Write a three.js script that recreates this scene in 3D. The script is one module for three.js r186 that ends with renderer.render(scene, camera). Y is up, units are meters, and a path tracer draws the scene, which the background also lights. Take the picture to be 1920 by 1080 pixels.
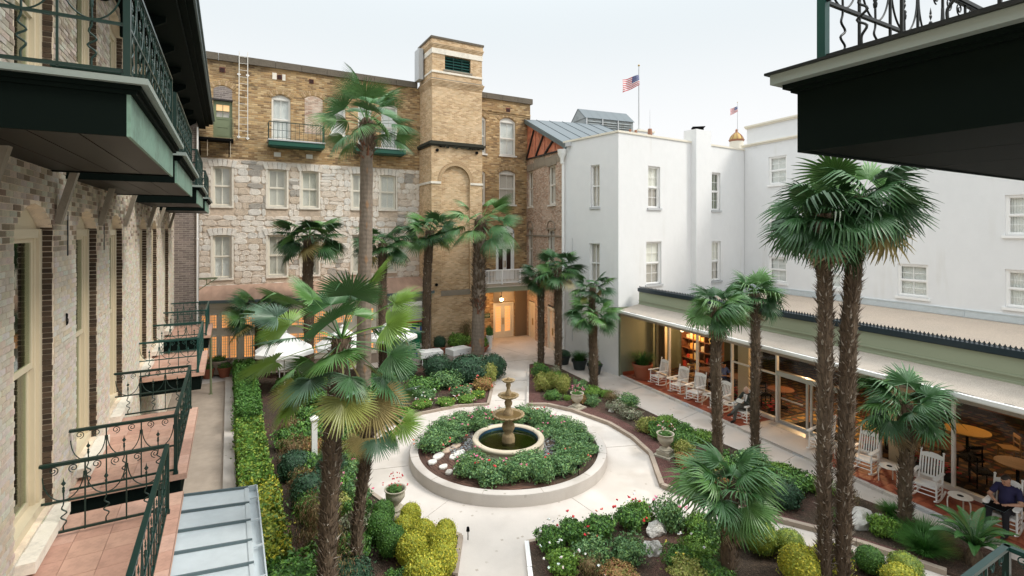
import * as THREE from 'three';
import { mergeGeometries } from 'three/addons/utils/BufferGeometryUtils.js';
import { MarchingCubes } from 'three/addons/objects/MarchingCubes.js';

// ---------------------------------------------------------------- camera, sky, sun, exposure
const scene = new THREE.Scene();
const renderer = new THREE.WebGLRenderer({ antialias: true });
renderer.setSize(1024, 576);
renderer.toneMapping = THREE.LinearToneMapping;
renderer.toneMappingExposure = 1.68;
renderer.shadowMap.enabled = true;
renderer.shadowMap.type = THREE.PCFSoftShadowMap;
const EYE = 7.4, RAD = Math.PI / 180;
const camera = new THREE.PerspectiveCamera(2 * Math.atan(540 / 949) / RAD, 16 / 9, 0.1, 600);
camera.position.set(0, EYE, 0);
camera.rotation.y = -29.2 * RAD;
camera.setViewOffset(1920, 1080, 0, 108, 1920, 1080);      // a lens shifted down, verticals stay vertical
camera.updateProjectionMatrix();

{ // a bright hazy sky: white towards the horizon, a little blue higher up, bright high haze overhead
  const W = 64, H = 128, d = new Float32Array(W * H * 4);
  const ss = (a, b, x) => { const t = Math.min(1, Math.max(0, (x - a) / (b - a))); return t * t * (3 - 2 * t); };
  for (let j = 0; j < H; j++) for (let i = 0; i < W; i++) {
    const el = ((j + 0.5) / H - 0.5) * 180, k = (j * W + i) * 4;
    const hz = ss(25, 8, el), up = ss(19, 75, el), k0 = 1 / 1.63;
    let r = 0.79 + 0.17 * hz, g = 0.855 + 0.112 * hz, b = 0.89 + 0.085 * hz;
    const m = k0 * (1 + 2.3 * up);
    r *= m * (1 + 0.03 * up); g *= m; b *= m * (1 - 0.02 * up);
    if (el < 0) { const q = ss(0, -20, el); r *= 1 - 0.6 * q; g *= 1 - 0.62 * q; b *= 1 - 0.66 * q; }
    d[k] = r; d[k + 1] = g; d[k + 2] = b; d[k + 3] = 1;
  }
  const t = new THREE.DataTexture(d, W, H, THREE.RGBAFormat, THREE.FloatType);
  t.mapping = THREE.EquirectangularReflectionMapping; t.magFilter = THREE.LinearFilter; t.minFilter = THREE.LinearFilter;
  t.wrapS = THREE.RepeatWrapping; t.needsUpdate = true;
  scene.background = t; scene.environment = t;
}
const sun = new THREE.DirectionalLight(new THREE.Color(1, 0.94, 0.85), 1.5);
sun.position.set(28, 39, 23).add(new THREE.Vector3(8, 0, -15)); sun.target.position.set(8, 0, -15);
sun.castShadow = true; sun.shadow.radius = 30; sun.shadow.mapSize.set(2048, 2048);
Object.assign(sun.shadow.camera, { left: -30, right: 30, top: 30, bottom: -30, near: 1, far: 120 });
scene.add(sun, sun.target);

// ---------------------------------------------------------------- helpers
let SEED = 12345;
const seed = (s) => { SEED = s | 0; };
const rnd = () => { SEED |= 0; SEED = (SEED + 0x6D2B79F5) | 0; let t = Math.imul(SEED ^ (SEED >>> 15), 1 | SEED); t = (t + Math.imul(t ^ (t >>> 7), 61 | t)) ^ t; return ((t ^ (t >>> 14)) >>> 0) / 4294967296; };
const rr = (a, b) => a + (b - a) * rnd();
const pick = (a) => a[Math.floor(rnd() * a.length)];
const clamp = (x, a = 0, b = 1) => Math.min(b, Math.max(a, x));
const sstep = (a, b, x) => { const t = clamp((x - a) / (b - a)); return t * t * (3 - 2 * t); };
const V = (x, y, z) => new THREE.Vector3(x, y, z);
const h2 = (i, j, s) => { let h = Math.imul(i, 374761393) ^ Math.imul(j, 668265263) ^ Math.imul(s, 2147483647 - 1442695040); h = Math.imul(h ^ (h >>> 13), 1274126177); return ((h ^ (h >>> 16)) >>> 0) / 4294967296; };
function vn(x, y, p, s) {                       // value noise that repeats every p cells
  const i = Math.floor(x), j = Math.floor(y); let u = x - i, v = y - j; u = u * u * (3 - 2 * u); v = v * v * (3 - 2 * v);
  const a = ((i % p) + p) % p, b = (a + 1) % p, c = ((j % p) + p) % p, d = (c + 1) % p;
  return (h2(a, c, s) * (1 - u) + h2(b, c, s) * u) * (1 - v) + (h2(a, d, s) * (1 - u) + h2(b, d, s) * u) * v;
}
const fbm = (x, y, f, s, o = 4) => { let a = 0.5, t = 0, n = 0; for (let k = 0; k < o; k++) { t += a * vn(x * f, y * f, f, s + k * 17); n += a; a *= 0.5; f *= 2; } return t / n; };
const S = (c) => { c = clamp(c); return 255 * (c <= 0.0031308 ? 12.92 * c : 1.055 * Math.pow(c, 1 / 2.4) - 0.055); };
// textures: fn(u, v) -> [r, g, b, height], u and v run 0..1 over the tile
function tex(w, h, mx, my, fn) {
  const a = new Uint8Array(w * h * 4), b = new Uint8Array(w * h * 4);
  for (let j = 0; j < h; j++) for (let i = 0; i < w; i++) {
    const c = fn((i + 0.5) / w, (j + 0.5) / h), k = (j * w + i) * 4, q = clamp(c[3]) * 255;
    a[k] = S(c[0]); a[k + 1] = S(c[1]); a[k + 2] = S(c[2]); a[k + 3] = 255; b[k] = b[k + 1] = b[k + 2] = q; b[k + 3] = 255;
  }
  const mk = (d, srgb) => { const t = new THREE.DataTexture(d, w, h); t.wrapS = t.wrapT = THREE.RepeatWrapping; t.magFilter = THREE.LinearFilter; t.minFilter = THREE.LinearMipmapLinearFilter; t.generateMipmaps = true; t.repeat.set(1 / mx, 1 / my); if (srgb) t.colorSpace = THREE.SRGBColorSpace; t.needsUpdate = true; return t; };
  return { map: mk(a, true), bumpMap: mk(b, false) };
}
const col = (r, g, b) => new THREE.Color().setRGB(r, g, b);
const mat = (c, rough = 0.7, o = {}) => new THREE.MeshStandardMaterial({ color: Array.isArray(c) ? col(...c) : c, roughness: rough, ...o });
const tmat = (t, rough = 0.85, bump = 0.004, o = {}) => new THREE.MeshStandardMaterial({ map: t.map, bumpMap: t.bumpMap, bumpScale: bump, roughness: rough, ...o });

// geometry
function clean(g) { if (g.index) g = g.toNonIndexed(); for (const k of Object.keys(g.attributes)) if (!['position', 'normal', 'uv', 'color'].includes(k)) g.deleteAttribute(k); if (!g.attributes.uv) g.setAttribute('uv', new THREE.BufferAttribute(new Float32Array(g.attributes.position.count * 2), 2)); return g; }
function merge(list) { const l = list.flat(Infinity).map(clean); if (l.some((g) => g.attributes.color)) for (const g of l) if (!g.attributes.color) g.setAttribute('color', new THREE.BufferAttribute(new Float32Array(g.attributes.position.count * 3).fill(1), 3)); return l.length === 1 ? l[0] : mergeGeometries(l); }
function bx(w, h, d, x = 0, y = 0, z = 0, ry = 0, rx = 0, rz = 0) {   // box centred at x,y,z with uv in metres
  const g = new THREE.BoxGeometry(w, h, d), uv = g.attributes.uv, dims = [[d, h], [d, h], [w, d], [w, d], [w, h], [w, h]];
  for (let f = 0; f < 6; f++) for (let k = 0; k < 4; k++) { const i = f * 4 + k; uv.setXY(i, uv.getX(i) * dims[f][0] + x + z * 0.37, uv.getY(i) * dims[f][1] + y + (f === 2 || f === 3 ? z : 0)); }
  if (rz) g.rotateZ(rz); if (rx) g.rotateX(rx); if (ry) g.rotateY(ry);
  return g.translate(x, y, z);
}
const bb = (x0, x1, y0, y1, z0, z1) => bx(x1 - x0, y1 - y0, z1 - z0, (x0 + x1) / 2, (y0 + y1) / 2, (z0 + z1) / 2);
const cy = (r0, r1, h, x = 0, y = 0, z = 0, n = 12, open = false) => new THREE.CylinderGeometry(r0, r1, h, n, 1, open).translate(x, y, z);
function rod(a, b, r0, r1 = r0, n = 8) {       // a round bar from a to b
  const A = V(...a), B = V(...b), d = B.clone().sub(A), g = new THREE.CylinderGeometry(r1, r0, d.length(), n);
  g.applyQuaternion(new THREE.Quaternion().setFromUnitVectors(V(0, 1, 0), d.clone().normalize()));
  return g.translate((A.x + B.x) / 2, (A.y + B.y) / 2, (A.z + B.z) / 2);
}
function bar(a, b, w, t) {                      // a flat bar from a to b, w across, t thick
  const A = V(...a), B = V(...b), d = B.clone().sub(A), g = bx(w, d.length(), t);
  g.applyQuaternion(new THREE.Quaternion().setFromUnitVectors(V(0, 1, 0), d.clone().normalize()));
  return g.translate((A.x + B.x) / 2, (A.y + B.y) / 2, (A.z + B.z) / 2);
}
const tube = (pts, r, seg = 24, n = 6, closed = false) => new THREE.TubeGeometry(new THREE.CatmullRomCurve3(pts.map((p) => V(...p)), closed), seg, r, n, closed);
const lathe = (pts, n = 32) => new THREE.LatheGeometry(pts.map((p) => new THREE.Vector2(...p)), n);
function poly(pts, depth, bevel = 0) {          // an outline in x,y extruded along z from 0 to depth
  const s = new THREE.Shape(pts.map((p) => new THREE.Vector2(...p)));
  return new THREE.ExtrudeGeometry(s, { depth, bevelEnabled: bevel > 0, bevelSize: bevel, bevelThickness: bevel, bevelSegments: 1, steps: 1, curveSegments: 6 });
}
const sheet = (pts, y) => { const g = new THREE.ShapeGeometry(new THREE.Shape(pts.map((p) => new THREE.Vector2(p[0], -p[1])))); return g.rotateX(-Math.PI / 2).translate(0, y, 0); };   // pts are world x,z
function slabOf(pts, y0, y1) { const g = new THREE.ExtrudeGeometry(new THREE.Shape(pts.map((p) => new THREE.Vector2(p[0], -p[1]))), { depth: y1 - y0, bevelEnabled: false }); return g.rotateX(-Math.PI / 2).translate(0, y0, 0); }
function colored(g, c) { g = clean(g); const n = g.attributes.position.count, a = new Float32Array(n * 3); for (let i = 0; i < n; i++) a.set(c, i * 3); g.setAttribute('color', new THREE.BufferAttribute(a, 3)); return g; }

// naming
const used = {};
function numbered(n) { n = n.replace(/_\d{3}$/, ''); const k = used[n] = (used[n] ?? -1) + 1; return k ? n + '_' + String(k).padStart(3, '0') : n; }
const partNo = new WeakMap();
function part(name, geo, m, parent) {           // one named mesh
  const o = new THREE.Mesh(Array.isArray(geo) ? merge(geo) : geo, m); o.castShadow = o.receiveShadow = true;
  if (parent === scene) o.name = numbered(name);
  else { let c = partNo.get(parent); if (!c) partNo.set(parent, c = {}); const k = c[name] = (c[name] ?? -1) + 1; o.name = k ? name + '_' + String(k).padStart(3, '0') : name; }
  parent.add(o); return o;
}
function sub(name, parent, x = 0, y = 0, z = 0, ry = 0) { const g = new THREE.Group(); let c = partNo.get(parent); if (!c) partNo.set(parent, c = {}); const k = c[name] = (c[name] ?? -1) + 1; g.name = k ? name + '_' + String(k).padStart(3, '0') : name; g.position.set(x, y, z); g.rotation.y = ry; parent.add(g); return g; }
function tag(o, label, category, group) { o.userData = { label, category }; if (group) o.userData.group = group; return o; }
function thing(name, label, category, x = 0, y = 0, z = 0, ry = 0, group) { const g = new THREE.Group(); g.name = numbered(name); g.position.set(x, y, z); g.rotation.y = ry; scene.add(g); return tag(g, label, category, group); }
function struct(name, geo, m) { const o = part(name, geo, m, scene); o.userData = { kind: 'structure' }; return o; }
function dup(root, label, x, y, z, ry = root.rotation.y, sc = 1) { const r = root.clone(); r.name = numbered(root.name); r.position.set(x, y, z); r.rotation.y = ry; r.scale.multiplyScalar(sc); r.userData = { ...root.userData, label }; scene.add(r); return r; }
const stuff = (o) => { o.userData.kind = 'stuff'; return o; };
// a wall's own frame: x along it (left to right as seen from outside), y up, z outwards; from P to Q in world x,z
const turn = (P, Q) => Math.atan2(-(Q[1] - P[1]), Q[0] - P[0]);
const span = (P, Q) => Math.hypot(Q[0] - P[0], Q[1] - P[1]);
const TH = 5.73 * RAD, AO = [17.25, -19.7], AE = [-Math.sin(TH), Math.cos(TH)], AN = [-Math.cos(TH), -Math.sin(TH)];
const AROT = Math.atan2(-AE[1], AE[0]);
const arc = (s, off) => [AO[0] + AE[0] * s + AN[0] * off, AO[1] + AE[1] * s + AN[1] * off];
// ---------------------------------------------------------------- materials
function brickFn(mx, my, bw, bh, o) {           // running-bond brick face; o.c base colours, o.m mortar
  const nx = Math.round(mx / bw), ny = Math.round(my / bh);
  return (u, v) => {
    const r = Math.floor(v * ny), fy = v * ny - r, sx = u * nx + (r & 1) * 0.5, c = Math.floor(sx), fx = sx - c;
    const id = h2(((c % nx) + nx) % nx, r, o.s), id2 = h2(((c % nx) + nx) % nx, r, o.s + 9);
    const big = fbm(u, v, 5, o.s + 3), mid = fbm(u, v, 24, o.s + 5, 3), fine = h2(Math.floor(u * 4096), Math.floor(v * 4096), o.s);
    const ed = 0.08 + 0.05 * mid, mor = Math.min(fx * bw, (1 - fx) * bw) < 0.006 + 0.006 * mid || fy < ed || fy > 1 - ed;
    const A = o.c[Math.floor(id * o.c.length)], k = 0.72 + 0.5 * id2 * o.vary + 0.28 * (1 - o.vary) + (mid - 0.5) * 0.25;
    let R = A[0] * k, G = A[1] * k, B = A[2] * k, hgt = 0.75 + 0.15 * id2 + 0.1 * fine;
    if (mor) { R = o.m[0]; G = o.m[1]; B = o.m[2]; hgt = 0.2; }
    const st = sstep(0.56, 0.72, big) * o.stain + sstep(0.66, 0.8, mid) * sstep(0.5, 0.65, fbm(u, v, 9, o.s + 21)) * o.stain;
    const q = 1 - 0.75 * clamp(st); R *= q; G *= q; B *= q;
    const pl = sstep(0.55, 0.75, fbm(u, v, 7, o.s + 40)) * 0.5 * (o.pale ?? 0); R += (o.m[0] * 1.2 - R) * pl; G += (o.m[1] * 1.2 - G) * pl; B += (o.m[2] * 1.2 - B) * pl;
    return [R, G, B, hgt];
  };
}
const tanBrickT = tex(2048, 1024, 13.2, 6.3, brickFn(13.2, 6.3, 0.3, 0.105, { s: 11, vary: 0.9, stain: 0.6, pale: 0.35, c: [[0.42, 0.265, 0.12], [0.33, 0.20, 0.09], [0.52, 0.37, 0.20], [0.24, 0.15, 0.075], [0.46, 0.31, 0.15]], m: [0.38, 0.27, 0.155] }));
const towerBrickT = tex(2048, 1024, 8.8, 4.5, brickFn(8.8, 4.5, 0.23, 0.075, { s: 31, vary: 0.5, stain: 0.12, pale: 0.5, c: [[0.60, 0.42, 0.24], [0.54, 0.36, 0.195], [0.66, 0.485, 0.30], [0.47, 0.30, 0.16]], m: [0.62, 0.475, 0.32] }));
const pinkBrickT = tex(1024, 1024, 5.06, 4.5, brickFn(5.06, 4.5, 0.23, 0.075, { s: 51, vary: 0.9, stain: 0.2, pale: 0.8, c: [[0.48, 0.33, 0.245], [0.53, 0.40, 0.31], [0.40, 0.25, 0.18], [0.57, 0.46, 0.37]], m: [0.52, 0.42, 0.34] }));
const greyBrickT = tex(1024, 1024, 3.0, 3.0, brickFn(3.0, 3.0, 0.3, 0.1, { s: 71, vary: 0.5, stain: 0.1, c: [[0.22, 0.18, 0.165], [0.26, 0.215, 0.19], [0.19, 0.155, 0.14]], m: [0.38, 0.33, 0.30] }));
const noiseT = (w, m, f, s, c, dark, amp = 0.16, fineAmp = 0.1) => tex(w, w, m, m, (u, v) => { const a = fbm(u, v, f, s, 5), b = fbm(u, v, f * 9, s + 50, 3), n = h2(Math.floor(u * w), Math.floor(v * w), s); const k = 1 + (a - 0.5) * amp * 2 + (b - 0.5) * amp + (n - 0.5) * fineAmp, d = sstep(0.58, 0.8, a) * 0.6; return [0, 1, 2].map((i) => (c[i] + (dark[i] - c[i]) * d) * k).concat([0.5 + (b - 0.5) * 0.6 + (n - 0.5) * 0.5]); });
const concreteT = tex(2048, 2048, 16, 16, (u, v) => { const a = fbm(u, v, 5, 101, 5), b = fbm(u, v, 40, 103, 4), c = fbm(u, v, 12, 105, 4), n = h2(Math.floor(u * 2048), Math.floor(v * 2048), 4), sp = h2(Math.floor(u * 260), Math.floor(v * 260), 12) > 0.995 ? 0.3 : 0; const st = sstep(0.54, 0.72, c) * 0.13 + sstep(0.6, 0.75, a) * 0.14 + sp * sstep(0.4, 0.6, b), k = 1 + (a - 0.5) * 0.22 + (b - 0.5) * 0.14 + (n - 0.5) * 0.07; return [0.585 * k * (1 - st), 0.535 * k * (1 - st * 1.1), 0.49 * k * (1 - st * 1.25), 0.5 + (b - 0.5) * 0.6 + (n - 0.5) * 0.5]; });
const pathT = noiseT(512, 6, 4, 111, [0.36, 0.30, 0.245], [0.24, 0.19, 0.15], 0.25, 0.1);
const stuccoT = tex(1024, 1024, 9, 12.4, (u, v) => { const a = fbm(u, v, 4, 121, 5), st = fbm(u, v * 0.16, 26, 123, 4), b = fbm(u, v, 40, 125, 3), n = h2(Math.floor(u * 1024), Math.floor(v * 1024), 3), w = sstep(0.56, 0.78, st) * sstep(0.4, 0.7, fbm(u, v, 5, 127)), k = 1 + (a - 0.5) * 0.07 + (b - 0.5) * 0.04 + (n - 0.5) * 0.03 - 0.06 * w; return [0.765 * k, (0.768 - 0.006 * w) * k, (0.77 - 0.02 * w) * k, 0.5 + (b - 0.5) * 0.7 + (n - 0.5) * 0.4]; });
const gravelT = tex(512, 512, 3, 3, (u, v) => { const a = fbm(u, v, 4, 131), n = h2(Math.floor(u * 220), Math.floor(v * 220), 5), k = 0.75 + 0.5 * n; return [0.44 * k + 0.08 * a, 0.36 * k + 0.06 * a, 0.29 * k + 0.04 * a, n]; });
const canopyT = tex(512, 512, 2.5, 2.5, (u, v) => { const a = fbm(u, v, 5, 141), n = h2(Math.floor(u * 256), Math.floor(v * 256), 6), k = 0.82 + 0.36 * n + (a - 0.5) * 0.3; return [0.42 * k, 0.365 * k, 0.31 * k, n]; });
const mulchT = tex(1024, 1024, 4, 4, (u, v) => { const n = h2(Math.floor(u * 200), Math.floor(v * 300), 7), m = h2(Math.floor(u * 140 + 3 * n), Math.floor(v * 110), 8), a = fbm(u, v, 5, 151), k = 0.45 + 1.0 * n * m + 0.3 * a; const red = sstep(0.45, 0.7, a); return [(0.085 + 0.02 * red) * k, (0.058 - 0.004 * red) * k, (0.038) * k, n]; });
const redMulchT = tex(512, 512, 2, 2, (u, v) => { const n = h2(Math.floor(u * 120), Math.floor(v * 160), 9), m = h2(Math.floor(u * 90 + 2 * n), Math.floor(v * 70), 10), k = 0.5 + 1.0 * n; return [0.13 * k, (0.045 + 0.03 * m) * k, (0.04 + 0.02 * m) * k, n]; });
const stoneT = noiseT(512, 1.5, 4, 161, [1, 1, 1], [0.72, 0.70, 0.66], 0.3, 0.12);
const mortarT = noiseT(512, 3, 4, 171, [0.60, 0.48, 0.37], [0.40, 0.33, 0.27], 0.3, 0.15);
const woodT = tex(512, 512, 1.2, 1.2, (u, v) => { const a = fbm(u, v * 0.12, 24, 181, 4), b = fbm(u, v, 6, 191), k = 0.7 + 0.6 * a; return [0.9 * k, 0.9 * k, (0.88 + 0.05 * b) * k, a]; });
const barkT = tex(512, 512, 0.6, 0.9, (u, v) => { const a = fbm(u, v * 0.3, 20, 201, 4), b = fbm(u, v, 9, 205), r = 0.5 + 0.5 * Math.sin(v * 44 + b * 22), q = vn(u * 14, v * 9, 14, 207), k = 0.25 + 1.1 * a * (0.4 + 0.9 * q) + 0.1 * r; return [0.14 * k, 0.098 * k, 0.063 * k, a * 0.6 + q * 0.4]; });
const smoothBarkT = tex(512, 512, 1.2, 2.4, (u, v) => { const a = fbm(u, v * 0.5, 22, 211, 4), b = fbm(u, v, 5, 215), r = 0.5 + 0.5 * Math.sin(v * 75 + b * 5), k = 0.65 + 0.5 * a + 0.12 * r, o = sstep(0.58, 0.78, b); return [(0.225 + 0.09 * o) * k, (0.18 + 0.01 * o) * k, (0.14 - 0.03 * o) * k, a * 0.6 + r * 0.4]; });
const plankT = tex(512, 512, 2, 2, (u, v) => { const a = fbm(u, v, 6, 221), b = fbm(u * 0.15, v, 40, 225, 3), k = 0.55 + 0.9 * a * (0.5 + b); return [k, k, k, a]; });
const rustT = tex(512, 512, 4, 4, (u, v) => { const a = fbm(u, v, 5, 231), b = fbm(u, v * 0.3, 20, 235), k = 0.8 + 0.4 * b; return [(0.36 + 0.08 * a) * k, (0.235 + 0.05 * a) * k, (0.17 + 0.04 * a) * k, b]; });
const greenFadeT = noiseT(512, 1.6, 4, 241, [0.16, 0.27, 0.215], [0.06, 0.15, 0.11], 0.45, 0.06);

const dull = (c) => new THREE.MeshPhysicalMaterial({ color: col(...c), roughness: 0.8, specularIntensity: 0.2 });
const carpetT = tex(512, 512, 2.2, 2.2, (u, v) => { const a = Math.sin(u * 6.283 * 3) * Math.sin(v * 6.283 * 3), b = Math.sin((u + v) * 6.283 * 4) * Math.sin((u - v) * 6.283 * 4), n = fbm(u, v, 20, 271, 3), q = sstep(0.25, 0.5, a + 0.5 * b + 0.5 * (n - 0.5)), r = sstep(0.6, 0.85, -a + 0.4 * b); return [0.02 + 0.12 * q + 0.09 * r, 0.014 + 0.06 * q + 0.01 * r, 0.01 + 0.012 * q, n]; });
const M = {
  tan: tmat(tanBrickT, 0.92, 0.012), tower: tmat(towerBrickT, 0.9, 0.008), pink: tmat(pinkBrickT, 0.9, 0.008), greyBrick: tmat(greyBrickT, 0.9, 0.008),
  concrete: tmat(concreteT, 0.88, 0.002), path: tmat(pathT, 0.9, 0.002), stucco: tmat(stuccoT, 0.88, 0.004), gravel: tmat(gravelT, 0.95, 0.012), canopy: tmat(canopyT, 0.92, 0.01), mulch: tmat(mulchT, 0.97, 0.03), redMulch: tmat(redMulchT, 0.97, 0.03), mortar: tmat(mortarT, 0.96, 0.02), rust: tmat(rustT, 0.75, 0.003),
  kerb: tmat(concreteT, 0.85, 0.004, { color: col(0.92, 0.92, 0.92) }), kerbDark: tmat(concreteT, 0.9, 0.004, { color: col(0.62, 0.55, 0.48) }),
  cream: mat([0.62, 0.535, 0.385], 0.5), creamDark: mat([0.47, 0.39, 0.26], 0.55), ivory: mat([0.76, 0.71, 0.60], 0.5), white: mat([0.86, 0.855, 0.84], 0.45), whiteWarm: mat([0.74, 0.71, 0.65], 0.5), greyWhite: mat([0.50, 0.51, 0.52], 0.7),
  sage: mat([0.30, 0.335, 0.235], 0.6), sageDoor: mat([0.17, 0.20, 0.11], 0.55), sageWall: mat([0.17, 0.185, 0.125], 0.7), taupe: mat([0.46, 0.39, 0.30], 0.7),
  shadedGreen: dull([0.0018, 0.0055, 0.0042]), iron: mat([0.003, 0.026, 0.02], 0.35), ironBlack: mat([0.002, 0.005, 0.005], 0.5), teal: mat([0.008, 0.06, 0.05], 0.35), balconyGreen: mat([0.004, 0.075, 0.048], 0.5), fasciaGreen: tmat(greenFadeT, 0.55, 0.001), lipGrey: mat([0.26, 0.31, 0.29], 0.45), black: dull([0.004, 0.004, 0.004]),  // near-black green holds the shade of the under-lit fascias in its colour
  soffit: new THREE.MeshPhysicalMaterial({ map: plankT.map, color: col(0.009, 0.007, 0.004), roughness: 0.42, specularIntensity: 0.25 }), shadedSoffit: new THREE.MeshPhysicalMaterial({ map: plankT.map, color: col(0.0018, 0.0045, 0.004), roughness: 0.6, specularIntensity: 0.07 }),  // board colours kept near-black to paint in the shade under the balconies
  terracotta: [[0.30, 0.072, 0.036], [0.26, 0.057, 0.028], [0.34, 0.09, 0.045], [0.225, 0.047, 0.024]].map((c) => mat(c, 0.55)), pinkTile: [[0.56, 0.335, 0.25], [0.60, 0.375, 0.285], [0.52, 0.30, 0.225], [0.585, 0.36, 0.28]].map((c) => tmat(stoneT, 0.6, 0.002, { color: col(...c) })), grout: mat([0.27, 0.17, 0.13], 0.9),
  zinc: tmat(noiseT(256, 3, 4, 251, [0.58, 0.64, 0.67], [0.48, 0.54, 0.57], 0.12, 0.03), 0.45, 0.0005, { metalness: 0.15 }), zincDark: mat([0.10, 0.14, 0.15], 0.5), metalRoof: mat([0.15, 0.175, 0.19], 0.8), steel: mat([0.55, 0.56, 0.56], 0.35, { metalness: 0.6 }), metalWeather: tmat(noiseT(256, 2, 4, 255, [0.32, 0.35, 0.355], [0.16, 0.15, 0.13], 0.3, 0.1), 0.6, 0.001),
  glass: new THREE.MeshPhysicalMaterial({ color: col(0.97, 0.98, 0.97), roughness: 0.02, transmission: 1, thickness: 0, ior: 1.5 }), glassClear: new THREE.MeshPhysicalMaterial({ color: col(0.95, 0.95, 0.94), roughness: 0.02, transmission: 1, thickness: 0, ior: 1.18 }),
  glassGreen: new THREE.MeshPhysicalMaterial({ color: col(0.68, 0.76, 0.66), roughness: 0.03, transmission: 1, thickness: 0, ior: 1.5 }),
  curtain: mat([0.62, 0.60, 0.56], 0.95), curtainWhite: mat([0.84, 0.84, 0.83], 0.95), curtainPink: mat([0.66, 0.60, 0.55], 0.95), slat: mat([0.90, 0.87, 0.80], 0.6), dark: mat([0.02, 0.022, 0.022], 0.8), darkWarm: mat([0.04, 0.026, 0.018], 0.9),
  stones: [[0.82, 0.73, 0.63], [0.88, 0.81, 0.72], [0.76, 0.65, 0.54], [0.68, 0.56, 0.44], [0.80, 0.755, 0.69], [0.46, 0.42, 0.37]].map((c) => tmat(stoneT, 0.93, 0.02, { color: col(...c) })), lime: tmat(stoneT, 0.9, 0.006, { color: col(0.80, 0.74, 0.64) }), limeDark: tmat(stoneT, 0.92, 0.008, { color: col(0.30, 0.26, 0.205) }), coping: tmat(stoneT, 0.95, 0.02, { color: col(0.15, 0.125, 0.095) }), bigRock: tmat(stoneT, 0.95, 0.04, { color: col(0.78, 0.75, 0.70) }), flag: [[0.66, 0.64, 0.60], [0.56, 0.43, 0.33], [0.60, 0.56, 0.50]].map((c) => tmat(stoneT, 0.9, 0.01, { color: col(...c) })),
  whiteBricks: [[0.66, 0.585, 0.50], [0.72, 0.66, 0.585], [0.58, 0.50, 0.42], [0.69, 0.61, 0.53], [0.50, 0.42, 0.35]].map((c) => tmat(stoneT, 0.92, 0.01, { color: col(...c) })), whiteMortar: tmat(mortarT, 0.95, 0.01, { color: col(1.3, 1.35, 1.35) }),
  bark: tmat(barkT, 0.97, 0.03), barkSmooth: tmat(smoothBarkT, 0.92, 0.012), fibre: mat([0.125, 0.088, 0.058], 1), boot: mat([0.40, 0.35, 0.29], 0.9), deadFrond: mat([0.31, 0.235, 0.135], 0.9), redBark: mat([0.20, 0.085, 0.05], 0.95),
  pot: mat([0.32, 0.105, 0.055], 0.8), potDark: mat([0.02, 0.032, 0.032], 0.6), soil: mat([0.045, 0.03, 0.02], 1), urn: tmat(stoneT, 0.9, 0.006, { color: col(0.42, 0.38, 0.30) }), gold: mat([0.42, 0.29, 0.10], 0.6, { metalness: 0.3 }), copper: mat([0.36, 0.16, 0.09], 0.5),
  orangeWall: tmat(noiseT(512, 2, 8, 261, [0.56, 0.215, 0.13], [0.46, 0.155, 0.09], 0.5, 0.2), 0.9, 0.004), timber: mat([0.025, 0.02, 0.018], 0.8), canvas: mat([0.86, 0.86, 0.84], 0.85, { side: THREE.DoubleSide }),
  litWarm: mat([0.6, 0.4, 0.22], 0.8, { emissive: col(1, 0.40, 0.10), emissiveIntensity: 0.62 }), bulb: mat([1, 0.9, 0.7], 0.5, { emissive: col(1, 0.75, 0.45), emissiveIntensity: 1.6 }),
  skin: mat([0.50, 0.27, 0.18], 0.55), skinPale: mat([0.62, 0.40, 0.31], 0.55), shoe: mat([0.015, 0.012, 0.01], 0.5),
  pebble: mat([0.30, 0.31, 0.32], 0.8), water: new THREE.MeshPhysicalMaterial({ color: col(0.7, 0.75, 0.6), roughness: 0.04, transmission: 1, thickness: 0.3, ior: 1.33, attenuationColor: col(0.3, 0.36, 0.17), attenuationDistance: 0.35 }),
  wood: tmat(woodT, 0.6, 0.001, { color: col(0.16, 0.06, 0.025) }), woodPale: tmat(woodT, 0.6, 0.001, { color: col(0.28, 0.15, 0.065) }), cane: mat([0.33, 0.2, 0.08], 0.6),
};
// ---------------------------------------------------------------- ground, walks, beds
struct('ground', new THREE.PlaneGeometry(700, 700, 1, 1).rotateX(-Math.PI / 2).translate(0, -0.06, 0), mat([0.30, 0.28, 0.25], 0.95));
struct('courtyard_pavement', sheet([[-2.3, 6], [-2.3, -30.9], [30, -30.9], [30, 6]], 0), M.concrete);
struct('service_path', sheet([[-2.25, 5], [-2.25, -28.4], [-0.1, -28.6], [-0.16, 5]], 0.006), M.path);
struct('path_kerb', bb(-0.16, 0.16, -0.02, 0.12, -28.8, 3), M.kerb);
// expansion joints cut in the pavement
{ const C = [8.05, -14.65]; const g = []; for (const [a, r0, r1] of [[0.35, 3.25, 4.5], [1.5, 3.25, 4.6], [2.6, 3.25, 4.6], [-0.6, 3.25, 4.5], [-2.2, 3.25, 4.5], [3.4, 3.25, 4.6]]) g.push(bar([C[0] + Math.cos(a) * r0, 0.002, C[1] + Math.sin(a) * r0], [C[0] + Math.cos(a) * r1, 0.002, C[1] + Math.sin(a) * r1], 0.012, 0.004)); for (const [a, b] of [[[10.1, -19.6], [11.3, -19]], [[11.6, -22], [12.9, -21.4]], [[12.7, -25.2], [17, -24.6]], [[14.6, -30], [15.9, -23.8]], [[15.3, -17.6], [17.1, -17.9]], [[15.1, -14], [16.7, -14.3]], [[14.95, -9.8], [16.3, -10]]]) g.push(bar([a[0], 0.002, a[1]], [b[0], 0.002, b[1]], 0.012, 0.004)); struct('pavement_joint', g, mat([0.28, 0.24, 0.2], 0.95)); }

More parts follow.
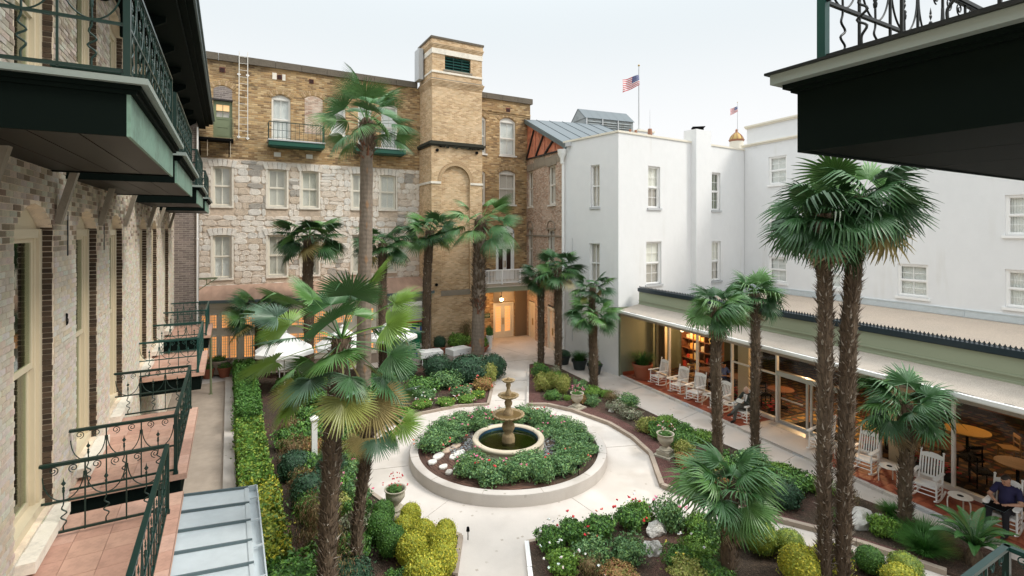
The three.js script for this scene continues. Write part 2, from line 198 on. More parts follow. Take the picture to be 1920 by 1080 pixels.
const arcPts = (cx, cz, r, a0, a1, n) => Array.from({ length: n + 1 }, (_, i) => { const a = a0 + (a1 - a0) * i / n; return [cx + r * Math.cos(a), cz + r * Math.sin(a)]; });
const bedW = [[0.18, -29.2], [1.6, -29.0], [4.2, -27.9], [8.5, -26.7], [11.6, -25.9], [13.1, -25.0], [9.57, -19.2], [8.4, -19.6], [6.77, -19.55], [5.2, -18.9], [4.1, -17.5], [3.55, -16], [3.42, -14.4], [3.85, -12.9], [4.85, -11.2], [4.2, -10.0], [3.4, -7], [3.0, 0], [0.18, 0]];
const bedNE = [[10.98, -18.3], [14.3, -23.75], [15.05, -23.85], [15.45, -22.8], [15.2, -19.5], [14.9, -16.5], [14.78, -14], [14.9, -10.4], [15.0, -8.3], [15.25, -6.4], [15.3, -3], [14.3, -2.6], [13.46, -4.93], [12.6, -7.2], [11.2, -9.58], [10.87, -10.6], [11.44, -11.4], [12.1, -12.3], [12.5, -13.6], [12.62, -15], [12.25, -16.8], [11.7, -17.9]];
const bedSE = [[6.12, -10.25], [7.2, -10.0], [8.6, -9.95], [9.75, -9.45], [11.4, -7.75], [11.95, -6.5], [12.9, -4.3], [12.6, -1], [4.6, -1], [5.3, -8.6]];
function bed(name, pts, label, edge) {
  const o = struct(name, slabOf(pts, -0.02, 0.06), M.mulch); o.userData.label = label;
  seed(name.length * 77 + pts.length);
  for (const [i0, i1, m, w, h] of edge) {
    const geos = [];
    for (let i = i0; i < i1; i++) {
      const a = pts[i % pts.length], b = pts[(i + 1) % pts.length], L = span(a, b), n = Math.max(1, Math.round(L / 0.8)), t = turn(a, b);
      for (let k = 0; k < n; k++) { const f = (k + 0.5) / n, x = a[0] + (b[0] - a[0]) * f, z = a[1] + (b[1] - a[1]) * f; part('edging_stone', bx(L / n - 0.012, h + rr(-0.012, 0.012), w, x, h / 2 - 0.01, z, t + rr(-0.012, 0.012)), m, o); }
    }
  }
  return o;
}
bed('planting_bed', bedW, 'long mulched bed with hedge and boxwood balls left of the fountain circle', [[5, 15, M.kerbDark, 0.11, 0.11]]);
bed('planting_bed', bedNE, 'mulched bed between fountain circle and the red tiled terrace', [[0, 1, M.kerb, 0.1, 0.1], [12, 22, M.kerbDark, 0.14, 0.13]]);
bed('planting_bed', bedSE, 'mulched rose bed with white rocks in the lower right foreground', [[0, 1, M.kerbDark, 0.1, 0.08], [9, 10, M.white, 0.1, 0.1]]);
for (const pts of [[[11.06, -18.35], [14.3, -23.6], [15.0, -23.7], [15.3, -22.8], [14.6, -22.3], [14.0, -22.2], [12.0, -18.9], [13.0, -16.6], [13.25, -15], [13.05, -13.3], [12.6, -12], [11.95, -11], [11.4, -10.2], [11.55, -9.55], [12.4, -8.1], [13.1, -6.6], [13.7, -5.2], [13.52, -5.1], [12.68, -7.2], [11.3, -9.55], [10.98, -10.6], [11.53, -11.36], [12.2, -12.25], [12.6, -13.6], [12.72, -15], [12.35, -16.78], [11.75, -17.95]], [[9.5, -19.3], [12.9, -24.9], [12.4, -25.1], [9.0, -19.75]]]) struct('red_mulch', sheet(pts, 0.066), M.redMulch);

// ---------------------------------------------------------------- round bed and fountain
const FC = [8.05, -14.65];
{
  const t = struct('round_bed_soil', lathe([[2.98, 0.05], [2.98, 0.24], [2.2, 0.27], [1.5, 0.30], [1.0, 0.30]], 64).translate(FC[0], 0, FC[1]), M.mulch);
  const k = thing('round_kerb', 'low white concrete kerb ring around the fountain bed', 'kerb', FC[0], 0, FC[1]);
  const prof = [[3.0, 0], [2.93, 0.1], [2.93, 0.31], [2.955, 0.335], [3.18, 0.335], [3.215, 0.31], [3.225, 0.0]];
  const g = lathe(prof, 96), p = g.attributes.position; for (let i = 0; i < p.count; i++) { const a = Math.atan2(p.getZ(i), p.getX(i)), q = 1 + 0.004 * Math.sin(a * 5 + 1); p.setX(i, p.getX(i) * q); p.setZ(i, p.getZ(i) * q); } g.computeVertexNormals();
  for (let i = 0, uv = g.attributes.uv; i < uv.count; i++) uv.setXY(i, uv.getX(i) * 20, uv.getY(i) * 1.2);
  part('kerb_ring', g, M.kerb, k);
  const joints = []; for (let i = 0; i < 12; i++) { const a = i / 12 * 6.283 + 0.2; joints.push(bar([Math.cos(a) * 2.94, 0.337, Math.sin(a) * 2.94], [Math.cos(a) * 3.2, 0.337, Math.sin(a) * 3.2], 0.012, 0.004)); } part('joint', joints, M.kerbDark, k);
}
{
  seed(42); const peb = [];
  for (let i = 0; i < 900; i++) { const a = rnd() * 6.283, r = 1.18 + 0.75 * Math.pow(rnd(), 1.3), s = rr(0.025, 0.06), g = new THREE.IcosahedronGeometry(s, 0).scale(1, 0.6, rr(0.7, 1.2)).rotateY(rnd() * 6); const q = pick([[0.20, 0.22, 0.24], [0.12, 0.135, 0.15], [0.30, 0.30, 0.29], [0.18, 0.155, 0.13]]); peb.push(colored(g.translate(FC[0] + Math.cos(a) * r, 0.3 + s * 0.25, FC[1] + Math.sin(a) * r), q)); }
  const o = part('pebbles', peb, new THREE.MeshStandardMaterial({ vertexColors: true, roughness: 0.7 }), scene); tag(o, 'ring of grey river pebbles around the fountain basin', 'pebbles'); stuff(o);
}
function scallop(g, n, amp, r0) { const p = g.attributes.position; for (let i = 0; i < p.count; i++) { const x = p.getX(i), z = p.getZ(i), r = Math.hypot(x, z), a = Math.atan2(z, x), f = 1 + amp * sstep(r0 * 0.5, r0, r) * (Math.abs(Math.cos(a * n / 2)) - 0.5); p.setX(i, x * f); p.setZ(i, z * f); } g.computeVertexNormals(); return g; }
{
  const f = thing('fountain', 'three tiered scalloped stone fountain standing in a round basin', 'fountain', FC[0], 0.1, FC[1]);
  const urnT = tmat(noiseT(512, 1, 5, 301, [0.32, 0.235, 0.13], [0.11, 0.065, 0.03], 0.55, 0.1), 0.75, 0.004);
  const rimT = tmat(noiseT(512, 1.5, 5, 305, [0.60, 0.52, 0.40], [0.42, 0.33, 0.22], 0.3, 0.08), 0.8, 0.003);
  part('basin', lathe([[0.98, 0.1], [0.98, 0.42], [1.0, 0.47], [1.06, 0.5], [1.16, 0.49], [1.19, 0.44], [1.18, 0.39], [1.13, 0.36], [1.12, 0.28], [1.17, 0.24], [1.17, 0.17], [1.22, 0.13], [1.22, 0]], 72), rimT, f);
  part('basin_lining', new THREE.CylinderGeometry(0.975, 0.975, 0.36, 64, 1, true).translate(0, 0.26, 0), mat([0.04, 0.12, 0.20], 0.35), f);
  part('basin_floor', new THREE.CircleGeometry(0.975, 64).rotateX(-Math.PI / 2).translate(0, 0.12, 0), mat([0.26, 0.25, 0.12], 0.8), f);
  part('water', new THREE.CylinderGeometry(0.972, 0.972, 0.22, 64).translate(0, 0.235, 0), M.water, f);
  const w = (r, y) => new THREE.CircleGeometry(r, 40).rotateX(-Math.PI / 2).translate(0, y, 0), wat = mat([0.17, 0.115, 0.05], 0.12);
  part('pedestal', lathe([[0.215, 0.1], [0.215, 0.46], [0.19, 0.5], [0.2, 0.54], [0.16, 0.58], [0.12, 0.62], [0.17, 0.7], [0.215, 0.8], [0.2, 0.9], [0.12, 0.98], [0.10, 1.02], [0.13, 1.05]], 40), urnT, f);
  const b1 = part('bowl', scallop(lathe([[0.1, 1.03], [0.2, 1.06], [0.36, 1.12], [0.47, 1.18], [0.52, 1.22], [0.52, 1.255], [0.47, 1.25], [0.4, 1.2], [0.2, 1.15], [0.08, 1.14]], 120), 20, 0.09, 0.5), urnT, f); part('bowl_water', w(0.43, 1.225), wat, b1);
  part('stem', lathe([[0.1, 1.12], [0.16, 1.2], [0.16, 1.33], [0.1, 1.4], [0.085, 1.48], [0.12, 1.55], [0.135, 1.62], [0.1, 1.7], [0.085, 1.74]], 32), urnT, f);
  const b2 = part('bowl', scallop(lathe([[0.08, 1.72], [0.2, 1.76], [0.3, 1.81], [0.34, 1.85], [0.34, 1.875], [0.3, 1.87], [0.2, 1.83], [0.07, 1.82]], 96), 16, 0.09, 0.33), urnT, f); part('bowl_water', w(0.27, 1.852), wat, b2);
  part('stem', lathe([[0.07, 1.8], [0.095, 1.86], [0.095, 1.98], [0.06, 2.03], [0.055, 2.1], [0.085, 2.17], [0.075, 2.24], [0.05, 2.27]], 28), urnT, f);
  const b3 = part('bowl', scallop(lathe([[0.05, 2.25], [0.12, 2.28], [0.19, 2.32], [0.215, 2.355], [0.215, 2.375], [0.18, 2.37], [0.12, 2.345], [0.04, 2.34]], 80), 14, 0.1, 0.21), urnT, f); part('bowl_water', w(0.16, 2.358), wat, b3);
  part('finial', lathe([[0.04, 2.33], [0.05, 2.38], [0.03, 2.41], [0.045, 2.43], [0.001, 2.46]], 16), urnT, f);
}
{ // flagstones laid in the round bed
  seed(77);
  for (const [x, z, a, b, r, m, l] of [[5.45, -14.75, 0.15, 0.12, 0.3, 0, 'small white flagstone nearest the kerb at the left of the round bed'], [5.75, -15.05, 0.25, 0.14, 0.6, 0, 'squarish white flagstone second from the kerb in the round bed'], [6.15, -15.3, 0.24, 0.12, 0.5, 1, 'tan flagstone at the back of the stepping stones, left one'], [6.5, -15.45, 0.24, 0.12, 0.4, 1, 'tan flagstone at the back of the stepping stones, right one'], [6.3, -14.85, 0.38, 0.17, 0.6, 0, 'largest pale slab in the middle of the stepping stones'], [5.62, -14.3, 0.15, 0.1, 0.4, 0, 'round white flagstone in front of the largest slab'], [5.65, -13.9, 0.13, 0.1, 1.0, 2, 'smallest cream flagstone at the front of the stepping stones'], [5.98, -14.0, 0.22, 0.13, 0.9, 0, 'white flagstone at the front right of the stepping stones'], [6.25, -14.38, 0.14, 0.12, 0.7, 2, 'little cream flagstone between the largest slab and the roses'], [6.6, -14.6, 0.24, 0.13, 0.5, 2, 'cream flagstone half under the roses right of the largest slab']]) {
    const pts = Array.from({ length: 9 }, (_, i) => { const t = i / 9 * 6.283; return [Math.cos(t) * a * rr(0.85, 1.1), Math.sin(t) * b * rr(0.85, 1.1)]; });
    tag(part('flagstone', poly(pts, 0.04, 0.015).rotateX(-Math.PI / 2).rotateY(r).translate(x, 0.27, z), M.flag[m], scene), l, 'flagstone', 'flagstones in the round bed');
  }
}
// ---------------------------------------------------------------- iron railing panels (shared shapes)
// a panel runs along x from 0 to PW; heights: bottom rail 0.08, middle rail 0.50, top rail 1.02
const PW = 0.49;
const R = (() => {
  const spiral = (s) => { const p = []; for (let i = 0; i <= 22; i++) { const t = i / 22, a = -Math.PI * 0.5 + t * 9.2, r = 0.06 * (1 - 0.78 * t); p.push([s * (Math.cos(a) * r), Math.sin(a) * r, 0]); } return tube(p, 0.0065, 40, 5); };
  const arcG = (() => { const p = []; for (let i = 0; i <= 16; i++) { const a = Math.PI + Math.PI * i / 16; p.push([PW / 2 + Math.cos(a) * PW * 0.47, 0.86 + Math.sin(a) * 0.355, 0]); } return tube(p, 0.008, 28, 5); })();
  const wavy = tube([[0, 0.08, 0], [0, 0.15, 0], [0.035, 0.21, 0], [-0.03, 0.27, 0], [0.038, 0.33, 0], [-0.02, 0.39, 0], [0, 0.45, 0], [0, 0.62, 0]], 0.0095, 36, 6);
  const spear = merge([lathe([[0.001, 0.6], [0.014, 0.61], [0.018, 0.64], [0.012, 0.655], [0.018, 0.67], [0.01, 0.69]], 8), new THREE.OctahedronGeometry(0.034, 0).scale(0.9, 1.25, 0.35).translate(0, 0.735, 0), new THREE.ConeGeometry(0.011, 0.06, 6).translate(0, 0.79, 0)]);
  return { bar: bb(-0.009, 0.009, 0.05, 1.0, -0.009, 0.009), arc: arcG, sl: spiral(1).translate(PW * 0.27, 0.93, 0), sr: spiral(-1).translate(PW * 0.73, 0.93, 0), wavy: wavy.translate(PW / 2, 0, 0), spear: spear.translate(PW / 2, 0, 0) };
})();
function railing(parent, x, y, z, ry, L, m, fine = true, h = 1) {     // one straight run, its pieces are its children
  const g = sub('railing', parent, x, y, z, ry), n = Math.max(1, Math.round(L / PW)), k = L / n / PW; g.scale.y = h;
  part('top_rail', [bb(-0.02, L + 0.02, 1.0, 1.035, -0.028, 0.028), bb(0, L, 0.985, 1.0, -0.015, 0.015)], m, g);
  part('middle_rail', bb(0, L, 0.485, 0.51, -0.014, 0.014), m, g);
  part('bottom_rail', bb(0, L, 0.06, 0.09, -0.014, 0.014), m, g);
  const all = [];
  for (let i = 0; i < n; i++) {
    const add = (name, geo) => { if (fine) { const o = part(name, geo, m, g); o.position.x = i * PW * k; o.scale.x = k; } else all.push(geo.clone().scale(k, 1, 1).translate(i * PW * k, 0, 0)); };
    if (i) add('upright', R.bar); add('arch_bar', R.arc); add('scroll', R.sl); add('scroll', R.sr); add('wavy_baluster', R.wavy); add('spear_finial', R.spear);
  }
  if (!fine) part('balusters', all, m, g);
  return g;
}
// balcony in wall frame coordinates: x along, z out; floor top at y = 0
function balcony(name, label, px, py, pz, ry, L, D, o, group) {
  const b = thing(name, label, 'balcony', px, py, pz, ry, group);
  if (o.tile) {
    const E = o.ext ?? 0, nx = Math.round((L + E) / 0.43), nz = 4; seed(L * 100 | 0);
    part('floor_slab', bb(0, L + E, -0.06, -0.012, 0, D + 0.13), M.grout, b);
    const w = (L + E) / nx, d = (D + 0.13) / nz; const gg = bb(0.003, w - 0.003, -0.012, 0, 0.003, d - 0.003);
    for (let i = 0; i < nx; i++) for (let j = 0; j < nz; j++) { const t = part('floor_tile', gg, pick(M.pinkTile), b); t.position.set(i * w, rr(-0.001, 0.001), j * d); }
    part('lip', [bb(0, L + E, -0.1, -0.06, 0, D + 0.135), bb(-0.012, 0, -0.1, 0.0, 0, D + 0.135), bb(L + E, L + E + 0.012, -0.1, 0.0, 0, D + 0.135)], M.pinkTile[0], b);
    part('fascia', bb(0.06, L + E - 0.06, -0.52, -0.1, 0, D + 0.04), M.shadedGreen, b);
  } else {
    part('floor_slab', bb(-0.1, L + 0.1, -0.055, 0, 0, D + 0.14), M.lipGrey, b);
    part('cove_moulding', [bb(-0.04, L + 0.04, -0.10, -0.055, 0, D + 0.08), bb(-0.02, L + 0.02, -0.14, -0.1, 0, D + 0.045)], o.endM ?? M.shadedGreen, b);
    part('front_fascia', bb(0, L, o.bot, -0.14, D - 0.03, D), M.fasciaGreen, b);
    for (const s of [0, 1]) part('end_fascia', bb(s ? L - 0.03 : 0, s ? L : 0.03, o.bot, -0.14, 0, D - 0.03), M.shadedGreen, b);
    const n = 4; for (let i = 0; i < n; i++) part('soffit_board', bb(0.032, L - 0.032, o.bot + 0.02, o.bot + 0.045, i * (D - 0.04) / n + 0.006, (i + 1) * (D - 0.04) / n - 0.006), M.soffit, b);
  }
  const m = o.m ?? M.iron;
  for (const x of [0.03, L - 0.03]) part('corner_post', [bx(0.055, 1.03, 0.055, x, 0.515, D - 0.03), bx(0.075, 0.04, 0.075, x, 0.02, D - 0.03)], m, b);
  if (o.near !== false) railing(b, 0.03, 0, 0.02, -Math.PI / 2, D - 0.07, m, o.fine);
  railing(b, 0.06, 0, D - 0.03, 0, L - 0.12, m, o.fine);
  railing(b, L - 0.03, 0, 0.02, -Math.PI / 2, D - 0.07, m, o.fine);
  return b;
}
// ---------------------------------------------------------------- windows
const archPts = (x0, x1, y0, y1, rise, n = 8) => { const p = [[x0, y0], [x1, y0], [x1, y1]]; if (rise > 0) { const w = (x1 - x0) / 2, r = (w * w + rise * rise) / (2 * rise), cx = (x0 + x1) / 2, cyy = y1 + rise - r; const a = Math.asin(Math.min(1, w / r)); const big = rise > w ? Math.PI - a : a; for (let i = 1; i < n; i++) { const t = big - 2 * big * i / n; p.push([cx + Math.sin(t) * r, cyy + Math.cos(t) * r]); } } p.push([x0, y1]); return p; };
function wallGeo(outline, holes, depth) { const s = new THREE.Shape(outline.map((p) => new THREE.Vector2(...p))); for (const h of holes) s.holes.push(new THREE.Path(h.map((p) => new THREE.Vector2(...p)))); return new THREE.ExtrudeGeometry(s, { depth, bevelEnabled: false, curveSegments: 4 }).translate(0, 0, -depth); }
// a double-hung window whose opening is x0..x1, y0..y1 in its parent's wall frame
function windowIn(parent, x0, x1, y0, y1, o = {}) {
  const z = o.z ?? -0.14, w = x1 - x0, h = y1 - y0, g = sub('window', parent, (x0 + x1) / 2, y0, z), fm = o.frame ?? M.ivory, t = o.t ?? 0.07;
  const fr = [bb(-w / 2, -w / 2 + t, 0, h, -0.06, 0.05), bb(w / 2 - t, w / 2, 0, h, -0.06, 0.05), bb(-w / 2 + t, w / 2 - t, h - t, h, -0.06, 0.05), bb(-w / 2 + t, w / 2 - t, 0, t, -0.06, 0.05)];
  if (o.rise) fr.push(poly(archPts(-w / 2, w / 2, h, h + 0.001, o.rise).slice(1), 0.08).translate(0, 0, -0.04));
  part('frame', fr, fm, g);
  const W = w - 2 * t, mid = o.meet ?? h * 0.5, s = 0.035;
  const sash = [bb(-W / 2, W / 2, mid - 0.025, mid + 0.025, -0.04, 0.03)];
  for (const [a, b, q] of [[t, mid - 0.025, 0.0], [mid + 0.025, h - t, 0.018]]) { sash.push(bb(-W / 2, -W / 2 + s, a, b, -0.03 + q, 0.008 + q), bb(W / 2 - s, W / 2, a, b, -0.03 + q, 0.008 + q), bb(-W / 2 + s, W / 2 - s, a, a + s, -0.03 + q, 0.008 + q), bb(-W / 2 + s, W / 2 - s, b - s, b, -0.03 + q, 0.008 + q)); const C = o.cols ?? 2, Rw = o.rows ?? 1; for (let i = 1; i < C; i++) { const x = -W / 2 + s + (W - 2 * s) * i / C; sash.push(bb(x - 0.011, x + 0.011, a + s, b - s, -0.022 + q, 0.004 + q)); } for (let j = 1; j < Rw; j++) { const y = a + s + (b - a - 2 * s) * j / Rw; sash.push(bb(-W / 2 + s, W / 2 - s, y - 0.01, y + 0.01, -0.021 + q, 0.003 + q)); } }
  part('sash', sash, o.sash ?? fm, g);
  for (const [a, b, q] of [[t + s, mid - 0.025 - s, -0.012], [mid + 0.025 + s, h - t - s, 0.006]]) part('pane', bb(-W / 2 + s, W / 2 - s, a, b, q - 0.002, q + 0.002), o.glass ?? M.glass, g);
  if (o.sill !== 0) part('sill', bb(-w / 2 - 0.08, w / 2 + 0.08, -0.11, 0, -0.02, -z + 0.07), o.sillM ?? fm, g);
  if (o.cover === 'shutter') {
    part('shutter_frame', [bb(-0.03, 0.03, t, h - t, -0.1, -0.075), bb(-W / 2, -W / 2 + 0.06, t, h - t, -0.1, -0.075), bb(W / 2 - 0.06, W / 2, t, h - t, -0.1, -0.075)], M.slat, g);
    const sl = []; const sh = o.shade ?? 0, y1 = sh === 3 ? h * 0.5 : t; for (let y = y1 + 0.03; y < h - t - 0.02; y += 0.062) sl.push(bx(W - 0.02, 0.05, 0.008, 0, y, -0.09, 0, sh === 2 ? 0.25 : sh === 1 && y < mid ? 0.35 : 0.75)); stuff(part('shutter_slats', sl, M.slat, g)); part('curtain', bb(-W / 2, W / 2, t, h - t, -0.16, -0.15), sh === 2 ? M.dark : sh === 1 ? M.curtainPink : M.curtainWhite, g);
  } else if (o.cover !== 'none') {
    const n = 14, c = [], cm = o.curtain ?? M.curtainWhite, gap = o.gap ?? 0; const geo = new THREE.PlaneGeometry(W * (1 - gap), h - 2 * t, n * 4, 1), p = geo.attributes.position; for (let i = 0; i < p.count; i++) p.setZ(i, 0.018 * Math.sin(p.getX(i) / W * n * 6.283)); geo.computeVertexNormals(); geo.translate(-W * gap / 2, h / 2, -0.11);
    part('curtain', geo, cm, g);
    if (gap) part('room_behind', bb(-W / 2, W / 2, t, h - t, -0.5, -0.45), o.room ?? M.darkWarm, g);
    if (o.blind) part('roller_blind', bb(-W / 2 + 0.01, W / 2 - 0.01, h * (1 - o.blind), h - t, -0.075, -0.07), M.slat, g);
  }
  return g;
}
// ---------------------------------------------------------------- left wing
const LW = thing('balconied_wing', 'whitewashed brick hotel wing with tall arched windows along the left edge', 'building', -2.25, 0, 0, Math.PI / 2);
const openX = [[5.45, 7.0], [8.2, 9.72], [11.0, 12.55], [13.72, 15.25], [17.85, 19.35], [20.45, 21.9], [24.3, 25.85]];
{
  const rise = 0.34, holes = [], low = openX.map(([a, b]) => [a, b, 3.4, 7.42]), up = openX.map(([a, b]) => [a, b, 8.72, 12.0]);
  for (const [a, b, c, d] of [...low, ...up]) holes.push(archPts(a, b, c, d, rise));
  for (const [a, b] of openX.slice(1)) holes.push(archPts(a + 0.15, b - 0.15, 0.9, 2.4, 0));
  part('wall', wallGeo([[-3, 0], [28.3, 0], [28.3, 12.6], [-3, 12.6]], holes, 0.34), M.whiteMortar, LW);
  for (const [a, b] of openX.slice(1)) windowIn(LW, a + 0.15, b - 0.15, 0.9, 2.4, { z: -0.2, frame: M.cream, curtain: M.dark });
  for (const [a, b, c, d] of [...low, ...up]) {
    const g = sub('window', LW, (a + b) / 2, c, -0.18), w = b - a, h = d - c, t = 0.13;
    part('frame', [bb(-w / 2, -w / 2 + t, 0, h, -0.08, 0.07), bb(w / 2 - t, w / 2, 0, h, -0.08, 0.07), bb(-w / 2 + t, -w / 2 + t + 0.06, 0, h - t, -0.08, 0.03), bb(w / 2 - t - 0.06, w / 2 - t, 0, h - t, -0.08, 0.03), bb(-w / 2 + t, w / 2 - t, h - t, h, -0.08, 0.06), bb(-w / 2, w / 2, -0.02, 0.12, -0.08, 0.10)], M.cream, g);
    part('arched_head', poly(archPts(-w / 2 + 0.01, w / 2 - 0.01, h, h + 0.002, rise - 0.012).slice(1), 0.06).translate(0, 0, -0.05), M.cream, g);
    const W = w / 2 - t - 0.06, mid = h * 0.52, s = 0.06;
    for (const [y0, y1, q] of [[0.12, mid, -0.05], [mid - 0.03, h - t, -0.01]]) {
      const sa = part('sash', [bb(-W, -W + s, y0, y1, q - 0.02, q + 0.02), bb(W - s, W, y0, y1, q - 0.02, q + 0.02), bb(-W + s, W - s, y0, y0 + s + 0.02, q - 0.02, q + 0.02), bb(-W + s, W - s, y1 - s, y1, q - 0.02, q + 0.02)], M.cream, g);
      part('pane', bb(-W + s, W - s, y0 + s, y1 - s, q - 0.003, q + 0.003), M.glassGreen, g);
    }
    const cg = new THREE.PlaneGeometry(2 * W, h - 0.2, 60, 1), p = cg.attributes.position; for (let i = 0; i < p.count; i++) p.setZ(i, 0.03 * Math.sin(p.getX(i) * 42)); cg.computeVertexNormals(); part('curtain', cg.translate(0, h / 2, -0.2), mat([0.78, 0.74, 0.54], 0.9), g);
    part('sill', bb(-w / 2 - 0.02, w / 2 + 0.02, -0.16, -0.02, -0.1, 0.38), M.lime, g);
  }
  // bricks: every one a box set a little proud of the mortar; the nearest stretch as single pieces, the rest copied
  seed(5);
  const inst = [], dark = [], near = [];
  const inHole = (x, y) => [...low, ...up].some(([a, b, c, d]) => { if (x < a - 0.02 || x > b + 0.02 || y < c) return false; const w = (b - a) / 2, u = (x - (a + b) / 2) / w; return y < d + rise * Math.max(0, 1 - u * u) + 0.03; });
  for (let r = 0; r < 160; r++) {
    const y = 0.06 + r * 0.0785; if (y > 12.5) break;
    for (let x = 4.2 + (r & 1) * 0.116; x < 28.2; x += 0.232) {
      const hw = 0.11, pl = inHole(x - hw, y), pr = inHole(x + hw, y), pm = inHole(x, y); if (pl && pr && pm) continue; if (pl || pr || pm) { // cut bricks at the openings
        let x0 = x - hw, x1 = x + hw; for (let k = 0; k < 22 && inHole(x0, y); k++) x0 += 0.01; for (let k = 0; k < 22 && inHole(x1, y); k++) x1 -= 0.01; if (x1 - x0 < 0.04) continue; inst.push([(x0 + x1) / 2, y, x1 - x0, r]); continue; }
      if (y < 2.6 && x < 6) continue;
      if (y > 3.6 && y < 8.0 && x > 9.85 && x < 10.85) near.push([x, y, 0.218, r]); else inst.push([x, y, 0.218, r]);
    }
  }
  const shade = (x, y) => { const up = y > 8.6, k = up ? 0.9 : 1, n = fbm(x / 30, y / 30, 40, 61, 3); const old = sstep(6.9, 7.2, y + 0.5 * (n - 0.5)) * (up ? 0.7 : 1); const a = pick([[0.92, 0.83, 0.70], [0.90, 0.79, 0.65], [0.93, 0.87, 0.76], [0.87, 0.75, 0.60]]), b = pick([[0.56, 0.47, 0.36], [0.70, 0.60, 0.48], [0.38, 0.28, 0.20], [0.80, 0.71, 0.59]]); const f = old * (rnd() < 0.7 ? 1 : 0.3); return a.map((q, i) => (q + (b[i] - q) * f) * k * rr(0.94, 1.05)); };
  const bg = new THREE.BoxGeometry(1, 1, 1), bm = tmat(stoneT, 0.93, 0.015);
  const near2 = near.slice(0, 240); for (const q of near.slice(240)) inst.push(q);
  const nm = new Map();
  for (const [x, y, w] of near2) { const c = shade(x, y), key = c.map((v) => Math.round(v * 12)).join(); if (!nm.has(key)) nm.set(key, tmat(stoneT, 0.93, 0.015, { color: col(...c) })); const o = part('brick', bg, nm.get(key), LW); o.scale.set(w, 0.066, 0.05); o.position.set(x, y, -0.012 + rr(-0.004, 0.005)); o.rotation.z = rr(-0.012, 0.012); }
  const im = new THREE.InstancedMesh(bg, bm, inst.length), d = new THREE.Object3D();
  inst.forEach(([x, y, w], i) => { d.position.set(x, y, -0.012 + rr(-0.005, 0.006)); d.scale.set(w, 0.066, 0.05); d.rotation.set(0, 0, rr(-0.012, 0.012)); d.updateMatrix(); im.setMatrixAt(i, d.matrix); const c = shade(x, y); im.setColorAt(i, col(...c)); });
  im.name = 'bricks'; LW.add(stuff(im)); im.castShadow = im.receiveShadow = true;
  // unpainted brown brick in the window reveals, one header per course
  const rv = []; for (const [a, b, c, d2] of [...low, ...up]) for (let y = c + 0.04; y < d2 + 0.05; y += 0.0785) rv.push([b, y]);
  const im2 = new THREE.InstancedMesh(bg, bm, rv.length);
  rv.forEach(([x, y], i) => { d.position.set(x - 0.004 + rr(-0.004, 0.004), y, -0.065); d.scale.set(0.03 + rr(-0.012, 0.012), 0.066 + rr(-0.006, 0.006), 0.12 + rr(-0.015, 0.015)); d.rotation.set(0, 0, 0); d.updateMatrix(); im2.setMatrixAt(i, d.matrix); const k = rr(0.45, 1.25); im2.setColorAt(i, col(0.125 * k, 0.082 * k, 0.052 * k)); });
  im2.name = 'reveal_bricks'; LW.add(stuff(im2)); im2.castShadow = im2.receiveShadow = true;
  // stone struts under the upper balconies, darkened for their shade and black stain
  for (const [a, b] of openX) part('strut', bar([b + 0.12, 7.5, 0.03], [b + 0.1, 8.3, 0.24], 0.12, 0.09), M.limeDark, LW);
  for (const x of [10.42, 13.1]) part('slot_shade_strip', bb(x, x + 0.05, 7.0, 7.7, 0.012, 0.02), M.dark, LW);  // flat dark strips on the wall face, standing in for shade in slots
  // pier of grey brick closing the wing, with its white downpipe
  part('brick_pier', bb(28.3, 30.75, 0, 12.6, -0.34, 0.9), M.greyBrick, LW);
  part('downpipe', [rod([28.24, 0, 0.93], [28.24, 12.3, 0.93], 0.045), ...[1, 4, 7, 10].map((y) => cy(0.06, 0.06, 0.08, 28.24, y, 0.93))], M.white, LW);
  // eaves: black boarded overhang with a moulded gutter and brackets
  part('eaves', [bb(-3, 30.4, 12.6, 12.75, -0.34, 1.2), bb(-3, 30.4, 12.75, 12.85, -0.34, 1.35), bb(-3, 30.4, 12.85, 13.05, -0.34, 1.5)], M.shadedGreen, LW);
  part('gutter', [bb(-3, 30.5, 13.05, 13.12, 1.2, 1.6), bb(-3, 30.5, 12.9, 13.05, 1.5, 1.55)], M.zincDark, LW);
  for (let i = 0; i < 12; i++) part('eaves_bracket', poly([[0, 0], [0.1, 0], [0.9, 0.5], [0.9, 0.62], [0, 0.62]], 0.1).rotateY(-Math.PI / 2).translate(4 + i * 2.2, 11.98, 0), M.shadedGreen, LW);
  // small black iron wall tie shaped like a letter B
  part('wall_tie', [rod([10.32, 5.92, 0.03], [10.30, 6.1, 0.03], 0.008), tube([[10.30, 6.1, 0.03], [10.36, 6.08, 0.03], [10.35, 6.03, 0.03], [10.31, 6.02, 0.03]], 0.008, 12), tube([[10.31, 6.02, 0.03], [10.39, 6.0, 0.03], [10.38, 5.94, 0.03], [10.32, 5.92, 0.03]], 0.008, 12)], M.black, LW);
  for (const [x, y, w2] of [[28.6, 5.05, 0.9]]) part('escape_bracket', [bar([x, y, 0.9], [x, y, 1.75], 0.05, 0.05), bar([x, y - 0.55, 0.92], [x, y, 1.7], 0.04, 0.04), bar([x, y, 1.3], [x, y - 0.3, 1.28], 0.035, 0.035), bar([x + 0.5, y, 0.9], [x + 0.5, y, 1.75], 0.05, 0.05), bar([x, y, 1.72], [x + 0.5, y, 1.72], 0.05, 0.05)], M.sageDoor, LW);
}
const GLo = 'lower balconies along the left wing', GUp = 'upper balconies along the left wing';
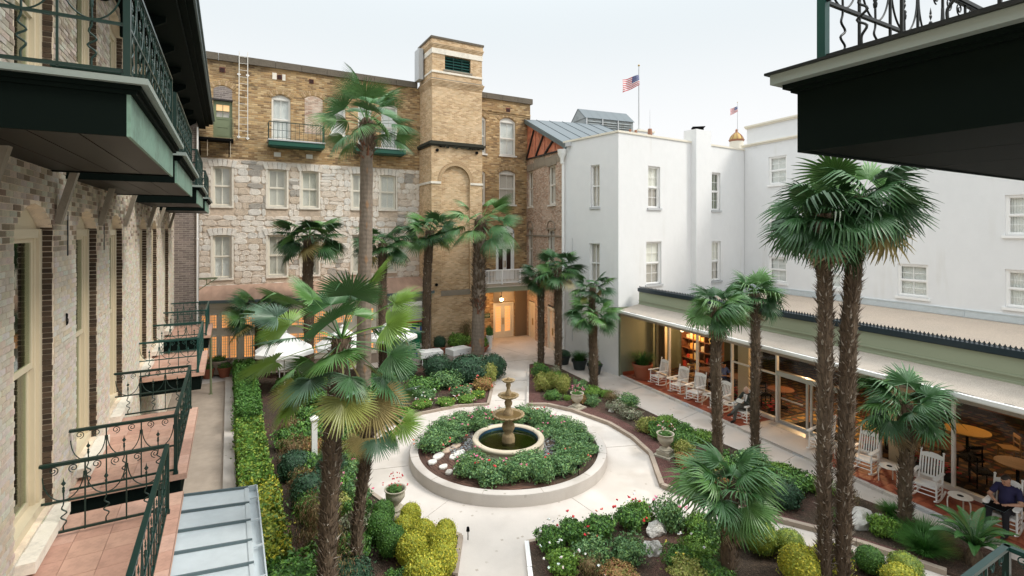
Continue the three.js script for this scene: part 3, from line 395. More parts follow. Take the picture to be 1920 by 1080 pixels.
[[4.6, 4.55, 'nearest tiled balcony with green scroll railing at lower left'], [10.5, 3.75, 'second tiled balcony along the left wing, behind the nearest railing'], [17.7, 3.15, 'third tiled balcony along the left wing, narrow and far'], [23.8, 2.9, 'farthest tiled balcony on the left wing beside the grey brick pier']].forEach(([x, L, l], i) => balcony('tiled_balcony', l, -2.25, 3.17, -x, Math.PI / 2, L, 1.47, { tile: true, ext: i ? 0 : 0.62, fine: i < 2, m: i < 2 ? M.iron : M.teal }));
[[5.7, 3.95, 'large green upper balcony nearest at top left, seen from below'], [10.35, 4.1, 'second upper balcony seen from below with pale green fascia'], [16.9, 3.3, 'third upper balcony along the left wing, small with green railing'], [22.6, 3.4, 'farthest upper balcony on the left wing in front of stone wall']].forEach(([x, L, l], i) => balcony('upper_balcony', l, -2.25, [8.77, 8.73, 8.68, 8.66][i], -x, Math.PI / 2, L, 1.47, { bot: -0.52, fine: i < 1 }));
{
  const p = thing('balcony_post', 'thin green iron post holding up the farthest tiled balcony', 'post', -0.72, 0, -26.6); part('shaft', cy(0.045, 0.045, 2.82, 0, 1.41, 0, 12), M.sageDoor, p); part('base_plate', bx(0.16, 0.03, 0.16, 0, 0.015, 0), M.sageDoor, p); part('cap_plate', bx(0.16, 0.02, 0.16, 0, 2.81, 0), M.sageDoor, p);
}
{ // metal canopy roof below the balconies
  const r = thing('metal_canopy', 'pale blue standing seam metal canopy roof beside the path', 'roof', -2.25, 0, 0, Math.PI / 2);
  const sl = Math.atan2(0.26, 2.5), x0 = 4.2; let k = 0;
  for (let x = 10.72; x > x0; x -= 0.62) {
    part('roof_panel', bx(0.6, 0.02, 2.6, x - 0.31, 2.68, 1.28, 0, sl), M.zinc, r);
    part('standing_seam', bx(0.03, 0.055, 2.58, x, 2.705, 1.28, 0, sl), M.zincDark, r);
  }
  part('fascia', bb(x0, 10.74, 2.35, 2.58, 2.5, 2.56), M.zinc, r);
  part('gutter', [bb(x0, 10.8, 2.44, 2.46, 2.56, 2.72), bb(x0, 10.8, 2.46, 2.56, 2.70, 2.72), bb(10.78, 10.8, 2.44, 2.56, 2.56, 2.72), ...Array.from({ length: 8 }, (_, i) => bb(x0 + 0.5 + i * 0.8, x0 + 0.53 + i * 0.8, 2.53, 2.555, 2.54, 2.72))], M.zinc, r);
  part('end_board', poly([[0, 2.5], [2.56, 2.3], [2.56, 2.52], [0, 2.78]], 0.04).rotateY(-Math.PI / 2).translate(10.76, 0, 0), M.zincDark, r);
  for (const x of [4.6, 10.5]) part('post', bb(x, x + 0.1, 0, 2.42, 2.3, 2.4), M.sageDoor, r);
}
part('unseen_inner_wall', [bb(-3, 28.3, 0, 12.6, -1.3, -1.2), bb(-3, 28.3, 12.3, 12.59, -1.2, -0.35)], M.dark, LW);  // dark wall and cap added behind the windows to stop light leaking in
// ---------------------------------------------------------------- main building across the end of the courtyard
const BZ = -30.8;
const MB = thing('main_building', 'tan brick and rubble stone hotel block closing the far end of courtyard', 'building', 0, 0, BZ);
{
  const W1 = { s: [[-0.75, 0.12], [1.85, 2.8], [3.56, 4.48], [6.35, 7.28], [8.02, 8.98]] };
  const upH = [[-0.73, 0.15, 12.3, 14.25, 0], [2.04, 3.0, 12.45, 14.72, 0.2], [5.15, 5.98, 13.0, 14.68, 0], [6.7, 7.5, 12.45, 14.9, 0], [8.08, 9.1, 12.45, 15.0, 0.16]];
  const rightUp = [[13.95, 15.2, 12.6, 14.95, 0.24], [16.25, 17.5, 12.6, 14.95, 0.26], [13.9, 15.15, 9.2, 11.3, 0.2], [16.2, 17.5, 9.2, 11.35, 0.2], [15.95, 17.4, 4.0, 7.35, 0.38]];
  const hole = ([a, b, c, d, r]) => archPts(a, b, c, d, r);
  const doorLow = [15.75, 17.35, 0.0, 2.45, 0];
  part('brick_wall', [wallGeo([[-3.2, 11.2], [10.6, 11.2], [10.6, 16.35], [-3.2, 16.35]], upH.map(hole), 0.4)], M.tan, MB);
  part('brick_wall', [wallGeo([[13.5, 0], [15.75, 0], [15.75, 2.45], [17.35, 2.45], [17.35, 0], [18.7, 0], [18.7, 16.35], [13.5, 16.35]], rightUp.map(hole), 0.4)], M.tan, MB);
  const sH = []; for (const [a, b] of W1.s) { sH.push([a, b, 8.7, 10.78, 0]); sH.push([a, b, 4.88, 7.15, 0]); }
  part('rubble_backing', wallGeo([[-3.2, 0], [10.6, 0], [10.6, 11.2], [-3.2, 11.2]], sH.map(hole), 0.4), M.mortar, MB);
  part('unseen_inner_wall', [bb(-3.2, 18.7, 0, 16.3, -1.6, -1.5), bb(-3.2, 18.7, 16.0, 16.3, -1.5, -0.41), bb(18.6, 18.7, 0, 16.0, -1.5, -0.41)], M.dark, MB);  // unseen backing and cap, added to keep light out behind the windows
  for (const [a, b] of [[-3.2, 10.35], [13.95, 18.85]]) { const n = Math.round((b - a) / 1.3); for (let i = 0; i < n; i++) part('coping_stone', bb(a + (b - a) * i / n + 0.008, a + (b - a) * (i + 1) / n - 0.008, 16.35, 16.72, -0.5, 0.12), M.coping, MB); }
  part('string_course', [bb(13.95, 18.7, 15.5, 15.6, 0, 0.05), bb(13.95, 18.7, 15.38, 15.44, 0, 0.04)], M.tan, MB);
  // windows
  W1.s.forEach(([a, b], i) => { windowIn(MB, a, b, 8.7, 10.78, { cover: 'shutter', sillM: M.lime, shade: [0, 1, 2, 1, 2][i] }); windowIn(MB, a, b, 4.88, 7.15, { cover: 'shutter', sillM: M.lime, shade: [3, 0, 0, 1, 0][i] }); });
  windowIn(MB, 2.04, 3.0, 12.45, 14.72, { rise: 0.2, meet: 1.1, frame: M.whiteWarm });
  windowIn(MB, 5.15, 5.98, 13.0, 14.68, { frame: M.whiteWarm, z: -0.1 });
  windowIn(MB, 6.7, 7.5, 12.45, 14.9, { frame: M.whiteWarm }); windowIn(MB, 8.08, 9.1, 12.45, 15.0, { rise: 0.16, frame: M.whiteWarm });
  windowIn(MB, 13.95, 15.2, 12.6, 14.95, { rise: 0.24, frame: M.whiteWarm }); windowIn(MB, 16.25, 17.5, 12.6, 14.95, { rise: 0.26, frame: M.whiteWarm });
  windowIn(MB, 13.9, 15.15, 9.2, 11.3, { rise: 0.2, frame: M.whiteWarm, curtain: M.curtainPink }); windowIn(MB, 16.2, 17.5, 9.2, 11.35, { rise: 0.2, frame: M.whiteWarm, curtain: M.curtainPink });
  // arches of rubbed brick over the upper openings
  seed(8);
  const archRow = (a, b, y, r, n, m, R = 0.26) => { const w = (b - a) / 2 + 0.05, rad = (w * w + r * r) / (2 * r), t0 = Math.asin(Math.min(1, w / rad)), cx = (a + b) / 2, c = y + r - rad; for (let i = 0; i < n; i++) { const t = -t0 + 2 * t0 * (i + 0.5) / n; const g = bx(2 * t0 * (rad + R / 2) / n - 0.012, R, 0.05, 0, 0, 0, 0, 0, -t); part('arch_brick', g.translate(cx + Math.sin(t) * (rad + R / 2), c + Math.cos(t) * (rad + R / 2), -0.005), m[i % m.length], MB); } };
  const ab = [M.tan, M.tower, M.tan];
  archRow(2.04, 3.0, 14.74, 0.22, 13, ab); archRow(-0.73, 0.15, 14.86, 0.2, 12, ab); archRow(8.08, 9.1, 15.02, 0.18, 13, ab); archRow(16.25, 17.5, 14.97, 0.28, 16, ab); archRow(13.95, 15.2, 14.97, 0.26, 16, ab); archRow(16.2, 17.5, 11.37, 0.22, 16, ab); archRow(3.72, 4.72, 14.9, 0.2, 13, ab);
  part('blocked_window', poly(archPts(3.74, 4.7, 12.9, 14.88, 0.19), 0.012).translate(0, 0, 0.001), M.pink, MB);
  part('blocked_arch', poly(archPts(-0.72, 0.14, 14.27, 14.84, 0.18), 0.012).translate(0, 0, 0.001), M.greyBrick, MB);
  for (const [x, y, w, m] of [[-0.31, 15.88, 0.26, 0], [2.44, 15.9, 0.24, 0], [4.1, 15.9, 0.24, 0], [16.9, 15.75, 0.3, 1]]) { const v = part('wall_vent', bb(x - w / 2, x + w / 2, y - w / 2, y + w / 2, 0, 0.03), mat([0.16, 0.04, 0.03], 0.8), MB); part('vent_slat', Array.from({ length: 4 }, (_, i) => bb(x - w / 2 + 0.02, x + w / 2 - 0.02, y - w / 2 + 0.03 + i * 0.055, y - w / 2 + 0.055 + i * 0.055, 0.03, 0.05)), M.timber, v); if (x === 2.44) part('vent_patch', [bb(x - 0.36, x - 0.14, y - 0.16, y + 0.2, 0.001, 0.02), bb(x + 0.14, x + 0.3, y - 0.16, y + 0.18, 0.001, 0.02)], M.lime, MB); }
  for (const x of [2.33, 3.99]) part('white_grille', bb(x - 0.17, x + 0.17, 11.48, 11.72, 0, 0.04), M.whiteWarm, MB);
  // green door with its landing
  { const d = sub('door', MB, -0.29, 12.3, -0.1); part('leaf', [bb(-0.44, -0.3, 0, 1.95, -0.05, 0), bb(0.3, 0.44, 0, 1.95, -0.05, 0), bb(-0.3, 0.3, 0, 1.1, -0.05, -0.005), bb(-0.3, 0.3, 1.75, 1.95, -0.05, 0)], M.sageDoor, d); part('pane', [bb(-0.3, -0.015, 1.1, 1.4, -0.03, -0.02), bb(0.015, 0.3, 1.1, 1.4, -0.03, -0.02)], M.glass, d); part('lit_pane', [bb(-0.3, -0.015, 1.43, 1.75, -0.03, -0.02), bb(0.015, 0.3, 1.43, 1.75, -0.03, -0.02)], mat([0.5, 0.35, 0.2], 0.3, { emissive: col(0.9, 0.5, 0.2), emissiveIntensity: 0.45 }), d); part('muntin', [bb(-0.015, 0.015, 1.1, 1.75, -0.04, 0.005), bb(-0.3, 0.3, 1.4, 1.43, -0.04, 0.005)], M.sageDoor, d); part('panel_moulding', [bb(-0.25, 0.25, 0.55, 0.58, -0.005, 0.012), bb(-0.25, 0.25, 0.98, 1.01, -0.005, 0.012), bb(-0.25, 0.25, 0.1, 0.13, -0.005, 0.012)], M.sageDoor, d); part('curtain_behind', bb(-0.3, 0.3, 1.1, 1.75, -0.12, -0.1), M.curtainPink, d); part('hood', bb(-0.5, 0.46, 1.95, 2.03, -0.06, 0.14), M.timber, d); }
  { const l = sub('landing', MB, -1.5, 12.15, 0); part('platform', bb(-0.1, 1.7, -0.12, 0, 0, 0.8), M.black, l); part('strut', [bar([0.2, -0.1, 0.7], [0.2, -0.85, 0.02], 0.05, 0.05), bar([1.5, -0.1, 0.7], [1.5, -0.85, 0.02], 0.05, 0.05)], M.black, l); for (const x of [0.52, 1.55]) part('hanger', bb(x, x + 0.03, -0.95, 0.05, 0.7, 0.72), M.taupe, l); part('guard_rail', [rod([0.5, 1.05, 0.78], [1.68, 1.05, 0.78], 0.012), rod([1.68, 0, 0.78], [1.68, 1.05, 0.78], 0.015), rod([1.68, 1.05, 0.02], [1.68, 1.05, 0.78], 0.012)], M.sageDoor, l); }
  // white roof ladder
  { const l = sub('roof_ladder', MB, 0.66, 0, 0.16); part('rail', rod([-0.21, 12.36, 0], [-0.19, 16.95, 0], 0.02), M.whiteWarm, l); part('rail', rod([0.21, 12.36, 0], [0.21, 16.95, 0], 0.02), M.whiteWarm, l); for (let y = 12.36; y < 16.9; y += 0.36) part('rung', rod([-0.21, y, 0], [0.21, y, 0], 0.012), M.whiteWarm, l); for (const [x, y] of [[-0.21, 12.4], [0.21, 12.36], [-0.2, 15.75], [0.21, 15.75]]) part('foot_plate', bx(0.13, 0.13, 0.02, x, y, -0.1, 0, 0, 0.78), M.white, l); }
  // French doors on the upper porch and doors under it
  { const d = sub('porch_door', MB, 16.675, 4.0, -0.1); const w = 0.725; part('frame', [bb(-w, -w + 0.1, 0, 3.35, -0.08, 0.08), bb(w - 0.1, w, 0, 3.35, -0.08, 0.08), bb(-w + 0.1, w - 0.1, 2.28, 2.42, -0.08, 0.08), poly(archPts(-w, w, 3.2, 3.36, 0.37).slice(1), 0.14).translate(0, 0, -0.06)], M.white, d); const lf = (a, b) => { const p = part('leaf', [bb(a, a + 0.14, 0, 2.28, -0.03, 0.02), bb(b - 0.14, b, 0, 2.28, -0.03, 0.02), bb(a + 0.14, b - 0.14, 0, 0.6, -0.03, 0.01), bb(a + 0.14, b - 0.14, 2.12, 2.28, -0.03, 0.02)], M.white, d); part('pane', bb(a + 0.14, b - 0.14, 0.6, 2.12, -0.015, -0.005), mat([0.035, 0.02, 0.015], 0.05), p); part('handle', bb((a + b) / 2 > 0 ? a + 0.03 : b - 0.07, (a + b) / 2 > 0 ? a + 0.07 : b - 0.03, 0.85, 1.3, 0.02, 0.05), M.gold, p); }; lf(-w + 0.1, -0.005); lf(0.005, w - 0.1); part('transom_pane', bb(-w + 0.1, w - 0.1, 2.42, 3.2, -0.02, -0.01), M.glass, d); part('transom_bar', [bb(-0.02, 0.02, 2.42, 3.2, -0.03, 0.02), bb(-w + 0.1, w - 0.1, 2.79, 2.82, -0.03, 0.015)], M.white, d); part('curtain', bb(-w + 0.1, w - 0.1, 2.42, 3.2, -0.1, -0.08), M.curtainWhite, d); }
}
function latticeDoor(parent, x, y, z, ry, w, h, n = 2) {      // white door leaves, glass in a fine grid with warm light behind
  const d = sub('lattice_door', parent, x, y, z, ry);
  part('frame', [bb(-w / 2 - 0.1, -w / 2, 0, h + 0.12, -0.08, 0.1), bb(w / 2, w / 2 + 0.1, 0, h + 0.12, -0.08, 0.1), bb(-w / 2, w / 2, h, h + 0.12, -0.08, 0.1)], M.ivory, d);
  for (let i = 0; i < n; i++) {
    const a = -w / 2 + w * i / n + 0.005, b = -w / 2 + w * (i + 1) / n - 0.005, s = 0.15;
    const l = part('leaf', [bb(a, a + s, 0, h, -0.03, 0.02), bb(b - s, b, 0, h, -0.03, 0.02), bb(a + s, b - s, 0, 0.42, -0.03, 0.015), bb(a + s, b - s, h - s, h, -0.03, 0.02)], M.ivory, d);
    const g = []; const nx = 4, ny = 9; for (let k = 1; k < nx; k++) { const q = a + s + (b - a - 2 * s) * k / nx; g.push(bb(q - 0.013, q + 0.013, 0.42, h - s, -0.02, 0.01)); } for (let k = 1; k < ny; k++) { const q = 0.42 + (h - s - 0.42) * k / ny; g.push(bb(a + s, b - s, q - 0.013, q + 0.013, -0.019, 0.009)); }
    part('lattice', g, M.ivory, l); part('lit_glass', bb(a + s, b - s, 0.42, h - s, -0.05, -0.04), M.litWarm, l);
    part('handle', bb(i ? a + 0.04 : b - 0.08, i ? a + 0.08 : b - 0.04, 0.9, 1.35, 0.02, 0.05), M.gold, l);
  }
  return d;
}
latticeDoor(MB, 16.55, 0, -0.12, 0, 1.45, 2.3);
part('door_transom', [bb(15.75, 17.35, 2.5, 3.3, 0, 0.03)], M.taupe, MB);
part('brown_pier', bb(17.45, 18.6, 0, 3.4, 0.0, 0.06), mat([0.20, 0.15, 0.10], 0.9), MB);  // slab in a darker brown than the brick around it
{ const s = sub('plaque', MB, 15.28, 1.62, 0.02); part('board', bx(0.42, 0.3, 0.03, 0, 0, 0), mat([0.03, 0.09, 0.045], 0.5), s); part('text_line', [bx(0.3, 0.025, 0.004, 0, 0.07, 0.017), bx(0.34, 0.04, 0.004, 0, 0, 0.017), bx(0.22, 0.025, 0.004, 0, -0.08, 0.017)], mat([0.45, 0.45, 0.3], 0.6), s); }
{ // rubble stones laid in rough courses, bigger dressed blocks round the openings
  seed(99);
  const wins = []; for (const [a, b] of [[-0.75, 0.12], [1.85, 2.8], [3.56, 4.48], [6.35, 7.28], [8.02, 8.98]]) wins.push([a - 0.1, b + 0.1, 8.55, 11.15], [a - 0.1, b + 0.1, 4.72, 7.45]);
  const shapes = Array.from({ length: 14 }, () => { const n = 12, pts = []; for (let i = 0; i < n; i++) { const t = (i + 0.2 * (rnd() - 0.5) * 3) / n * 6.283, c = Math.cos(t), s = Math.sin(t), k = Math.pow(Math.pow(Math.abs(c), 6) + Math.pow(Math.abs(s), 6), -1 / 6) * rr(0.84, 1.02); pts.push([c * k * 0.5, s * k * 0.5]); } const g = poly(pts, 0.35, 0.09), p = g.attributes.position; for (let i = 0; i < p.count; i++) if (p.getZ(i) > 0.3) p.setZ(i, p.getZ(i) + 0.25 * (fbm(p.getX(i) + 0.5, p.getY(i) + 0.5, 4, n + pts[0][0] * 100 | 0) - 0.5)); g.computeVertexNormals(); g.scale(0.88, 0.88, 1); return g; });
  let count = 0; const rest = [[], [], [], [], [], []], list = [];
  let y = 4.25;
  while (y < 11.1) {
    const hgt = rr(0.24, 0.42), top = Math.min(y + hgt, 11.16); let x = -2.6 + rr(0, 0.3);
    while (x < 10.45) {
      let w = rr(0.28, 0.85); if (x + w > 10.5) w = 10.5 - x; if (w < 0.15) break;
      const cx = x + w / 2, cyy = (y + top) / 2; let w0 = w, x0 = x, skip = false;
      for (const [a, b, c, d] of wins) if (top > c && y < d && x + w > a && x < b) { if (x < a - 0.12) { w0 = a - x; } else if (x + w > b + 0.12) { x0 = b; w0 = x + w - b; } else skip = true; }
      if (!skip) { const st = fbm(cx / 12, cyy / 8, 9, 500, 3); const mi = st > 0.66 && rnd() < 0.6 ? 5 : pick([0, 0, 1, 1, 2, 3, 4]); if (w0 > 0.55 && top - y > 0.34 && rnd() < 0.35) { const yc = y + (top - y) * rr(0.4, 0.6); list.push([x0 + w0 / 2, (y + yc) / 2, w0, yc - y, mi], [x0 + w0 / 2, (yc + top) / 2, w0, top - yc, pick([0, 1, 2, 4])]); } else list.push([x0 + w0 / 2, cyy, w0, top - y, mi]); }
      x += w;
    }
    y = top;
  }
  list.forEach((q, i) => q.push(i)); const order = [...list].sort((a, b) => b[2] * b[3] - a[2] * a[3]); const big = new Set(order.slice(0, 240));
  for (const q of list) {
    const [x, yy, w, h, mi] = q, g = shapes[Math.floor(rnd() * 14)], ang = rr(-0.07, 0.07), zz = rr(-0.035, -0.01);
    if (big.has(q)) { const o = part('stone', g, M.stones[mi], MB); o.scale.set(w * 1.0, h * 1.03, 0.13); o.position.set(x, yy, zz); o.rotation.z = ang; }
    else rest[mi].push(g.clone().scale(w, h * 1.03, 0.13).rotateZ(ang).translate(x, yy, zz));
  }
  rest.forEach((r, i) => { if (r.length) stuff(part('rubble_stones', r, M.stones[i], MB)); });
  for (const [a, b] of [[-0.75, 0.12], [1.85, 2.8], [3.56, 4.48], [6.35, 7.28], [8.02, 8.98]]) for (const yt of [10.78, 7.15]) {
    const n = 6, cx = (a + b) / 2; for (let i = 0; i < n; i++) { const t = (i - (n - 1) / 2) / n, tw = (b - a + 0.3) / n; part('voussoir', poly([[-tw * 0.42, 0], [tw * 0.42, 0], [tw * 0.5, 0.36], [-tw * 0.5, 0.36]], 0.05, 0.012).rotateZ(-t * 0.75).translate(cx + t * (b - a + 0.3), yt + 0.02 - Math.abs(t) * 0.1, 0.0), M.stones[pick([0, 1, 1, 4])], MB); }
    for (const [x0, x1] of [[a - 0.1, a], [b, b + 0.1]]) part('jamb_stone', bb(x0, x1, yt === 10.78 ? 8.6 : 4.78, yt, -0.02, 0.035), M.lime, MB);
  }
}
for (const [x, L, l] of [[1.85, 2.85, 'green iron balcony on brick wall, left of the tall palm crown'], [6.42, 2.95, 'green iron balcony on brick wall, behind the tall palm crown']]) {
  const b = thing('wall_balcony', l, 'balcony', x, 12.3, BZ, 0, undefined);
  part('deck', bb(-0.03, L + 0.03, -0.05, 0.02, 0, 0.88), M.greyWhite, b); part('fascia', [bb(0, L, -0.3, -0.05, 0.02, 0.84), bb(0.1, L - 0.1, -0.36, -0.3, 0.02, 0.76)], M.balconyGreen, b);
  part('rail', [bb(0, L, 0.93, 0.97, 0.78, 0.82), bb(0, L, 0.5, 0.52, 0.79, 0.81), bb(0, 0.02, 0.93, 0.97, 0.0, 0.8), bb(L - 0.04, L, 0.93, 0.97, 0, 0.8), bb(0, L, 0.1, 0.12, 0.79, 0.81)], M.iron, b);
  for (let i = 0; i <= 13; i++) part('baluster', bb(i * (L - 0.03) / 13, i * (L - 0.03) / 13 + 0.018, 0, 0.95, 0.79, 0.81), M.iron, b);
  for (const s of [0, L - 0.03]) for (let i = 1; i < 5; i++) part('baluster', bb(s, s + 0.02, 0, 0.95, i * 0.16, i * 0.16 + 0.018), i > 0 && s ? M.balconyGreen : M.iron, b);
}
{ // the brick tower
  const t = thing('brick_tower', 'square buff brick tower with blind arch and dark green louvre at top', 'tower', 0, 0, 0), x0 = 10.5, x1 = 13.85, zf = -28.6, zb = -30.9;
  part('lower_shaft', wallGeo([[x0, 0], [x1, 0], [x1, 12.45], [x0, 12.45]], [archPts(11.12, 13.0, 3.75, 10.4, 0.92, 14)], 0.14).translate(0, 0, zf), M.tower, t);
  part('lower_core', bb(x0, x1, 0, 12.45, zb, zf - 0.14), M.tower, t);
  part('arch_ring', (() => { const g = []; for (let i = 0; i < 26; i++) { const a = Math.PI * (i + 0.5) / 26; g.push(bx(0.115, 0.24, 0.05, 0, 0, 0, 0, 0, a - Math.PI / 2).translate(12.06 + Math.cos(a) * 1.06, 10.38 + Math.sin(a) * 1.06, zf)); } return g; })(), M.tower, t);
  part('sill_strip', bb(11.1, 13.02, 3.45, 3.76, zf - 0.12, zf + 0.03), M.limeDark, t);
  part('impost_band', [bb(x0 - 0.04, 11.1, 10.2, 10.34, zb, zf + 0.04), bb(13.02, x1 + 0.04, 10.2, 10.34, zb, zf + 0.04)], M.lime, t);
  part('dark_ledge', [bb(x0 - 0.1, x1 + 0.1, 12.45, 12.55, zb, zf + 0.1), bb(x0 - 0.16, x1 + 0.16, 12.55, 12.68, zb, zf + 0.16), bb(x0 - 0.06, x1 + 0.06, 12.68, 12.76, zb, zf + 0.06)], mat([0.03, 0.03, 0.02], 0.9), t);
  { seed(71); const moss = []; for (let i = 0; i < 26; i++) moss.push(bx(rr(0.05, 0.22), rr(0.05, 0.16), 0.03, rr(x0, x1), 12.42, zf + 0.145)); part('ledge_drip', moss, mat([0.035, 0.035, 0.022], 0.95), t); }
  part('upper_shaft', wallGeo([[x0 + 0.05, 12.76], [x1 - 0.02, 12.76], [x1 - 0.02, 18.7], [x0 + 0.05, 18.7]], [archPts(11.35, 13.05, 17.1, 17.97, 0)], 0.25).translate(0, 0, zf), M.tower, t);
  part('upper_core', [bb(x0 + 0.05, x0 + 0.3, 12.76, 18.7, zb, zf - 0.25), bb(x1 - 0.27, x1 - 0.02, 12.76, 18.7, zb, zf - 0.25), bb(x0 + 0.3, x1 - 0.27, 12.76, 18.7, zb, zb + 0.2), bb(x0 + 0.3, x1 - 0.27, 18.4, 18.6, zb + 0.2, zf - 0.25)], M.tower, t);
  for (const [y0, n] of [[16.05, 5], [18.3, 4]]) for (let i = 0; i < n; i++) part('corbel_course', bb(x0 + 0.03 - i * 0.025, x1 + i * 0.025, y0 + i * 0.078, y0 + i * 0.078 + 0.066, zb, zf + 0.02 + i * 0.025), M.tower, t);
  part('corbel_cap', bb(x0 + 0.0, x1 + 0.03, 16.45, 16.52, zb, zf + 0.04), M.limeDark, t);
  part('stone_band', [bb(x0 + 0.02, x1 + 0.01, 17.98, 18.29, zb, zf + 0.035), bb(x0 + 0.02, x1 + 0.01, 16.84, 16.96, zb, zf + 0.05)], M.lime, t);
  part('sill', bb(11.25, 13.15, 17.0, 17.1, zf - 0.1, zf + 0.06), M.limeDark, t);
  const L = sub('louvre', t, 12.2, 17.1, zf - 0.12); part('backing', bb(-0.85, 0.85, 0, 0.87, -0.12, -0.1), M.dark, L);
  for (let i = 0; i < 5; i++) part('louvre_blade', bx(1.7, 0.012, 0.17, 0, 0.09 + i * 0.17, 0, 0, 0.9), M.teal, L); part('louvre_mullion', [bb(-0.3, -0.27, 0, 0.87, 0.05, 0.08), bb(0.27, 0.3, 0, 0.87, 0.05, 0.08)], M.teal, L);
  part('parapet', bb(x0 + 0.0, x1 + 0.03, 18.62, 18.86, zb, zf + 0.05), M.tower, t);
  part('coping', bb(x0 - 0.06, x1 + 0.08, 18.86, 18.98, zb - 0.04, zf + 0.1), M.coping, t);
  part('flue_casing', bb(x0 - 0.34, x0 - 0.05, 16.7, 18.6, zb + 0.2, zb + 1.0), M.greyWhite, t);
  for (const [x, y] of [[10.85, 12.2], [13.45, 12.22], [10.8, 4.15]]) part('drain_end', cy(0.09, 0.09, 0.08, 0, 0, 0, 14).rotateX(Math.PI / 2).translate(x, y, zf + 0.04), M.black, t);
}
{ // bow-fronted garden room
  const g = thing('garden_room', 'low bow fronted garden room with lattice windows lit orange under rust roof', 'building', 0, 0, 0);
  const P = [[-1.4, -30.3], [0.5, -29.75], [2.6, -29.1], [4.8, -28.65], [7.2, -28.5], [10.5, -28.7]];
  const out = P.map(([x, z], i) => [x, z + 0.4]);
  // roof in flat strips
  for (let i = 0; i < 5; i++) { const n = 3; for (let k = 0; k < n; k++) { const f0 = k / n, f1 = (k + 1) / n, L = (a, b, f) => a + (b - a) * f; const a = [L(out[i][0], out[i + 1][0], f0), L(out[i][1], out[i + 1][1], f0)], b = [L(out[i][0], out[i + 1][0], f1), L(out[i][1], out[i + 1][1], f1)]; const q = new Float32Array([a[0], 3.86, a[1], b[0], 3.86, b[1], b[0], 4.5, BZ + 0.05, a[0], 3.86, a[1], b[0], 4.5, BZ + 0.05, a[0], 4.5, BZ + 0.05]); const geo = new THREE.BufferGeometry(); geo.setAttribute('position', new THREE.BufferAttribute(q, 3)); geo.setAttribute('uv', new THREE.BufferAttribute(new Float32Array([a[0], 0, b[0], 0, b[0], 2, a[0], 0, b[0], 2, a[0], 2]), 2)); geo.computeVertexNormals(); part('roof_sheet', geo, M.rust, g); } }
  for (let i = 0; i < 5; i++) {
    const a = P[i], b = P[i + 1], w = span(a, b), w2 = sub('bay', g, a[0], 0, a[1], turn(a, b));
    part('gutter', bb(-0.05, w + 0.05, 3.72, 3.86, 0.3, 0.44), M.zincDark, w2); part('soffit', bb(-0.05, w + 0.05, 3.68, 3.72, -0.05, 0.42), M.sage, w2);
    part('cornice', [bb(-0.02, w + 0.02, 3.4, 3.68, 0.0, 0.12), bb(-0.02, w + 0.02, 3.28, 3.36, 0, 0.08)], i < 4 ? M.ivory : M.sage, w2);
    part('plinth', bb(-0.02, w + 0.02, 0, 0.55, -0.12, 0.06), M.kerbDark, w2); part('wall', bb(0, w, 0.55, 3.68, -0.16, 0), i < 4 ? M.ivory : M.taupe, w2);
    if (i === 4) { part('awning_box', bb(0.6, w - 0.15, 3.02, 3.26, 0.02, 0.2), M.white, w2); part('grey_panel', bb(0.75, w - 0.3, 1.9, 3.0, 0.0, 0.05), M.greyWhite, w2); continue; }
    part('sill_band', bb(0, w, 0.55, 0.68, 0, 0.12), M.ivory, w2);
    const n = 2; for (let k = 0; k < n; k++) {
      const x0 = 0.16 + k * (w - 0.12) / n, x1 = x0 + (w - 0.12) / n - 0.16;
      for (const [y0, y1] of [[0.8, 2.0], [2.35, 3.1]]) {
        part('window_casing', [bb(x0, x0 + 0.05, y0, y1, 0, 0.06), bb(x1 - 0.05, x1, y0, y1, 0, 0.06), bb(x0 + 0.05, x1 - 0.05, y0, y0 + 0.05, 0, 0.06), bb(x0 + 0.05, x1 - 0.05, y1 - 0.05, y1, 0, 0.06), bb((x0 + x1) / 2 - 0.04, (x0 + x1) / 2 + 0.04, y0 + 0.05, y1 - 0.05, 0, 0.05)], M.ivory, w2);
        part('lit_window', bb(x0 + 0.05, x1 - 0.05, y0 + 0.05, y1 - 0.05, 0.001, 0.008), M.litWarm, w2);
        const lt = []; for (let j = 1; j < 8; j++) { const x = x0 + 0.05 + (x1 - x0 - 0.1) * j / 8; lt.push(bb(x - 0.018, x + 0.018, y0 + 0.05, y1 - 0.05, 0.01, 0.03)); } const ny = Math.round((y1 - y0) / 0.15); for (let j = 1; j < ny; j++) { const y = y0 + 0.05 + (y1 - y0 - 0.1) * j / ny; lt.push(bb(x0 + 0.05, x1 - 0.05, y - 0.018, y + 0.018, 0.011, 0.029)); }
        part('lattice', lt, M.ivory, w2);
      }
    }
  }
  const m = thing('mosaic_door', 'bright coloured glass door panel in red frame beside the tower', 'door', 9.5, 0, -28.52);
  part('frame', [bb(-0.6, -0.5, 0, 2.15, 0, 0.1), bb(0.5, 0.6, 0, 2.15, 0, 0.1), bb(-0.5, 0.5, 2.05, 2.15, 0, 0.1)], mat([0.42, 0.04, 0.03], 0.5), m);
  seed(17); const cs = [[0.02, 0.22, 0.10], [0.03, 0.30, 0.14], [0.05, 0.12, 0.35], [0.7, 0.7, 0.66], [0.02, 0.16, 0.08], [0.55, 0.08, 0.05]].map((c) => mat(c, 0.3));
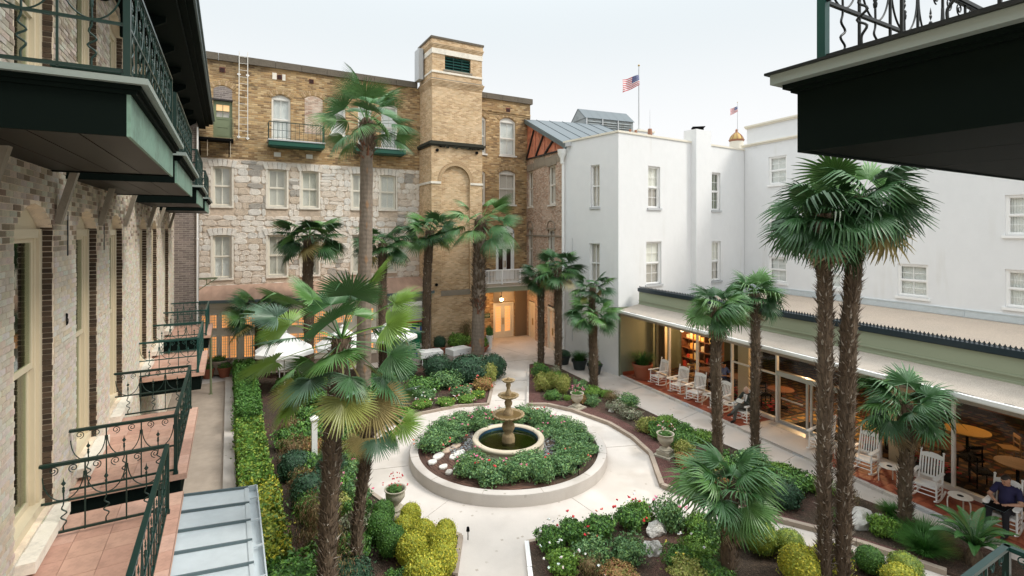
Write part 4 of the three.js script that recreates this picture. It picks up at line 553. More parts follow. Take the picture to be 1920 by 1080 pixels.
  for (let i = 0; i < 4; i++) for (let j = 0; j < 8; j++) part('glass_piece', poly([[rr(-0.02, 0.02), rr(-0.02, 0.02)], [0.24 + rr(-0.02, 0.02), rr(-0.03, 0.03)], [0.24 + rr(-0.03, 0.03), 0.25 + rr(-0.03, 0.03)], [rr(-0.02, 0.02), 0.25]], 0.02).translate(-0.5 + i * 0.25, 0.03 + j * 0.25, 0.02 + rr(0, 0.01)), cs[Math.floor(rnd() * (j < 3 ? 6 : 5))], m);
}
{ // two-storey porch between tower and pink wing
  const p = thing('porch', 'porch with white balustrade over a sage green beam beside the tower', 'porch', 13.87, 0, -28.6); const L = 4.1;
  part('deck', [bb(0, L, 3.86, 3.95, -2.2, 0.08)], M.taupe, p); part('deck_edge', bb(0, L, 3.78, 3.86, -0.02, 0.05), M.whiteWarm, p);
  part('beam', bb(0, L, 3.46, 3.78, -0.2, 0.02), M.sage, p); part('ceiling', bb(0, L, 3.74, 3.8, -2.2, -0.2), M.cream, p);
  part('top_rail', bb(0, L, 4.82, 4.9, -0.05, 0.05), M.white, p); part('bottom_rail', bb(0, L, 4.02, 4.08, -0.035, 0.035), M.white, p);
  for (const x of [0.05, 1.38, 2.72, 4.02]) part('newel', bb(x - 0.05, x + 0.05, 3.86, 4.9, -0.052, 0.06), M.white, p);
  for (let i = 1; i < 40; i++) part('baluster', bb(i * L / 40 - 0.022, i * L / 40 + 0.022, 4.08, 4.82, -0.02, 0.02), M.white, p);
  const l = thing('porch_lantern', 'round glowing lantern hanging under the porch ceiling', 'lantern', 16.0, 2.75, -30.1);
  part('globe', new THREE.SphereGeometry(0.14, 20, 14), M.bulb, l); part('cap', cy(0.05, 0.09, 0.08, 0, 0.16, 0), M.black, l); part('rod', rod([0, 0.18, 0], [0, 0.99, 0], 0.012), M.black, l);
  const pl = new THREE.PointLight(new THREE.Color(1, 0.58, 0.26), 5, 0, 2); pl.position.set(16.0, 2.75, -29.9); pl.shadow.radius = 6; pl.castShadow = true; scene.add(pl);
  for (const [x, r, lab] of [[14.9, 0.5, 'black iron chair on the upper porch, left of the door'], [18.0 - 0.6, -0.4, 'black iron chair on the upper porch, right of the door']]) { const c = thing('porch_chair', lab, 'chair', x, 3.95, -29.6, r); part('seat', bx(0.45, 0.03, 0.45, 0, 0.45, 0), M.ironBlack, c); for (const [a, b] of [[-1, -1], [1, -1], [-1, 1], [1, 1]]) part('leg', rod([a * 0.2, 0, b * 0.2], [a * 0.2, b < 0 ? 0.95 : 0.45, b * 0.2], 0.015), M.ironBlack, c); part('backrest', [bx(0.42, 0.06, 0.02, 0, 0.92, -0.2), ...[-0.12, 0, 0.12].map((q) => bx(0.02, 0.45, 0.015, q, 0.68, -0.2))], M.ironBlack, c); }
}
{ // pink brick wing with the timbered gable
  const P = [18.4, BZ], Q = [16.9, -23.8], L = span(P, Q), g = thing('pink_brick_wing', 'pink brick side wing with timber framed orange half gable and grey roof', 'building', P[0], 0, P[1], turn(P, Q));
  const hs = [[0.35, 1.35, 9.05, 11.5], [4.3, 5.45, 9.0, 11.4], [0.3, 1.3, 4.75, 7.5], [4.15, 5.3, 4.8, 7.45]];
  part('wall', wallGeo([[0, 0], [0.45, 0], [0.45, 2.55], [1.75, 2.55], [1.75, 0], [4.1, 0], [4.1, 2.75], [5.5, 2.75], [5.5, 0], [L, 0], [L, 12.05], [0, 12.4]], hs.map(([a, b, c, d]) => archPts(a, b, c, d, 0)), 0.35), M.pink, g);
  part('unseen_inner_wall', bb(0, L, 0, 12, -1.4, -1.3), M.dark, g);
  hs.forEach(([a, b, c, d], i) => { windowIn(g, a, b, c, d, { frame: M.whiteWarm, curtain: M.curtainPink, cols: 2 }); part('lintel', bb(a - 0.18, b + 0.18, d, d + (i < 2 ? 0.42 : 0.1), -0.02, 0.05), M.limeDark, g); if (i > 1) part('hood_mould', tube([[a - 0.1, d + 0.1, 0.03], [a + 0.1, d + 0.45, 0.03], [(a + b) / 2, d + 0.55, 0.03], [b - 0.1, d + 0.45, 0.03], [b + 0.1, d + 0.1, 0.03]], 0.03, 16, 5), M.limeDark, g); });
  part('stucco_patch', [bb(0.2, L - 0.3, 11.5, 11.98, 0.002, 0.02), bb(1.6, 3.6, 11.6, 12.2, 0.0, 0.03)], M.limeDark, g);
  part('string_course', bb(0, L, 7.0, 7.1, 0.0, 0.05), M.limeDark, g);
  part('gable_infill', poly([[0, 12.4], [L, 12.05], [L, 12.15], [0, 15.0]], 0.2).translate(0, 0, -0.25), M.orangeWall, g);
  for (const [a, b] of [[[0, 12.5], [1.5, 14.2]], [[1.9, 12.4], [3.3, 13.5]], [[3.6, 12.3], [5.0, 12.9]]]) part('brace', bar([a[0], a[1], 0], [b[0], b[1], 0], 0.11, 0.1), M.timber, g);
  for (const [x, y] of [[1.75, 14.1], [3.5, 13.4], [5.3, 12.75]]) part('stud', bar([x, 12.35, -0.02], [x, y, -0.02], 0.05, 0.06), M.orangeWall, g);
  part('tie_beam', bar([0, 12.42, 0.02], [L, 12.07, 0.02], 0.09, 0.12), M.timber, g);
  part('rake_board', bar([-0.2, 15.2, 0.15], [L + 0.25, 12.17, 0.15], 0.3, 0.06), M.zincDark, g);
  const roofA = Math.atan2(15.2 - 12.17, L + 0.45); const rl = Math.hypot(L + 0.45, 3.03);
  for (let i = 0; i < 6; i++) part('roof_strip', bx(rl, 0.05, 0.985, (L + 0.05) / 2, 13.77, -0.3 - i, 0, 0, -roofA), M.metalRoof, g), part('roof_seam', bx(rl, 0.05, 0.03, (L + 0.05) / 2, 13.81, -0.8 - i, 0, 0, -roofA), M.metalRoof, g);
  for (const [x, w, y] of [[1.1, 1.1, 2.35], [4.8, 1.2, 2.5]]) latticeDoor(g, x, 0, -0.1, 0, w, y);
  for (const x of [3.0, 5.9]) { const w = part('wall_light', [bx(0.16, 0.3, 0.14, x, 3.25, 0.09), cy(0.02, 0.1, 0.12, x, 3.46, 0.09, 8)], M.white, g); part('glass', bx(0.12, 0.2, 0.1, x, 3.2, 0.1), M.glass, w); }
  // louvred ventilator on the roof
  const c = thing('roof_ventilator', 'grey weathered louvred ventilator house on the roof behind white block', 'ventilator', 22.9, 13.9, -29.9, -0.12); c.scale.setScalar(0.78);
  part('body', poly([[0, 0], [5.4, 0], [5.4, 2.3], [0, 2.3]], 2.6).translate(0, 0, -2.6), M.metalWeather, c);
  part('gable', poly([[-2.6, 2.3], [0, 2.3], [-1.3, 3.35]], 0.06).rotateY(-Math.PI / 2), M.metalWeather, c);
  for (const s of [0, 1]) for (let i = 0; i < 6; i++) part('roof_panel', bx(0.96, 0.04, 1.78, 0.4 + i * 0.92, 2.85, s ? -2.03 : -0.57, 0, s ? -0.68 : 0.68), M.metalRoof, c);
  for (let b = 0; b < 3; b++) { for (let i = 0; i < 8; i++) part('louvre_blade', bx(1.6, 0.03, 0.2, 0.95 + b * 1.75, 0.55 + i * 0.21, 0.04, 0, 0.7), M.metalWeather, c); part('louvre_post', bb(0.04 + b * 1.75, 0.14 + b * 1.75, 0, 2.3, 0, 0.14), M.greyWhite, c); }
  const e = sub('end_louvre', c, -0.02, 1.5, -1.3, -Math.PI / 2); part('void', bx(1.1, 0.85, 0.03, 0, 0, 0), M.dark, e); for (let i = 0; i < 5; i++) part('louvre_blade', bx(1.1, 0.03, 0.14, 0, -0.36 + i * 0.18, 0.05, 0, 0.7), M.metalWeather, e);
  part('support', bb(0.3, 5, -4, 0, -2.2, -0.4), M.metalWeather, c);
}
// ---------------------------------------------------------------- white stucco block
{
  const A = [16.75, -23.9], B = [17.3, -19.85], C = [28.2, -20.62], L1 = span(A, B), L2 = span(B, C);
  const g = thing('white_stucco_block', 'plain white stucco block with chimney in the middle right background', 'building', B[0], 0, B[1], turn(B, C));
  const h = [[2.2, 3.15, 8.6, 10.85], [7.68, 8.5, 8.6, 10.85], [2.05, 3.25, 4.5, 6.8], [7.66, 8.55, 4.4, 6.75]];
  part('front_wall', wallGeo([[0.003, 0], [L2, 0], [L2, 12.4], [0.003, 12.4]], h.map(([a, b, c, d]) => archPts(a, b, c, d, 0)), 0.4), M.stucco, g);
  const wn = (p, a, b, c, d, i) => windowIn(p, a, b, c, d, { z: -0.16, frame: M.white, rows: 2, sillM: M.greyWhite, curtain: i === 1 ? M.sageDoor : i === 0 ? M.curtainPink : M.curtainPink, blind: i === 1 ? 0 : 0.55 });
  h.forEach(([a, b, c, d], i) => wn(g, a, b, c, d, i));
  const s = sub('side_wall', g, 0, 0, 0, turn(A, B) - turn(B, C)); s.position.set(0, 0, 0);
  // side wall frame runs towards the corner, so its own x ends at 0
  const h2s = [[-1.95, -1.3, 8.65, 10.9], [-2.05, -1.3, 4.6, 6.7]];
  part('stucco', wallGeo([[-L1, 0], [0, 0], [0, 12.4], [-L1, 12.4]], h2s.map(([a, b, c, d]) => archPts(a, b, c, d, 0)), 0.4), M.stucco, s);
  for (const [a, b, c, d] of h2s) { part('sash', [bb(a, a + 0.06, c, d, -0.2, -0.12), bb(b - 0.06, b, c, d, -0.2, -0.12), bb(a + 0.06, b - 0.06, c, c + 0.06, -0.2, -0.12), bb(a + 0.06, b - 0.06, d - 0.06, d, -0.2, -0.12), bb(a + 0.06, b - 0.06, (c + d) / 2 - 0.03, (c + d) / 2 + 0.03, -0.19, -0.12), bb((a + b) / 2 - 0.015, (a + b) / 2 + 0.015, c + 0.06, d - 0.06, -0.185, -0.13)], M.white, s); part('pane', bb(a + 0.06, b - 0.06, c + 0.06, d - 0.06, -0.172, -0.168), M.glass, s); part('blind', bb(a + 0.05, b - 0.05, c + 0.05, d - 0.05, -0.26, -0.24), M.curtainPink, s); part('sill', bb(a - 0.05, b + 0.05, c - 0.12, c, -0.1, 0.05), M.greyWhite, s); }
  part('coping', [bb(-0.05, L2, 12.4, 12.5, -0.5, 0.05)], M.ivory, g); part('coping', bb(-L1, 0.05, 12.402, 12.502, -0.5, 0.055), M.ivory, s);
  part('chimney', bb(5.75, 7.1, 0.5, 13.15, -0.5, 0.36), M.stucco, g); part('chimney_cap', [cy(0.5, 0.42, 0.06, 6.4, 13.32, 0.0, 4), cy(0.3, 0.3, 0.15, 6.4, 13.22, 0.0, 10)], M.black, g);
  part('rain_head', lathe([[0.09, 0], [0.11, 0.3], [0.24, 0.55], [0.26, 0.75], [0.28, 0.8]], 20).translate(-L1 + 0.1, 11.2, 0.22), M.white, s); part('downpipe', rod([-L1 + 0.1, 0.4, 0.14], [-L1 + 0.1, 11.3, 0.14], 0.075, 0.075, 14), M.white, s); part('wire', rod([-L1 + 0.75, 1.2, 0.03], [-L1 + 0.75, 7, 0.03], 0.015), M.greyWhite, s); part('hopper', bx(0.3, 0.22, 0.3, -L1 + 0.5, 12.25, 0.05), M.greyWhite, s);
  part('unseen_inner_wall', [bb(0.6, L2, 0, 12.35, -1.3, -1.2)], M.dark, g); part('roof', bb(0.5, L2, 12.0, 12.1, -3.4, -0.41), M.gravel, g);
  for (const x of [3.3, 3.75]) part('roof_vent', cy(0.07, 0.07, 0.45, x - 1.2, 12.75, -1.2, 10), M.copper, g);
}
{ // long white wing behind the arcade
  const P = arc(-2.2, -10.85), g = thing('white_wing', 'long white hotel wing with small paned windows at the right', 'building', P[0], 0, P[1], AROT);
  const h = [];
  for (const [a, b] of [[1.95, 3.15], [5.1, 6.3], [8.95, 10.2], [12.85, 14.3], [17.2, 18.6]]) { h.push([a, b, 4.35, 5.85], [a, b, 7.2, 8.8], [a, b, 10.1, 11.75]); }
  h.splice(6, 3, [8.95, 10.2, 4.35, 5.85]);
  part('wall', wallGeo([[0, 0], [24, 0], [24, 12.6], [0, 12.6]], h.map(([a, b, c, d]) => archPts(a, b, c, d, 0)), 0.4), M.stucco, g);
  h.forEach(([a, b, c, d], i) => windowIn(g, a, b, c, d, { z: -0.1, frame: M.white, sillM: M.white, rows: 2, cols: 2, gap: a > 12 && c < 5 ? 0.6 : 0, room: mat([0.25, 0.035, 0.02], 0.8), t: 0.09 }));
  part('string_course', [bb(0, 24, 12.6, 12.68, -0.4, 0.06), bb(0, 24, 12.68, 12.76, -0.4, 0.12)], M.ivory, g); part('upper_parapet', bb(0.35, 24, 12.76, 13.72, -0.7, -0.02), M.stucco, g); part('cornice', [bb(0.27, 24, 13.72, 13.8, -0.75, 0.05), bb(0.23, 24, 13.8, 13.9, -0.8, 0.1)], M.ivory, g);
  part('flashing', [bb(0, 24, 3.75, 4.05, 0, 0.03), bb(0, 24, 4.03, 4.07, 0.0, 0.05), bb(11.5, 11.53, 3.6, 4.05, 0.03, 0.05)], M.zinc, g); part('unseen_inner_wall', bb(0, 24, 0, 12.5, -1.3, -1.2), M.dark, g);
}
// ---------------------------------------------------------------- glazed arcade with tiled terrace
const AR = thing('glass_arcade', 'sage green glazed lounge front with gravel roof along the right side', 'building', AO[0], 0, AO[1], AROT);
{
  const G = -1.85, L = 20;
  const tz = struct('terrace', bb(0.05, L, -0.05, 0.075, G, -0.14), M.grout); tz.position.set(AO[0], 0, AO[1]); tz.rotation.y = AROT; tz.userData.label = 'red terracotta tiled terrace in front of the glass lounge wall';
  seed(3); const tg = bb(0.006, 0.299, 0.07, 0.083, 0.006, 0.279), far = [[], [], [], []]; let n = 0;
  const mats = M.terracotta;
  for (let i = Math.floor(19.9 / 0.305) - 1; i >= 0; i--) for (let j = 0; j < 6; j++) { const k = Math.floor(rnd() * 4); if (n < 240 && i * 0.305 < 16.5 && i * 0.305 > 8.6) { const o = part('floor_tile', tg, mats[k], tz); o.position.set(0.06 + i * 0.305, rr(0, 0.002), G + 0.0 + j * 0.285); n++; } else far[k].push(tg.clone().translate(0.06 + i * 0.305, 0, G + j * 0.285)); }
  far.forEach((f, i) => f.length && stuff(part('floor_tiles', f, mats[i], tz)));
  for (let i = 0; i < 50; i++) part('edge_tile', bb(0.05 + i * 0.4, 0.05 + i * 0.4 + 0.39, -0.05, 0.09 + rr(-0.003, 0.003), -0.135, 0.0), pick([M.kerb, M.kerb, M.greyWhite, M.flag[2]]), tz);
  // end wall, canopy, parapet, roof
  part('end_wall', bb(-0.12, 0.04, 0, 3.5, -12.6, -0.02), M.sageWall, AR); part('tile_skirting', bb(0.04, 0.055, 0.08, 0.24, G, -0.16), M.terracotta[1], AR);
  part('canopy', poly([[0.12, 3.31], [0.12, 3.37], [-1.25, 3.62], [-1.25, 3.0], [G - 0.1, 3.0], [G - 0.1, 2.9], [-0.1, 3.1]].map(([z, y]) => [-z, y]), L).rotateY(Math.PI / 2), M.canopy, AR);
  part('gutter', [bb(-0.05, L, 3.30, 3.40, 0.12, 0.22), bb(-0.05, L, 3.26, 3.30, 0.08, 0.16)], M.white, AR);
  { seed(23); const c = []; for (let x = 0; x < L; x += 0.4) if (rnd() < 0.6) c.push(bx(rr(0.15, 0.5), 0.012, rr(0.03, 0.08), x, 3.392, 0.1 + rr(-0.04, 0.02))); part('gutter_leaves', c, M.timber, AR); }
  part('parapet', bb(0, L, 3.4, 4.28, -1.42, -1.2), M.sage, AR); part('moulding', [bb(0, L, 3.78, 3.82, -1.2, -1.17), bb(0, L, 3.6, 3.66, -1.2, -1.165)], M.sage, AR);
  part('parapet_fascia', [bb(-0.02, L, 4.28, 4.44, -1.46, -1.12), bb(-0.02, L, 4.25, 4.285, -1.2, -1.16)], mat([0.012, 0.025, 0.035], 0.4), AR);
  const fin = merge([poly([[-0.012, 0], [0.012, 0], [0.012, 0.045], [0.04, 0.055], [0.05, 0.085], [0.02, 0.085], [0.022, 0.11], [0, 0.15], [-0.022, 0.11], [-0.02, 0.085], [-0.05, 0.085], [-0.04, 0.055], [-0.012, 0.045]], 0.012), new THREE.TorusGeometry(0.045, 0.008, 5, 10, Math.PI).translate(0.065, 0, 0.006)]).scale(0.8, 0.75, 1);
  const fm = mat([0.012, 0.02, 0.026], 0.5); for (let i = 0; i < 190; i++) { const o = part('cresting', fin, fm, AR); o.position.set(0.05 + i * 0.104, 4.44, -1.2); }
  part('flat_roof', bb(-0.1, L, 3.55, 3.72, -10.84, -1.42), M.gravel, AR);
  // glass front
  const post = [-0.15, 1.55, 3.42, 5.42, 7.58, 10.2, 11.28, 13.22, 15.2, 17.2, 19.2];
  for (const s of post) part('mullion', bb(s - 0.03, s + 0.03, 0.08, 2.9, G - 0.06, G + 0.06), M.white, AR);
  part('sill', bb(0.04, 7.5, 0.08, 0.22, G - 0.08, G + 0.08), M.whiteWarm, AR); part('sill', bb(10.3, L, 0.08, 0.22, G - 0.08, G + 0.08), M.whiteWarm, AR);
  for (let i = 0; i < post.length - 1; i++) { if (i === 4) continue; part('pane', bb(post[i] + 0.03, post[i + 1] - 0.03, 0.22, 2.9, G - 0.004, G + 0.004), M.glassClear, AR); }
  part('transom', [bb(5.45, 7.55, 1.85, 1.91, G - 0.05, G + 0.05), bb(6.55, 6.6, 0.22, 1.85, G - 0.05, G + 0.05)], M.white, AR);
  const d = sub('sliding_door', AR, 7.58, 0, G); part('lintel', bb(0.03, 2.6, 1.88, 2.06, -0.06, 0.1), M.steel, d); part('transom_pane', bb(0.03, 2.6, 2.06, 2.9, -0.004, 0.004), M.glassClear, d); part('door_leaf', [bb(0.05, 0.13, 0.08, 1.88, -0.03, 0.03), bb(0.13, 1.2, 0.08, 0.2, -0.03, 0.03), bb(1.2, 1.28, 0.08, 1.88, -0.03, 0.03)], M.steel, d); part('pane', bb(0.13, 1.2, 0.2, 1.88, -0.004, 0.004), M.glassClear, d); part('door_leaf', [bb(1.36, 1.44, 0.08, 1.88, -0.03, 0.03), bb(1.44, 2.5, 0.08, 0.2, -0.03, 0.03), bb(2.5, 2.58, 0.08, 1.88, -0.03, 0.03)], M.steel, d); part('push_bar', [rod([0.2, 1.05, 0.06], [1.1, 1.05, 0.06], 0.03), rod([1.5, 1.05, 0.06], [2.4, 1.05, 0.06], 0.03)], M.steel, d); part('pane', bb(1.44, 2.5, 0.2, 1.88, -0.004, 0.004), M.glassClear, d); part('threshold', bb(0, 2.6, 0.076, 0.1, -0.3, 0.5), M.steel, d); part('landing', bb(-0.2, 2.7, 0.06, 0.092, 0.12, 1.85), M.concrete, d);
  // the lounge inside
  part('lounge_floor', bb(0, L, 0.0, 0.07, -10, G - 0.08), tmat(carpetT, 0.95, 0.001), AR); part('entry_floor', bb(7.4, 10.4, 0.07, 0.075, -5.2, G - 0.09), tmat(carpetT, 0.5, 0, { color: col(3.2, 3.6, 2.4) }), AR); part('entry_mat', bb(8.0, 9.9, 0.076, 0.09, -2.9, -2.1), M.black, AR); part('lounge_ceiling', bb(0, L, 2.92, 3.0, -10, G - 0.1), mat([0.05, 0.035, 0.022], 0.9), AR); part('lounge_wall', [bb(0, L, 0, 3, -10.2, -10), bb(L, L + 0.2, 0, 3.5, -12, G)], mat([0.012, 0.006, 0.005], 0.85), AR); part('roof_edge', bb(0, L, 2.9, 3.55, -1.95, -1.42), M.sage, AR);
  for (const [s, w] of [[-0.08, 0.4], [5.35, 0.55], [11.3, 0.45], [17, 0.5]]) part('column', [bb(s, s + w, 0.07, 2.92, -2.75, -2.25)], M.cream, AR); part('drape', (() => { const g = new THREE.PlaneGeometry(0.5, 2.7, 24, 1), p = g.attributes.position; for (let i = 0; i < p.count; i++) p.setZ(i, 0.04 * Math.sin(p.getX(i) * 55)); g.computeVertexNormals(); return g.translate(0.62, 1.5, -2.15); })(), mat([0.12, 0.09, 0.055], 0.9), AR);
  for (let i = 0; i < 8; i++) part('wall_panel', bb(0.6 + i * 2.4, 2.4 + i * 2.4, 0.3, 2.6, -9.99, -9.9), [M.wood, M.woodPale][i % 2], AR);
  for (const s of [3.6, 8.6, 13.6]) part('beam', bb(s, s + 0.3, 2.7, 2.92, -10, -2), M.woodPale, AR);
}
const inArc = (s, off, y = 0) => { const p = arc(s, off); return [p[0], y, p[1]]; };
{ // furniture of the lounge, seen through the glass
  seed(31);
  const cab = thing('display_shelf', 'tall lit shelf of boxes inside the lounge, near its left end', 'shelf', ...inArc(0.75, -3.3, 0.07), AROT); cab.scale.set(0.75, 1, 1);
  for (let i = 0; i < 5; i++) part('shelf_board', bb(0, 3.2, 0.3 + i * 0.5, 0.34 + i * 0.5, -0.4, 0), M.wood, cab); for (const x of [0, 1.05, 2.1, 3.16]) part('upright', bb(x, x + 0.05, 0, 2.6, -0.42, -0.02), M.wood, cab); part('back_panel', bb(0, 3.2, 0, 2.6, -0.46, -0.42), M.woodPale, cab);
  const bc = [[0.5, 0.05, 0.03], [0.6, 0.3, 0.06], [0.65, 0.5, 0.2], [0.35, 0.03, 0.06], [0.5, 0.45, 0.3]].map((c) => mat(c, 0.6)), bn = ['red', 'orange', 'yellow', 'crimson', 'cream'];
  const boxes = []; for (let i = 0; i < 4; i++) for (let k = 0; k < 9; k++) if (rnd() < 0.75) { const w = rr(0.12, 0.22), h = rr(0.15, 0.36), x = 0.15 + k * 0.25; const q = inArc(0.75 + x, -3.3 - 0.2, 0.41 + i * 0.5); const ci = Math.floor(rnd() * 5), b = part('gift_box', bb(-w / 2, w / 2, 0, h, -0.12, 0.12), bc[ci], scene); b.position.set(...q); b.rotation.y = AROT; tag(b, bn[ci] + ' box on the ' + ['lowest', 'second', 'third', 'top'][i] + ' board of the lit shelf inside the lounge', 'box', bn[ci] + ' boxes, ' + ['lowest', 'second', 'third', 'top'][i] + ' shelf board'); }
  const tbl = (s, off, c, label, r = 0.5) => { const t = thing('lounge_table', label, 'table', ...inArc(s, off, 0.07), AROT); part('tabletop', cy(r, r, 0.03, 0, 0.74, 0, 28), c, t); part('column', cy(0.04, 0.04, 0.7, 0, 0.37, 0), M.black, t); part('foot', cy(0.25, 0.28, 0.03, 0, 0.015, 0, 20), M.black, t); return t; };
  tbl(3.1, -2.9, M.wood, 'round dark table inside the lounge behind the first rocking chairs'); tbl(4.5, -3.3, M.woodPale, 'pale wooden table inside the lounge behind the third rocking chair'); tbl(10.8, -3.0, mat([0.62, 0.36, 0.06], 0.7), 'table under yellow cloth inside the lounge beside the doors', 0.6); tbl(13.9, -3.6, M.woodPale, 'pale round table inside the lounge behind the side tables'); tbl(15.9, -3.2, mat([0.45, 0.16, 0.05], 0.5), 'orange brown table inside the lounge behind the man in blue', 0.75);
  tbl(12.3, -3.2, M.wood, 'dark table inside the lounge left of the pale round table'); tbl(12.0, -5.2, mat([0.4, 0.24, 0.06], 0.7), 'table under golden cloth deeper inside the lounge', 0.6); tbl(6.5, -3.4, M.wood, 'dark table inside the lounge left of the doors'); tbl(14.6, -5.4, M.wood, 'dark table far inside the lounge at the right'); tbl(17.4, -3.2, M.woodPale, 'pale table inside the lounge at the picture edge');
  for (const [s, l] of [[5.1, 'red potted flowers inside the lounge glass left of the cream column'], [7.0, 'red potted flowers inside the lounge glass left of the doors'], [10.7, 'red potted flowers inside the lounge glass behind the twin palms'], [12.0, 'red potted flowers inside the lounge glass beside the short palm'], [12.9, 'red potted flowers inside the lounge glass right of the short palm'], [15.6, 'red potted flowers inside the lounge glass behind the man in blue']]) { const q = inArc(s, -2.25, 0.07), t = thing('indoor_plant', l, 'plant', ...q); part('pot_body', lathe([[0, 0], [0.12, 0], [0.16, 0.24], [0.14, 0.24], [0.13, 0.2]], 16), M.potDark, t); const g = []; for (let i = 0; i < 46; i++) { const a = rnd() * 6.283, r = rr(0.05, 0.3); g.push(colored(bx(0.11, 0.006, 0.06, 0, 0, 0, a, rr(-0.5, 0.5)).translate(Math.cos(a) * r, 0.32 + rr(0, 0.3) - r * 0.4, Math.sin(a) * r), i % 3 ? [0.42, 0.02, 0.03] : [0.03, 0.09, 0.02])); } part('leaves', g, new THREE.MeshStandardMaterial({ vertexColors: true, roughness: 0.7 }), t); }
  const ch = (s, off, r, m, label) => { const c = thing('lounge_chair', label, 'chair', ...inArc(s, off, 0.07), AROT + r); part('seat', bx(0.46, 0.06, 0.46, 0, 0.44, 0), m, c); for (const [a, b] of [[-1, -1], [1, -1], [-1, 1], [1, 1]]) part('leg', rod([a * 0.2, 0, b * 0.2], [a * 0.19, b < 0 ? 0.85 : 0.45, b * 0.19], 0.02), m, c); part('backrest', [bx(0.42, 0.1, 0.03, 0, 0.84, -0.2, 0, -0.08), bx(0.4, 0.05, 0.02, 0, 0.64, -0.2)], m, c); };
  ch(2.6, -2.4, 1.5, M.cane, 'cane chair inside the lounge, left of the round dark table'); ch(3.65, -2.6, -1.5, M.cane, 'cane chair inside the lounge, right of the round dark table'); ch(4.0, -2.8, 1.2, M.wood, 'dark chair inside the lounge, left of the pale wooden table'); ch(5.05, -2.8, -1.3, M.woodPale, 'pale chair inside the lounge, right of the pale wooden table'); ch(13.4, -2.9, 2.4, M.black, 'black chair inside the lounge, left of the pale round table'); ch(14.6, -3.0, -2.4, M.cane, 'cane chair inside the lounge, right of the pale round table'); ch(15.1, -4.2, 0.6, M.wood, 'dark chair inside the lounge, behind the orange brown table'); ch(12.8, -3.6, -2.0, M.black, 'black chair inside the lounge, right of the dark table'); ch(11.7, -3.4, 1.9, M.woodPale, 'pale chair inside the lounge, left of the dark table'); ch(6.0, -3.0, 1.2, M.black, 'black chair inside the lounge, left of the doors'); ch(14.0, -4.6, 0.2, M.woodPale, 'pale chair inside the lounge, behind the pale round table'); ch(16.7, -2.9, -1.2, M.black, 'black chair inside the lounge, right of the orange brown table'); ch(12.9, -5.6, -0.8, M.cane, 'cane chair inside the lounge beside the golden cloth table');
  for (const [s, off, l] of [[1.6, -2.6, 'glowing pendant lamp inside the lounge before the lit shelf'], [6.8, -4.6, 'glowing pendant lamp inside the lounge left of the doors'], [9.2, -4.2, 'glowing pendant lamp inside the lounge behind the doors'], [12.6, -6.0, 'glowing pendant lamp inside the lounge right of the yellow table'], [15.6, -6.2, 'glowing pendant lamp inside the lounge at the far right']]) {
    const q = inArc(s, off, 2.45), p = thing('pendant_lamp', l, 'lamp', ...q, 0); part('globe', new THREE.SphereGeometry(0.11, 16, 12), M.bulb, p); part('cord', rod([0, 0.1, 0], [0, 0.46, 0], 0.008), M.black, p); part('cap', cy(0.03, 0.06, 0.05, 0, 0.12, 0), M.gold, p);
    const pl = new THREE.PointLight(new THREE.Color(1, 0.6, 0.28), s < 3 ? 8 : s < 10 ? 9 : 3.2, 0, 2); pl.position.set(q[0], q[1], q[2]); pl.shadow.radius = 5; pl.castShadow = true; scene.add(pl);
  }
}
// ---------------------------------------------------------------- the gallery overhead at the upper right, and the rail below it
{
  const g = thing('gallery_balcony', 'huge dark gallery balcony overhead at the upper right corner', 'balcony', 3.68, 8.6, -2.45), W = 9.5, D = 5;
  part('lip', [bb(-0.02, W, -0.075, 0, 0, D)], M.lipGrey, g); part('lip_cap', bb(-0.05, W, 0.0, 0.018, -0.03, D), M.ironBlack, g); part('cove_moulding', [bb(0.06, W, -0.11, -0.075, 0.05, D), bb(0.1, W, -0.14, -0.11, 0.09, D)], M.shadedGreen, g);
  part('fascia', [bb(0.14, 0.17, -0.6, -0.14, 0.12, D), bb(0.17, W, -0.6, -0.14, 0.12, 0.15)], M.shadedGreen, g);
  for (let i = 0; i < 9; i++) part('soffit_board', bb(0.172 + i * 1.03, 0.172 + i * 1.03 + 1.02, -0.585, -0.56, 0.152, D), M.shadedSoffit, g);
  part('corner_post', [bx(0.06, 1.03, 0.06, 0.2, 0.53, 0.28), bx(0.1, 0.04, 0.1, 0.2, 0.03, 0.28)], M.teal, g);
  railing(g, 0.2, 0.018, 0.3, -Math.PI / 2, 3.9, M.ironBlack, true); railing(g, 0.22, 0.018, 0.28, 0, 5.8, M.ironBlack, true);
  const r = thing('corner_railing', 'teal handrail corner of a balcony at the lower right edge', 'balcony', 4.4, 3.18, -2.06);
  part('deck', bb(-0.2, 2.55, -0.35, 0, 0, 1.9), M.shadedGreen, r); part('corner_post', bx(0.055, 1.0, 0.055, 2.47, 0.5, 0.03), M.iron, r);
  railing(r, 0, 0, 0.03, 0, 2.47, M.teal, true); railing(r, 2.47, 0, 0.03, -Math.PI / 2, 1.75, M.teal, true);
}
